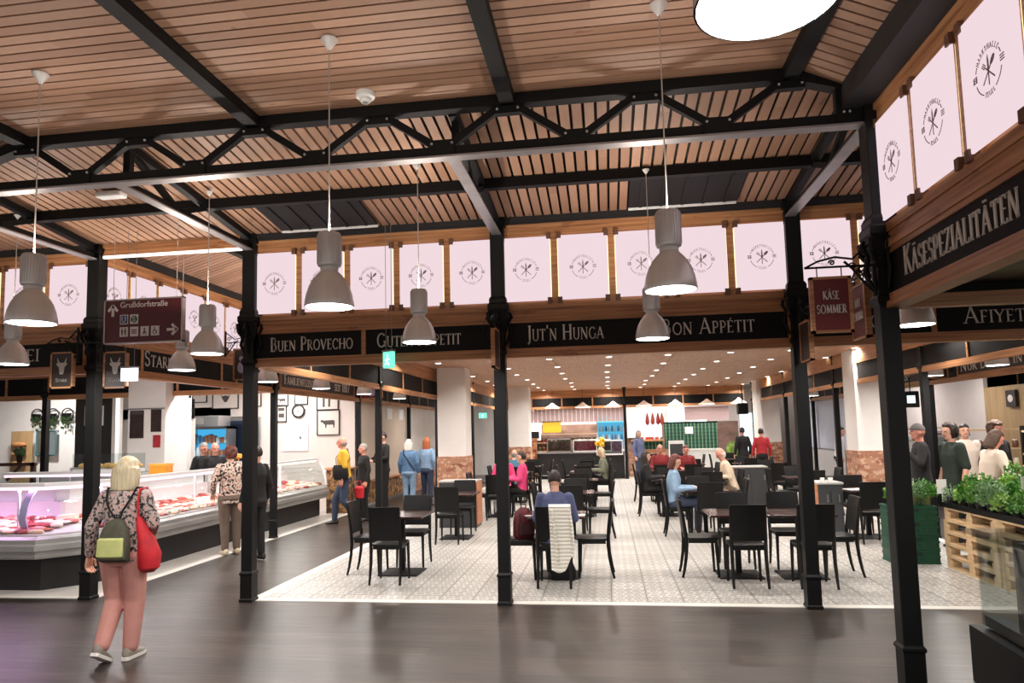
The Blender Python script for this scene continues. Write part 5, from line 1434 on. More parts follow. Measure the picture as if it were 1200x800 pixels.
for k in range(40):
    a = random.random()*6.28; q = random.random()*.14; m.ball((q*math.cos(a), q*math.sin(a), random.uniform(.2,.52)), .012, n=6, m=4)
m.build('blossoms', WHITEP, t)
def price_card(x, y, z, lab, w=.12, h=.2, rz=0):
    t = thing('price_card', lab, 'price card', (x,y,z), rz); m = MB(); m.box(-w/2,w/2,-.003,.003,.12,.12+h); m.build('card', PAPER, t); m = MB(); m.tube((0,0,-.02),(0,0,.13),.004,n=6); m.build('stick', WHITEP, t)
price_card(4.2, 9.72, .76, 'white tilted price card behind the herbs near the man with the cap', .14, .18, .3); price_card(4.3, 8.1, .86, 'white plant label on a stick between the herbs', .05, .22, .1); price_card(4.3, 7.35, .84, 'white price card at the near end of the herb tray', .1, .12)
# vegetable table behind the herbs
t = thing('produce_table', 'market table with fruit behind the herb stall', 'table', (5.62, 9.0, 0)); m = MB(); m.box(-.3,.3,-1.2,.75,.9,.95); m.build('top', PALW, t)
m = MB(); m.box(-.28,.28,-1.15,.7,0,.9); m.build('apron', mat('green_cloth', (40,64,48), .8), t)
YEL = mat('ripe_banana', (238,200,60), .5, 0, .1, (10,10,10)); REDV = mat('red_pepper', (190,50,40), .35); LEM = mat('lemon_yellow', (240,214,90), .45)
for k in range(7):
    m = MB(); m.path([(0,-.09,0),(.02,-.05,.03),(.03,0,.04),(.02,.05,.03),(0,.09,.0)], [.006,.018,.02,.018,.006], 8); o = m.build('banana', YEL, None, True); o.location = (5.5+random.uniform(-.06,.06), 9.1+k*.045, .97+.02*(k % 3)); o.rotation_euler = (0,0,random.uniform(1.2,1.9)); tag(o, 'yellow banana in the bunch before the woman in the white blouse', 'banana', 'bananas on the fruit table')
for k in range(16):
    m = MB(); m.ball((0,0,.04), .045, .045, .04, 10, 7); o = m.build('fruit', LEM if k % 2 else REDV, None, True); o.location = (5.42+.11*(k % 4), 8.2+.11*(k//4), .952); tag(o, ('yellow' if k % 2 else 'red') + ' round fruit piled behind the herb stall', 'fruit', ('yellow' if k % 2 else 'red') + ' fruit on the table')
# shop behind: walls and fittings of the right-hand stalls
m = MB(); m.box(9.6, 9.7, 8.0, 19.5, 0, 2.62); struct('wall_oak_panel', m, OAKPANEL)
m = MB(); m.box(9.6, 9.7, 19.5, 30, 0, ZI); struct('wall_right_stall', m, PINKWALL)
m = MB(); m.box(XR+.0, 9.6, 26, 26.1, 0, ZI); struct('wall_right_stall_back', m, WHITEWALL)
t = thing('wall_board', 'large pale cream board on the oak wall at the right edge', 'board', (9.55, 15.9, 0)); m = MB(); m.box(-.02,.04,-1.2,.9,1.1,2.5); m.build('panel', mat('cream_board', (220,210,196), .5), t); m = MB(); m.box(-.03,.0,-1.24,.94,1.04,1.1); m.build('ledge', BLACKPL, t)
for (x, y, w) in ((9.5, 18.2, .4),):
    t = thing('wall_menu', 'small dark square sign with a pale emblem on the oak wall', 'sign', (9.55, y, 2.3)); m = MB(); m.box(-.02,.03,-w/2,w/2,-.2,.2); m.build('board', BROWNBOARD, t); m = MB(); m.ball((-.025,0,0),.006,.11,.09,12,8); m.build('emblem', PPAPER, t)
def rack(x, y, rz, lab, w=1.6):
    t = thing('market_shelf', lab, 'shelf', (x,y,0), rz); m = MB()
    for z in (.5,.9,1.25,1.6): m.box(-w/2,w/2,-.18,.18,z,z+.03)
    m.build('boards', PALW, t); m = MB()
    for s in (-1,1): m.box(s*w/2-.02,s*w/2+.02,-.18,.18,0,1.7)
    m.build('uprights', STEEL, t); return t
JAR = [mat('jar_red', (150,60,50), .3), mat('jar_cream', (226,206,180), .3), mat('jar_green', (90,120,70), .3), mat('jar_brown', (110,70,46), .3)]
m = MB(); m.lathe([(.045,0),(.05,.01),(.05,.11),(.04,.125),(.04,.13)], 12); JM = [m.mesh('glass_body', j, True) for j in JAR]
m = MB(); m.lathe([(.043,.13),(.043,.155)], 12); LIDM = m.mesh('lid', MATS['silver_lettering'], True)
def jars(x, y, rz, lab, grp, w=1.6, zs=(.53,.93,1.28), n=9):
    for z in zs:
        for i in range(n):
            p = RZ((x,y,0), rz) @ V((-w/2+.1+i*(w-.2)/(n-1), random.uniform(-.05,.02), z))
            t = thing('preserve_jar', lab, 'jar', p, 0, grp); obj('glass_body', JM[random.randrange(4)], t); obj('lid', LIDM, t)
rack(6.7, 11.2, PI/2+.2, 'wooden shelf of jars between the two women at the stall'); jars(6.7, 11.2, PI/2+.2, 'small jar on the shelf between the two women at the stall', 'jars between the women')
rack(7.6, 14.5, -.1, 'wooden shelf with goods behind the woman in the dark green top', 2.2); jars(7.6, 14.5, -.1, 'small jar on the shelf behind the dark green top', 'jars behind the green top', 2.2, n=11)
rack(-1.7, 29.1, 0, 'shelf of goods on the back wall behind the black counter', 3.0); jars(-1.7, 29.1, 0, 'small jar on the shelf behind the black back counter', 'jars behind the back counter', 3.0, n=18)
rack(9.0, 21.2, -.2, 'shelf with goods behind the bar of the right stalls', 1.8); jars(9.0, 21.2, -.2, 'small jar on the shelf behind the bar on the right', 'jars behind the bar', 1.8, n=10)
# coffee bar further back on the right
t = thing('bar_counter', 'long dark bar counter of the right stalls', 'counter', (7.55, 18.6, 0)); m = MB(); m.box(-.3,.3,-2.2,4.4,0,1.0); m.build('body', GREYLAM, t); m = MB(); m.box(-.36,.36,-2.25,4.45,1.0,1.05); m.build('worktop', WORK, t); m = MB(); m.box(-.28,-.22,-2.2,4.4,1.05,1.45); m.build('glass', GLASS, t)
t = thing('coffee_machine', 'steel coffee machine on the bar of the right stalls', 'coffee machine', (7.68, 17.2, 1.05)); m = MB(); m.box(-.25,.25,-.4,.4,0,.12); m.box(-.25,.0,-.4,.4,.12,.5); m.box(-.25,.25,-.42,.42,.42,.55); m.build('body', CHROME, t, bevel=.02)
for i in range(7):
    m = MB(); m.lathe([(.03,0),(.036,.08),(.034,.08)], 12); o = m.build('cup', CUP, None, True); o.location = (7.68, 16.85+i*.11, 1.602); tag(o, 'white cup on top of the coffee machine', 'cup', 'cups on the coffee machine')
t = thing('partition_glass', 'pale glass partition of the right stalls behind the posts', 'partition', (7.08, 22.4, 0)); m = MB(); m.box(-.02,.02,-1.6,3.4,1.0,2.55); m.build('pane', mat('frosted_pane', (206,206,222), .4), t); m = MB(); m.box(-.03,.03,-1.6,3.4,2.55,2.6); m.box(-.03,.03,-1.6,3.4,.95,1.0); m.build('frame', GREYMETAL, t)
t = thing('hanging_screen', 'small lit screen hanging beside the exit sign at the right', 'screen', (6.35, 15.8, 2.1)); m = MB(); m.box(-.16,.16,-.03,.03,0,.34); m.build('case', BLACKPL, t); m = MB(); m.box(-.08,.08,-.035,-.03,.09,.25); m.build('display', emis('pale_screen_glow', (210,236,246), 1.6), t)
m = MB(); m.tube((0,0,.34),(0,0,.65),.01); m.build('stem', STEEL, t)
t = thing('scale_monitor', 'dark monitor with a lit blue display in the market stall at the right edge', 'monitor', (5.75, 9.95, 1.14)); m = MB(); m.box(-.2,.2,-.03,.03,.05,.42); m.build('case', mat('navy_case', (24,34,62), .4), t, bevel=.01); m = MB(); m.box(-.09,.08,-.035,-.03,.12,.36); m.build('display', emis('blue_screen_glow', (120,190,240), 1.4), t); m = MB(); m.box(-.03,.03,-.02,.02,-.28,.06); m.build('stand', STEEL, t)

# ------------------------------------------------------------------ glass case of the cheese shop at the right edge
t = thing('cheese_case', 'black glass display case cut off at the lower right corner', 'display case', (2.48, 5.42, 0))
T_ = RZ((0,0,0), -.06)
m = MB(T_); m.box(-.02,1.1,-2.6,.02,.0,.38); m.build('base', BLACKPL, t)
m = MB(T_); m.bar((.1,-2.6,.43),(.1,-.05,.43),.09,.07); m.build('lower_rail', BLACKPL, t)
m = MB(T_); m.box(.18,1.0,-2.6,-.06,.38,.4); m.build('deck', mat('dark_deck', (40,40,42), .3), t)
m = MB(T_); m.box(.04,.05,-2.58,-.04,.4,1.02); m.build('front_glass', GLASS, t)
m = MB(T_); m.box(.05,1.05,-.045,-.035,.4,1.02); m.build('end_glass', GLASS, t)
m = MB(T_); m.box(-.06,1.1,-2.6,.03,1.03,1.042); m.build('top_glass', GLASS, t)
m = MB(T_); m.bar((.1,-.5,1.0),(.1,-2.6,1.0),.05,.06); m.bar((.1,-.5,.36),(.1,-.5,1.03),.05,.05); m.bar((.1,-.5,1.0),(1.05,-.5,1.0),.05,.06); m.build('frame', BLACKPL, t)
m = MB(T_); m.bar((.17,-.5,.4),(.17,-.5,1.0),.012,.012); m.build('edge_trim', CHROME, t)
t = thing('bread_basket', 'small basket with a white loaf on the glass case', 'basket', (2.78, 4.82, 1.044)); m = MB(); m.lathe([(.07,0),(.1,.06),(.105,.065),(.09,.06),(.065,.01)], 18); m.build('basket', mat('wicker', (190,140,92), .7, 0, .3, (40,40,40), .4), t, True); m = MB(); m.ball((0,0,.07),.085,.075,.04,14,8); m.build('loaf', mat('white_loaf', (236,228,218), .7), t, True)
for k in range(5):
    m = MB(); m.lathe([(0,0),(.11,0),(.12,.02),(.12,.07),(.11,.09),(0,.09)], 20); o = m.build('cheese', mat('cheese_rind', (222,186,116), .5), None, True); o.location = (2.95+.25*(k % 2), 5.1-.35*k, .403); tag(o, 'round cheese in the black glass case', 'cheese', 'cheeses in the glass case')

# ------------------------------------------------------------------ counters along the back of the seating
BLK = mat('black_counter_front', (20,20,21), .5, 0, .5, (4,4,4)); MAUVE = mat('mauve_ribbed_panel', (176,150,148), .6)
t = thing('bar_counter', 'long black counter at the back left of the seating', 'counter', (-1.0, 26.1, 0)); m = MB(); m.box(-1.5,1.6,-.3,.3,0,.93); m.build('body', BLK, t); m = MB(); m.box(-1.55,1.62,-.36,.34,.93,.97); m.build('worktop', GREYMETAL, t)
t = thing('ribbed_canopy', 'mauve ribbed panel hanging above the back left counter', 'panel', (-1.3, 27.2, 2.08)); m = MB()
for k in range(24): x = -2.0+k*.166; m.box(x, x+.15, -.03, .01+.02*(k % 2), 0, .52)
m.build('panel', MAUVE, t)
m = MB(); m.box(-5.5, 6.5, 29.4, 29.5, 0, 2.0); struct('wall_back_bar', m, mat('w_back_bar_wall', (150,120,106), .7, 0, .35, (2,2,3)))
def box_item(name, lab, cat, x, y, z, w, d, h, parts):
    t = thing(name, lab, cat, (x,y,z)); return t
t = thing('glass_case', 'glass showcase with pale frame on the back counter', 'showcase', (-1.75, 26.05, .97)); m = MB(); m.box(-.45,.45,-.25,.25,0,.05); m.box(-.45,-.42,-.25,.25,0,.5); m.box(.42,.45,-.25,.25,0,.5); m.box(-.45,.45,-.25,.25,.46,.5); m.build('frame', CHROME, t); m = MB(); m.box(-.42,.42,-.24,-.23,.05,.46); m.build('glass', GLASS, t); m = MB(); m.box(-.4,.4,.1,.2,.05,.4); m.build('goods', mat('brown_pastry', (150,110,80), .6, 0, .5, (9,9,9)), t)
t = thing('glass_case', 'long showcase with red goods on the back counter', 'showcase', (-.55, 26.05, .97)); m = MB(); m.box(-.7,.7,-.25,.25,0,.05); m.box(-.7,-.67,-.25,.25,0,.45); m.box(.67,.7,-.25,.25,0,.45); m.box(-.7,.7,-.25,.25,.41,.45); m.build('frame', WHITEP, t); m = MB(); m.box(-.67,.67,-.24,-.23,.05,.41); m.build('glass', GLASS, t); m = MB(); m.box(-.65,.5,.1,.2,.05,.38); m.build('goods', mat('red_sweets', (176,60,80), .5, 0, .5, (9,9,9)), t)
t = thing('ice_case', 'pink and white ice cream case beside the middle post', 'showcase', (.1, 25.9, .85)); m = MB(); m.box(-.5,.45,-.25,.3,0,.06); m.box(-.5,.45,-.25,.3,.5,.54); m.box(-.5,-.47,-.25,.3,.06,.5); m.box(.42,.45,-.25,.3,.06,.5); m.build('frame', WHITEP, t); m = MB(); m.box(-.47,.42,-.24,-.23,.06,.5); m.build('glass', GLASS, t); m = MB(); m.box(-.45,.4,.15,.25,.06,.48); m.build('goods', mat('pink_sweets', (196,130,170), .5, 0, .5, (9,9,9)), t)
t = thing('drinks_fridge', 'drinks fridge with glowing cyan top panel', 'fridge', (.15, 28.3, 0)); m = MB(); m.box(-.55,.55,-.3,.3,0,1.0); m.box(-.55,-.5,-.3,.3,1,2.35); m.box(.5,.55,-.3,.3,1,2.35); m.box(-.55,.55,.2,.3,1,2.35); m.build('cabinet', WHITEP, t); m = MB(); m.box(-.52,.52,-.32,.2,2.05,2.33); m.build('light_header', emis('cyan_header_glow', (120,226,240), 1.2), t); m = MB(); m.box(-.5,.5,.17,.2,1.0,2.05); m.build('back_light', emis('cyan_fridge_glow', (90,180,220), .9), t)
for k in range(3):
    for i in range(8):
        m = MB(); m.lathe([(.04,0),(.045,.12),(.02,.18),(.02,.22)], 10); o = m.build('bottle', random.choice(PK), None, True); o.location = (.15-.42+i*.12, 28.1, 1.02+.34*k); tag(o, 'bottle on the shelves of the cyan-topped fridge', 'bottle', 'bottles in the drinks fridge')
    m = MB(); m.box(-.27-.07,.65,28.0,28.4,1.0+.34*k,1.02+.34*k); tag(m.build('fridge_shelf', GLASS), f'glass shelf of the cyan-topped fridge, {nth[k]} from below', 'shelf')
t = thing('advert_board', 'yellow board above the showcase at the back counter', 'board', (-2.1, 27.1, 1.7)); m = MB(); m.box(-.35,.35,-.02,.02,0,.4); m.build('panel', mat('mustard_yellow', (206,160,30), .5), t); m = MB(); m.box(-.37,.37,-.03,.03,.4,.43); m.build('rail', STEEL, t)
t = thing('flower_vase', 'yellow flowers on the back counter', 'flowers', (-.25, 25.6, .97)); m = MB(); m.lathe([(.05,0),(.07,.15),(.05,.2)], 12); m.build('vase', WHITEP, t, True); m = MB()
for k in range(26): a = random.random()*6.28; q = random.random()*.2; m.ball((q*math.cos(a), q*math.sin(a), .36+random.uniform(-.14,.14)), .05, n=8, m=6)
m.tube((0,0,.15),(0,0,.35),.03,n=6); m.build('blossoms', mat('yellow_blossom', (230,180,40), .6), t, True)
t = thing('wall_screen', 'white rounded sign frame at the back counter', 'sign', (-2.75, 26.9, 1.62)); m = MB(); m.box(-.24,.24,-.02,.02,-.22,.22); m.build('frame', WHITEP, t, bevel=.06); m = MB(); m.box(-.17,.17,-.03,-.02,-.13,.13); m.build('board', DARKBOARD, t)
t = thing('flower_counter', 'stall front with red and orange goods beside the distant column', 'stall', (-2.97, 26.2, 0)); m = MB(); m.box(-.4,.35,-.2,.2,0,1.45); m.build('panel', blotch_mat('autumn_goods', (120,60,40), (190,120,80), (214,180,140), 7), t); m = MB(); m.box(-.45,.4,-.24,.24,1.45,1.5); m.build('top', PINE, t)
# right of the middle post
PLAID = plaid_mat()
t = thing('plaid_panel', 'green plaid counter panel at the back right with a white sheet', 'panel', (3.05, 26.6, 0)); m = MB(); m.box(-.95,.95,-.04,.04,1.0,1.95); m.build('cloth', PLAID, t); m = MB(); m.box(-.2,.08,-.06,-.04,1.55,1.8); m.build('sheet', PAPER, t); m = MB(); m.box(-.97,.97,-.06,.06,1.95,1.99); m.build('rail', STEEL, t)
t = thing('plaid_panel', 'low green plaid strip left of the large plaid panel', 'panel', (1.5, 26.6, 0)); m = MB(); m.box(-.6,.55,-.04,.04,1.0,1.3); m.build('cloth', PLAID, t); m = MB(); m.box(-.62,.58,-.25,.1,1.3,1.36); m.build('counter_top', PINE, t); m = MB(); m.box(-.35,-.2,-.06,-.04,1.1,1.25); m.build('sheet', PAPER, t)
t = thing('stall_counter', 'brick red stall counter below the low plaid strip', 'counter', (1.55, 26.6, 0)); m = MB(); m.box(-.75,.6,-.05,.3,0,1.0); m.build('body', BRICK, t); m = MB(); m.box(-.75,.6,-.08,.3,.95,1.0); m.build('top', PINE, t)
t = thing('stall_counter', 'white counter below the large green plaid panel', 'counter', (3.2, 26.45, 0)); m = MB(); m.box(-.55,.85,-.2,.3,0,.95); m.build('body', WHITEP, t); m = MB(); m.box(-.58,.88,-.24,.32,.95,1.0); m.build('top', CUP, t)
t = thing('chalk_board', 'grey standing board with white top before the plaid panel', 'board', (2.45, 25.9, 0)); m = MB(); m.box(-.25,.25,-.02,.02,.25,1.2); m.build('board', GREYLAM, t); m = MB(); m.box(-.27,.27,-.03,.03,1.2,1.32); m.box(-.27,-.23,-.03,.03,0,1.2); m.box(.23,.27,-.03,.03,0,1.2); m.build('frame', WHITEP, t)
WIN = emis('daylight_window', (226,250,255), 1.7)
for k, (x, w, z0, z1) in enumerate(((1.25,.75,1.45,2.05),(1.95,.45,1.45,2.0),(2.75,.5,1.7,2.5),(3.75,.5,1.7,2.4),(5.6,.6,.8,2.3),(-3.0,.5,1.7,2.2))):
    m = MB(); m.box(x-w/2,x+w/2,29.3,29.35,z0,z1,0); m.box(x-w/2-.05,x-w/2,29.25,29.37,z0-.05,z1+.05,1); m.box(x+w/2,x+w/2+.05,29.25,29.37,z0-.05,z1+.05,1); m.box(x-w/2,x+w/2,29.25,29.37,z1,z1+.05,1); m.box(x-w/2,x+w/2,29.25,29.37,z0-.05,z0,1)
    struct(f'window_{k+1}', m, [WIN, WHITEP])
m = MB(); m.box(-5.5, 6.5, 29.4, 29.5, 2.0, ZI); struct('wall_back_upper', m, PINKWALL)
for k, x in enumerate((1.55,1.75,1.95,2.1)):
    t = thing('hanging_ham', f'dark red ham hanging above the plaid counter, {nth[k]} from the left', 'ham', (x, 27.4, 1.9)); m = MB(); m.loft([((0,0,0),(.02,0,0),(0,.02,0)),((0,0,.08),(.08,0,0),(0,.06,0)),((0,0,.25),(.07,0,0),(0,.05,0)),((0,0,.45),(.02,0,0),(0,.02,0))], 12); m.build('meat', MEATS[(0,3)[k % 2]], t, True); m = MB(); m.tube((0,0,.44),(0,0,1.3),.006,n=5); m.build('cord', CABLE, t)
for k in range(10):
    m = MB(); m.lathe([(.03,0),(.036,.1),(.034,.1)], 10); o = m.build('bottle', random.choice([WHITEP, REDV, PK[0]]), None, True); o.location = (1.1+k*.09, 26.5, 1.362); tag(o, 'small bottle standing on the low plaid counter', 'bottle', 'bottles on the plaid counter')
t = thing('menu_panel', 'long pale menu panel hanging above the plaid counter', 'panel', (3.75, 27.0, 2.05)); m = MB(); m.box(-.95,.75,-.02,.02,0,.5); m.build('panel', MAUVE, t); m = MB()
for x_ in (-.6,.5): m.tube((x_,0,.5),(x_,0,ZI-2.05),.006,n=5)
m.build('cords', CABLE, t); m = MB(); m.box(-.95,-.85,-.04,-.02,-.05,.55); m.build('light_bar', WGLOW, t)
t = thing('wall_speaker', 'black loudspeaker hanging in front of the far right windows', 'loudspeaker', (4.75, 25.6, 2.2)); m = MB(); m.box(-.18,.18,-.15,.15,0,.4); m.build('body', BLACKPL, t, bevel=.04); m = MB(); m.tube((0,0,.4),(0,0,1.05),.015); m.build('stem', STEEL, t)
t = thing('potted_plant', 'potted plant by the far white column', 'plant', (4.35, 24.9, 0)); m = MB(); m.lathe([(.14,0),(.2,.5),(.18,.5)], 16); m.build('pot', GREYLAM, t, True); f = obj('foliage', HM[3], t); f.scale = (2.6,2.6,3.4); f.location = (0,0,.4)
# ------------------------------------------------------------------ people
SKIN = mat('skin_light', (222,170,146), .5, 0, .06, (12,12,12)); SKIN2 = mat('skin_rosy', (216,150,130), .5, 0, .08, (12,12,12))
EYE = mat('eye_dark', (40,30,28), .3); LIP = mat('lip', (176,96,92), .45)
SHOE_D = mat('dark_shoe', (38,34,34), .5); SHOE_G = mat('grey_canvas_shoe', (150,142,132), .7, 0, .1, (30,30,30)); SOLE = mat('white_sole', (230,226,220), .6)
def hand(mb, w, d, up, side, curl=.5, k=1.0):
    """palm, four unequal fingers and a thumb; w wrist, d direction of the forearm, up = back of the hand, side = thumb side"""
    d = V(d).normalized(); up = (V(up) - d*V(up).dot(d)).normalized(); s = V(side); s = (s - d*s.dot(d) - up*s.dot(up)).normalized()
    w = V(w)
    mb.loft([(w-d*.01*k, s*.024*k, up*.017*k), (w+d*.03*k, s*.033*k, up*.016*k), (w+d*.075*k, s*.041*k, up*.014*k), (w+d*.095*k, s*.038*k, up*.011*k)], 10, pw=2.6)
    for i, (o, L) in enumerate(((.03,.068),(.011,.078),(-.01,.072),(-.029,.056))):
        p = w + d*.088*k + s*o*k; q = [p - d*.015*k]; a = .15
        q.append(p)
        dd = d
        for f in (.42, .33, .25):
            a += curl*.75
            dd = (d*math.cos(a) - up*math.sin(a)); p = p + dd*L*f*k; q.append(p)
        mb.path(q, [.0085*k,.0092*k,.0085*k,.0078*k,.0062*k], 8)
    p = w + d*.03*k + s*.026*k
    mb.path([p, p+(s*.7+d*.55).normalized()*.035*k, p+(s*.7+d*.55).normalized()*.035*k+(d*.9+s*.15-up*.35*curl).normalized()*.03*k, p+(s*.7+d*.55).normalized()*.035*k+(d*.9+s*.05-up*.6*curl).normalized()*.054*k], [.0125*k,.0115*k,.0095*k,.007*k], 8)

def head_M(c, yaw, pitch, lean=0):
    return Matrix.Translation(c) @ Matrix.Rotation(yaw, 4, 'Z') @ Matrix.Rotation(-pitch-lean, 4, 'X')

def hair_mesh(style, M, k, v, big=1.0):
    m = MB(); M = M @ Matrix.Diagonal((big, big**.6, big**.5, 1))
    def pt(ball_c, r, fn):
        b = MB(); b.ball((0,0,0), *r, n=20, m=14)
        for p in b.v:
            fn(p); p += V(ball_c)
        m.add([M @ (p*k) for p in b.v], b.f)
    if style in ('short', 'bob', 'long', 'curly', 'grey'):
        rr = {'curly': (.1,.116,.122)}.get(style, (.083,.102,.114))
        def fn(p):
            q = noise.noise(p*(30 if style == 'curly' else 22))
            p *= 1+(.26 if style == 'curly' else .035)*q
            if p.y > (.03 if style != 'curly' else .045) and p.z < (.045 if style != 'curly' else .06): p *= .76 if style != 'curly' else .66
            if p.z < -.055 and style in ('short','grey'): p *= .8
        pt((0,-.012,.014), rr, fn)
    if style in ('bob', 'long'):
        zb = -.15 if style == 'bob' else -.34
        rings = []
        for i in range(7):
            f = i/6; z = .03+(zb-.03)*f; w = .096+.02*math.sin(f*2.6)-(.012*f if style == 'bob' else .006*f)
            rings.append((M @ V((0,(-.034-.008*f)*k,z*k)), M.to_3x3() @ V((w*k,0,0)), M.to_3x3() @ V((0,(.074-.016*f)*k,0))))
        m.loft(rings, 18)
    if style == 'bald':
        def fn(p):
            if p.z > .02 or p.y > .02: p *= .86
        pt((0,-.006,.0), (.08,.099,.108), fn)
    if style == 'cap':
        def fn(p):
            if p.z < .02: p.z = .02; p.x *= .98
        pt((0,-.004,.012), (.086,.104,.118), fn)
        m.add([M @ (V(p)*k) for p in [(-.06,.07,.04),(-.04,.15,.032),(.04,.15,.032),(.06,.07,.04),(-.06,.07,.05),(-.04,.15,.04),(.04,.15,.04),(.06,.07,.05)]], [(0,1,2,3),(7,6,5,4),(0,4,5,1),(1,5,6,2),(2,6,7,3),(3,7,4,0)])
    return remesh(m.mesh('hair', [HAIRS[0]]), v, 2 if style != 'curly' else 1) if style != 'cap' else m.mesh('hair', [HAIRS[0]], True)
HAIRS = [mat('dark_hair', (44,32,28), .6, 0, .3, (60,60,8))]

def person(label, x, y, rz, H=1.7, pose='stand', top=None, trou=None, hair='short', hairm=None, skin=SKIN, lean=0.0, yaw=0.0, pitch=0.0, armL=None, armR=None, legL=None, legR=None,
           wide=1.0, sleeve=1.0, hem=.84, v=.013, seat_z=.475, shoes=SHOE_D, sole=None, footL=0, footR=0, curl=.5, apron=None, z0=.004, loose=1.0, bighair=1.0):
    k = H/1.7; sit = pose == 'sit'
    hz = .90 if not sit else (seat_z+.085)/k
    dz = hz-.9; hy = -.07 if sit else 0
    def up(p):
        p = V(p); q = V((p.x, p.y, p.z-.9)); c, s = math.cos(lean), math.sin(lean)
        return V((q.x, q.y*c+q.z*s+hy, q.z*c-q.y*s+.9+dz))
    sh = {s: up((s*.172*wide**.5, -.005, 1.385)) for s in (-1, 1)}
    hip = {s: V((s*.088*wide, hy, hz-.03)) for s in (-1, 1)}
    dl = {}
    for s, L in ((-1, legL), (1, legR)):
        if L: dl[s] = (V(L[0]), V(L[1]))
        elif sit: dl[s] = (V((s*.11, .36, hz+.005)), V((s*.1, .33, .085)))
        else: dl[s] = (V((s*.09, .012, .49)), V((s*.09, -.02, .085)))
    da = {}
    for s, A in ((-1, armL), (1, armR)):
        if A: da[s] = (V(A[0]), V(A[1]))
        elif sit: da[s] = (up((s*.235, .03, 1.12)), V((s*.13, .33, .78/k)))
        else: da[s] = (up((s*.235, -.03, 1.12)), up((s*.25, .04, .88)))
    hc = up((0, .015, 1.585)); HM_ = head_M(hc*k, yaw, pitch, lean)
    K = lambda p: V(p)*k
    # --- body
    m = MB()
    def cap(a, b, r0, r1): m.capsule(K(a), K(b), r0*k, r1*k, 12)
    R3 = HM_.to_3x3(); hp = lambda p: HM_ @ (V(p)*k)
    m.ball(hp((0,-.008,.015)), .074*k, .094*k, .1*k, 18, 12, R=R3)
    m.ball(hp((0,.022,-.05)), .056*k, .062*k, .062*k, 14, 10, R=R3)
    m.ball(hp((0,.06,-.088)), .022*k, .02*k, .018*k, 8, 6, R=R3)
    m.capsule(hp((0,.088,.012)), hp((0,.104,-.02)), .009*k, .013*k, 8)
    for s in (-1, 1):
        m.ball(hp((s*.076,-.005,-.008)), .012*k, .02*k, .03*k, 10, 8, R=R3)
        m.capsule(hp((s*.018,.083,.032)), hp((s*.046,.074,.032)), .009*k, .008*k, 8)
    cap(up((0,-.01,1.40)), hc+V((0,-.015,-.06)), .055, .05)
    m.loft([(K(up((0,0,z))), K(V((rx*wide,0,0))), K(V((0,ry,0)))) for z, rx, ry in ((.86,.13,.1),(1.0,.13,.095),(1.15,.135,.095),(1.28,.155,.105),(1.38,.13,.08),(1.42,.06,.05))], 16)
    for s in (-1, 1):
        e, w = da[s]; cap(sh[s]+V((-s*.014,0,-.012)), e, .04, .037); cap(e, w, .037, .027)
        kn, an = dl[s]; cap(hip[s], kn, .078*wide, .055); cap(kn, an, .054, .037)
        if sleeve < .6: cap(e, w, .041, .027)
    me = remesh(m.mesh('person', [skin, EYE, LIP]), v*k, 2)
    hm = MB()
    hm.v = [vv.co.copy() for vv in me.vertices]; hm.f = [list(p.vertices) for p in me.polygons]; hm.m = [0]*len(hm.f)
    Hi = HM_.inverted()
    for i, f in enumerate(hm.f):
        c = Hi @ (sum((hm.v[j] for j in f), V((0,0,0)))/len(f)) / k
        if c.y > .065:
            if abs(abs(c.x)-.031) < .014 and abs(c.z-.012) < .0075: hm.m[i] = 1
            elif abs(c.x) < .024 and abs(c.z+.052) < .0075: hm.m[i] = 2
    for s in (-1, 1):
        e, w = da[s]; d = (w-e).normalized()
        if abs(d.z) > .75: upv = V((s*1.0,.25,0)); side = V((0,1,0))
        else: upv = V((0,0,1)); side = V((-s,0,0))
        hand(hm, K(w), d, upv, side, curl, k)
    bpy.data.meshes.remove(me)
    o = hm.build('person', [skin, EYE, LIP], None, True)
    o.location = (x, y, z0); o.rotation_euler = (0, 0, rz)
    tag(o, label, 'person')
    # --- top
    if top:
        m = MB()
        m.loft([(K(up((0,yy,z))), K(V((rx*(wide if z < 1.1 else wide**.5),0,0))), K(V((0,ry*wide**.5,0)))) for z, rx, ry, yy in ((hem,.172,.128,0),(hem+.06,.175,.13,0),(1.02,.158,.118,0),(1.15,.163,.118,0),(1.27,.178,.124,.0),(1.36,.165,.1,-.005),(1.42,.1,.075,-.01),(1.445,.068,.062,-.01))], 20)
        for s in (-1, 1):
            e, w = da[s]
            m.capsule(K(sh[s]+V((-s*.014,0,-.014))), K(e), .066*k, .054*k, 12)
            if sleeve > .6: m.capsule(K(e), K(e+(w-e)*.9), .053*k, .04*k, 12)
            elif sleeve > .3: m.capsule(K(sh[s]), K(e), .066*k, .058*k, 12)
        c = obj('shirt', remesh(m.mesh('shirt', [top]), v*k, 2), o)
    # --- trousers
    if trou:
        m = MB()
        if sit: m.loft([(K(V((0,hy-.02,hz-.1))), K(V((.16*wide,0,0))), K(V((0,.11,0)))), (K(V((0,hy,hz-.02))), K(V((.175*wide,0,0))), K(V((0,.13,0)))), (K(up((0,0,.98))), K(V((.158*wide,0,0))), K(V((0,.118,0)))), (K(up((0,0,1.03))), K(V((.15*wide,0,0))), K(V((0,.11,0))))], 20)
        else: m.loft([(K(V((0,hy,.79))), K(V((.12*wide,0,0))), K(V((0,.1,0)))), (K(V((0,hy-.012,.87))), K(V((.172*wide,0,0))), K(V((0,.132*wide**.5,0)))), (K(up((0,0,.98))), K(V((.16*wide,0,0))), K(V((0,.118,0)))), (K(up((0,0,1.04))), K(V((.148*wide,0,0))), K(V((0,.108,0))))], 20)
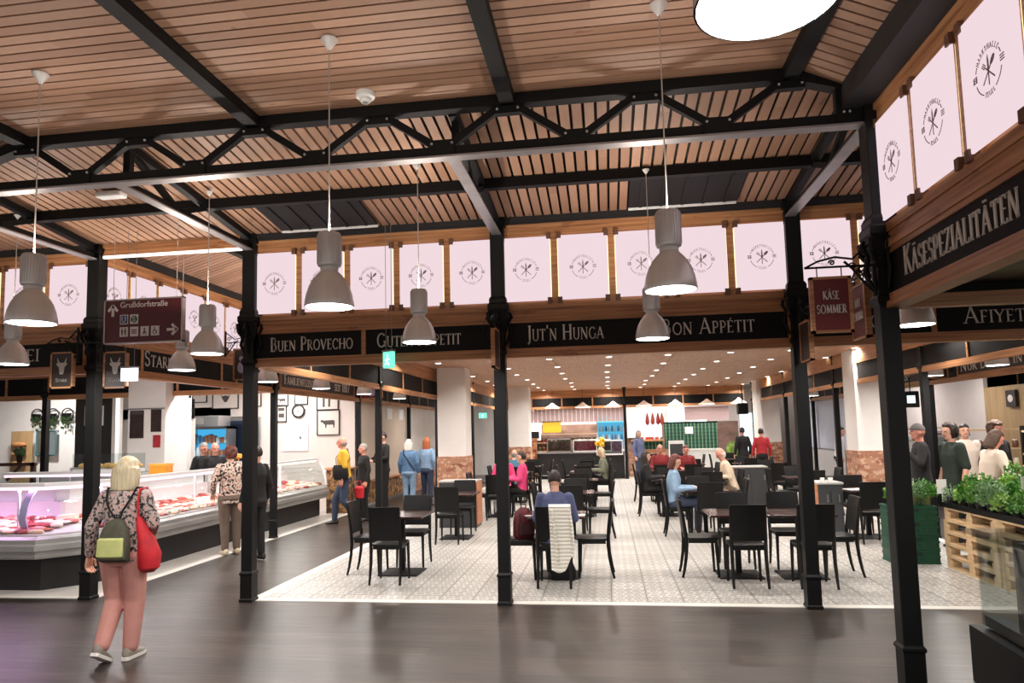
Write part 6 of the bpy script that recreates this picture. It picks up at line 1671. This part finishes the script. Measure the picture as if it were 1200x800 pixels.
        for s in (-1, 1):
            kn, an = dl[s]; m.capsule(K(hip[s]), K(kn), .094*wide*k, .07*wide**.5*loose*k, 14); m.capsule(K(kn), K(an+(kn-an)*.06), .07*wide**.5*loose*k, .056*loose**1.3*k, 14)
        obj('trousers', remesh(m.mesh('trousers', [trou]), v*k, 2), o)
    # --- shoes
    for s, fp in ((-1, footL), (1, footR)):
        kn, an = dl[s]; a = K(an); c, sn = math.cos(fp), math.sin(fp)
        def f(yy, zz): return a + V((s*.004*(yy/.1), (yy*c+zz*sn)*k, (zz*c-yy*sn)*k))
        m = MB()
        m.loft([(f(yy, zz), V((rx*k,0,0)), V((0, -rz_*sn*k*0, rz_*k))) for yy, zz, rx, rz_ in ((-.075,-.035,.018,.02),(-.06,-.03,.036,.045),(-.01,-.025,.04,.05),(.05,-.038,.042,.036),(.11,-.048,.045,.026),(.155,-.053,.036,.02),(.175,-.056,.015,.012))], 14)
        sh_ = m.build('shoe', shoes, o, True)
        if sole:
            m = MB(); pts = []
            for yy, rx in ((-.085,.02),(-.065,.038),(0,.04),(.06,.044),(.115,.048),(.16,.038),(.182,.016)): pts.append((yy, rx))
            vs = []
            for zz in (-.085, -.058):
                for yy, rx in pts: vs += [f(yy, zz)+V((-rx*k,0,0)), f(yy, zz)+V((rx*k,0,0))]
            n = len(pts); fs = []
            for i in range(n-1):
                a0 = 2*i; fs += [(a0,a0+1,a0+3,a0+2),(2*n+a0,2*n+a0+2,2*n+a0+3,2*n+a0+1),(a0,a0+2,2*n+a0+2,2*n+a0),(a0+1,2*n+a0+1,2*n+a0+3,a0+3)]
            fs += [(0,2*n,2*n+1,1),(2*n-2,2*n-1,4*n-1,4*n-2)]
            m.add(vs, fs); m.build('sole', sole, sh_)
    if hair:
        hmh = hair_mesh(hair, HM_, k, .011 if hair != 'cap' else .01, bighair); hmh.materials.clear(); hmh.materials.append(hairm or HAIRS[0])
        hh = obj('hair' if hair != 'cap' else 'cap', hmh, o)
    o['k'] = k
    del o['k']
    return o, dict(sh={s: K(sh[s]) for s in (-1,1)}, hip={s: K(hip[s]) for s in (-1,1)}, up=lambda p: K(up(p)), k=k, hc=K(hc))

def tube_part(name, o, pts, r, m_, sq=1.0, n=8):
    m = MB(); m.path(pts, r, n, sq=sq); return m.build(name, m_, o, True)
def facing(dx, dy): return math.atan2(-dx, dy)

# colours
BLOUSE = blotch_mat('floral_blouse', (44,40,42), (176,162,156), (206,150,142), 38)
BLOUSE2 = blotch_mat('dark_floral_blouse', (60,32,34), (226,206,190), (206,130,100), 26, .47, .6)
PINKT = mat('dusty_pink_trousers', (200,142,132), .85, 0, .06, (9,9,9), .5)
BEIGET = mat('brown_trousers', (112,94,82), .85, 0, .1, (8,8,8), .4)
DENIM = mat('blue_denim', (92,124,160), .85, 0, .15, (14,14,14), .3); DENIMD = mat('dark_denim', (56,66,88), .85, 0, .15, (14,14,14), .3); DENIML = mat('light_denim', (140,168,196), .85, 0, .12, (14,14,14), .3)
YELLOW = mat('yellow_shirt', (222,176,52), .85, 0, .08, (9,9,9), .3); BLACKC = mat('black_cloth', (26,25,26), .85, 0, .15, (9,9,9), .3); NAVY = mat('slate_blue_jumper', (84,92,128), .9, 0, .08, (20,20,20), .3)
TEAL = mat('teal_jumper', (74,118,140), .9, 0, .1, (12,12,12)); PINKC = mat('bright_pink_top', (226,70,124), .85, 0, .1, (12,12,12)); REDC = mat('dark_red_jumper', (136,44,48), .85, 0, .12, (12,12,12)); REDJ = mat('red_jacket', (176,38,48), .7, 0, .1, (9,9,9))
CREAM = mat('cream_blouse', (226,208,192), .85, 0, .05, (9,9,9), .2); GREENC = mat('dark_green_top', (38,50,42), .85, 0, .12, (9,9,9), .2); WHITEC = mat('white_coat', (226,226,232), .8); SAGE = mat('grey_green_cardigan', (120,122,104), .9, 0, .12, (12,12,12))
H_BLOND = mat('ash_blond_hair', (196,182,150), .55, 0, .22, (70,70,6), .3); H_WHITE = mat('white_hair', (222,216,206), .6, 0, .1, (60,60,8)); H_AUB = mat('auburn_hair', (176,96,56), .55, 0, .25, (70,70,6), .2); H_RED = mat('reddish_brown_hair', (96,48,38), .6, 0, .3, (50,50,20), .3); H_GREY = mat('grey_hair', (150,144,138), .6, 0, .15, (60,60,8)); H_BRN = mat('brown_curls', (84,62,48), .65, 0, .3, (40,40,40), .4)

# 1 woman with the backpack, walking away
o, J = person('person in floral blouse and pink trousers walking away with a small backpack', -4.02, 5.42, .06, 1.64, 'stand', BLOUSE, PINKT, 'bob', H_BLOND, lean=.05, wide=1.14, v=.0085, hem=.83,
    legL=((-.085,.04,.49),(-.075,-.15,.14)), legR=((.085,.05,.49),(.065,.03,.085)), armL=((-.27,-.04,1.12),(-.315,.01,.86)), armR=((.25,.03,1.13),(.12,.24,1.04)), shoes=SHOE_G, sole=SOLE, footL=.5, curl=.55, loose=1.12, bighair=1.2)
k = J['k']; U = J['up']
OLIVE = mat('olive_backpack_fabric', (74,74,60), .8, 0, .15, (20,20,20), .2); LIME = mat('pale_lime_pocket', (190,196,126), .8, 0, .1, (9,9,9), .3)
t = thing('backpack', 'small olive backpack with pale lime pocket on the back of the woman in pink trousers', 'backpack', (-4.02, 5.42, .004), .06)
m = MB(); m.loft([(U((.02,-.135,.83)), V((.115,0,0)), V((0,.03,0))), (U((.02,-.165,.86)), V((.128,0,0)), V((0,.058,0))), (U((.02,-.165,1.0)), V((.126,0,0)), V((0,.058,0))), (U((.02,-.155,1.1)), V((.105,0,0)), V((0,.05,0))), (U((.02,-.145,1.17)), V((.06,0,0)), V((0,.035,0))), (U((.02,-.14,1.19)), V((.02,0,0)), V((0,.015,0)))], 22, pw=3.2); m.build('body', OLIVE, t, True)
m = MB(); m.loft([(U((.02,-.185,.865)), V((.1,0,0)), V((0,.03,0))), (U((.02,-.215,.885)), V((.112,0,0)), V((0,.025,0))), (U((.02,-.215,1.02)), V((.106,0,0)), V((0,.025,0))), (U((.02,-.195,1.035)), V((.1,0,0)), V((0,.03,0)))], 22, pw=4); m.build('front_pocket', LIME, t, True)
for s in (-1, 1):
    tube_part('strap', t, [U((s*.02+.02,-.135,1.19)), U((s*.06,-.128,1.26)), U((s*.105,-.115,1.34)), U((s*.13,-.06,1.445)), U((s*.13,.02,1.44)), U((s*.13,.105,1.36)), U((s*.15,.1,1.15)), U((s*.16,-.03,.98)), U((s*.12,-.14,.9))], .012, BLACKC, .5)
tube_part('carry_loop', t, [U((-.0,-.14,1.18)), U((0,-.15,1.22)), U((.04,-.15,1.22)), U((.04,-.14,1.18))], .006, BLACKC)
REDBAG = mat('red_nylon_bag', (192,26,38), .6, 0, .2, (12,12,12), .5)
t = thing('shoulder_bag', 'red cloth bag hanging from the right shoulder of the woman in pink trousers', 'bag', (-4.02, 5.42, .004), .06)
m = MB(); m.loft([(U((.235,-.01,.73)), V((.05,0,0)), V((0,.04,0))), (U((.25,-.02,.77)), V((.085,0,0)), V((0,.08,0))), (U((.25,-.02,.88)), V((.09,0,0)), V((0,.1,0))), (U((.225,-.03,1.0)), V((.06,0,0)), V((0,.085,0))), (U((.19,-.06,1.12)), V((.035,0,0)), V((0,.05,0))), (U((.175,-.08,1.2)), V((.018,0,0)), V((0,.02,0)))], 16); m.build('body', REDBAG, t, True)
tube_part('strap', t, [U((.175,-.085,1.19)), U((.17,-.1,1.3)), U((.165,-.07,1.43)), U((.165,.03,1.44)), U((.185,.1,1.3)), U((.2,.06,1.13))], .013, REDBAG, .6)

# 2 woman at the counter
person('person in dark floral blouse and brown trousers waiting at the meat counter', -5.8, 10.25, facing(-.75,.66), 1.66, 'stand', BLOUSE2, BEIGET, 'curly', H_RED, wide=1.14, hem=.8, lean=.04, armL=((-.27,.02,1.12),(-.22,.18,.95)), armR=((.26,.04,1.12),(.2,.24,1.0)), shoes=mat('cream_shoe', (214,200,170), .6))
person('person in black standing half hidden behind the post left of Buen Provecho', -5.12, 9.75, facing(-.9,.3), 1.66, 'stand', BLACKC, BLACKC, 'short', None)
person('person in black behind the counter, left of the two butchers', -7.95, 13.0, facing(.9,-.4), 1.7, 'stand', BLACKC, BLACKC, 'short', H_GREY, skin=SKIN2, pitch=.3)
person('person in black behind the counter, right of the two butchers', -7.62, 12.85, facing(.7,-.6), 1.7, 'stand', BLACKC, BLACKC, 'bald', H_GREY, skin=SKIN2, pitch=.3)
# 3 man in yellow
o, J = person('person in yellow shirt and dark jeans walking by with a black shoulder bag', -5.25, 13.6, facing(-.93,-.3), 1.76, 'stand', YELLOW, DENIMD, 'bald', H_GREY, skin=SKIN2, lean=.06, legL=((-.09,.02,.49),(-.09,-.22,.13)), legR=((.09,.18,.5),(.09,.2,.085)), footL=.5, sleeve=.5, armR=((.25,-.02,1.12),(.24,.2,.98)), wide=1.08)
U = J['up']
t = thing('shoulder_bag', 'black camera bag worn by the man in the yellow shirt', 'bag', (-5.25, 13.6, .004), facing(-.93,-.3))
m = MB(); m.loft([(U((-.2,.06,.88)), V((.07,0,0)), V((0,.13,0))), (U((-.21,.06,.96)), V((.09,0,0)), V((0,.16,0))), (U((-.21,.06,1.1)), V((.08,0,0)), V((0,.15,0))), (U((-.2,.06,1.16)), V((.05,0,0)), V((0,.12,0)))], 16, pw=4); m.build('body', BLACKC, t, True)
tube_part('strap', t, [U((-.2,-.02,1.15)), U((-.08,-.125,1.25)), U((.11,-.08,1.45)), U((.11,.03,1.445)), U((-.05,.14,1.3)), U((-.2,.13,1.15))], .014, mat('dark_red_strap', (96,30,34), .7), .5)
o, J = person('person in black waistcoat close behind the man in the yellow shirt', -5.05, 14.15, facing(-.6,-.5), 1.6, 'stand', BLACKC, BLACKC, 'short', H_GREY, skin=SKIN2, wide=1.15)
U = J['up']; t = thing('carrier_bag', 'small red bag beside the man in the yellow shirt', 'bag', (-5.0, 13.75, .72)); m = MB(); m.loft([((0,0,-.2),(.09,0,0),(0,.05,0)),((0,0,0),(.1,0,0),(0,.06,0)),((0,0,.04),(.05,0,0),(0,.02,0))], 14, pw=3); m.build('body', REDBAG, t, True); tube_part('handle', t, [(-.05,0,.03),(-.03,0,.14),(.03,0,.14),(.05,0,.03)], .006, REDBAG)
person('person dressed in black standing in the left aisle behind a slim post', -5.2, 15.9, facing(-.7,-.7), 1.84, 'stand', BLACKC, BLACKC, 'short', None, pitch=.35, armL=((-.26,.04,1.14),(-.05,.26,1.08)), armR=((.26,.04,1.14),(.05,.27,1.1)), wide=1.06)
o, J = person('person with white hair in a denim jacket and jeans standing with the back turned', -4.72, 16.4, facing(.1,1), 1.64, 'stand', DENIM, DENIML, 'bob', H_WHITE, wide=1.12, bighair=1.12)
U = J['up']; tube_part('bag_strap', o, [U((-.13,-.02,1.45)), U((-.1,-.12,1.36)), U((.05,-.135,1.15)), U((.19,-.1,.95))], .012, BLACKC, .5)
person('person with long auburn hair and pale denim jacket beside the white-haired woman', -4.42, 16.95, facing(.3,1), 1.68, 'stand', DENIML, DENIMD, 'long', H_AUB)
# seated
sitL = lambda s: None
person('seated person in slate blue jumper with the back turned, near the front', -.63, 8.32, 0, 1.62, 'sit', NAVY, BLACKC, 'short', None, lean=.12, pitch=.25, wide=1.12, v=.01)
person('seated person in pale denim jacket in profile, facing right at the second row', 1.12, 12.15, facing(1,-.05), 1.66, 'sit', DENIML, DENIMD, 'bob', H_RED, lean=.08, pitch=.25, shoes=SHOE_G)
person('seated old person with white hair and beige jacket bending forward at the third row', 2.42, 14.9, facing(-1,.0), 1.72, 'sit', mat('beige_jacket', (214,196,172), .85, 0, .08, (9,9,9)), BEIGET, 'bald', H_WHITE, skin=SKIN2, lean=.28, pitch=.3)
person('seated person in dark red jumper, left of two at a table far back', 1.33, 18.3, facing(.1,-1), 1.72, 'sit', REDC, BLACKC, 'bald', H_GREY, skin=SKIN2)
person('seated person in dark red jumper, right of two at a table far back', 1.96, 18.3, facing(-.1,-1), 1.64, 'sit', REDC, BLACKC, 'short', H_RED, skin=SKIN2, lean=.1)
person('seated person with dark hair facing away in front of the two in dark red', 0.84, 14.9, facing(1,.05), 1.6, 'sit', BLACKC, BLACKC, 'long', None)
person('seated person in grey-green cardigan with yellowish hair before the back counter', -.14, 17.8, facing(-1,.05), 1.62, 'sit', SAGE, BLACKC, 'bob', H_BLOND, lean=.12)
person('seated person in teal jumper leaning forward behind the middle post', -2.3, 17.26, facing(0,1), 1.7, 'sit', TEAL, BLACKC, 'bald', H_GREY, lean=.3)
person('seated person in bright pink top right of the middle post', -1.88, 14.9, facing(-1,0), 1.66, 'sit', PINKC, BLACKC, 'short', None)
person('seated person in bright pink top left of the middle post', -2.3, 15.44, facing(0,-1), 1.66, 'sit', PINKC, WHITEC, 'short', H_GREY)
person('standing person in blue jacket and jeans beside the black post at the back', 1.0, 23.0, facing(.6,-.5), 1.72, 'stand', mat('dusty_blue_jacket', (104,112,150), .85, 0, .12, (9,9,9)), DENIMD, 'bob', H_GREY)
person('standing person in red jacket with the back turned by the far white column', 4.62, 22.2, facing(.1,1), 1.7, 'stand', REDJ, BLACKC, 'short', None)
person('standing person in dark clothes beside the red jacket', 4.2, 22.9, facing(-.3,1), 1.74, 'stand', BLACKC, BLACKC, 'short', None)
person('person in white coat behind the bar on the right', 6.15, 20.0, facing(.9,-.3), 1.7, 'stand', WHITEC, BLACKC, 'short', None, lean=.1)
# stall on the right
person('person with grey cap and black jacket at the far end of the herb stall', 4.62, 11.3, facing(-1,.15), 1.76, 'stand', BLACKC, BLACKC, 'cap', mat('grey_cap', (84,80,80), .8), skin=SKIN2, armL=((-.25,.06,1.14),(-.1,.2,1.3)))
person('person with dark curly hair and dark green top behind the herbs', 4.86, 10.85, facing(-1,-.15), 1.76, 'stand', GREENC, BLACKC, 'curly', None, sleeve=.4, pitch=.1, hem=.84)
person('person in cream blouse and black trousers reaching over the fruit table', 4.87, 9.98, facing(1,.08), 1.68, 'stand', CREAM, BLACKC, 'bob', H_BRN, skin=SKIN2, lean=.2, pitch=.28, armL=((-.25,.15,1.1),(-.1,.42,1.02)), armR=((.27,.12,1.1),(.16,.44,1.02)))
person('person with bushy brown curls and black top behind the woman in the cream blouse', 5.62, 11.2, facing(.4,-.9), 1.78, 'stand', BLACKC, BLACKC, 'curly', H_BRN, skin=SKIN2, pitch=.3)
person('person in pale top half hidden behind the woman in the green top', 5.9, 12.7, facing(-.2,-1), 1.74, 'stand', CREAM, BLACKC, 'short', None)
person('person with dark hair in navy at the right edge by the blue screen', 6.2, 10.75, facing(-.8,-.5), 1.72, 'stand', mat('navy_cloth', (34,40,66), .85), BLACKC, 'long', None, pitch=.35)
# ------------------------------------------------------------------ camera (lens centre slightly raised like a cropped phone picture)
cd = bpy.data.cameras.new('camera'); cam = bpy.data.objects.new('camera', cd); COL.objects.link(cam); S.camera = cam
cd.sensor_fit = 'HORIZONTAL'; cd.sensor_width = 36; cd.lens = 820/1200*36
cd.shift_x = (600-592.4)/1200; cd.shift_y = (433.2-400)/1200
yaw, pit, rol = .1413, .0871, -.0227
f = V((-math.sin(yaw)*math.cos(pit), math.cos(yaw)*math.cos(pit), math.sin(pit)))
r = V((math.cos(yaw), math.sin(yaw), 0)); u = r.cross(f)
r2 = r*math.cos(rol)+u*math.sin(rol); u2 = -r*math.sin(rol)+u*math.cos(rol)
cam.matrix_world = Matrix(((r2.x,u2.x,-f.x,0),(r2.y,u2.y,-f.y,0),(r2.z,u2.z,-f.z,1.8),(0,0,0,1)))
cd.clip_start = .05; cd.clip_end = 120
# soft light of the rest of the hall behind and beside the view
W = bpy.data.worlds.new('hall_light'); S.world = W; W.use_nodes = True
bg = W.node_tree.nodes['Background']; bg.inputs[0].default_value = (1, .9, .84, 1); bg.inputs[1].default_value = .55
S.view_settings.view_transform = 'Standard'; S.view_settings.look = 'None'; S.view_settings.gamma = 1
S.view_settings.use_curve_mapping = False; S.view_settings.exposure = 0.15
S.cycles.max_bounces = 8; S.cycles.diffuse_bounces = 4; S.cycles.glossy_bounces = 4; S.cycles.transparent_max_bounces = 16
S.cycles.use_denoising = True; S.cycles.sample_clamp_indirect = 6; S.cycles.caustics_reflective = False; S.cycles.caustics_refractive = False
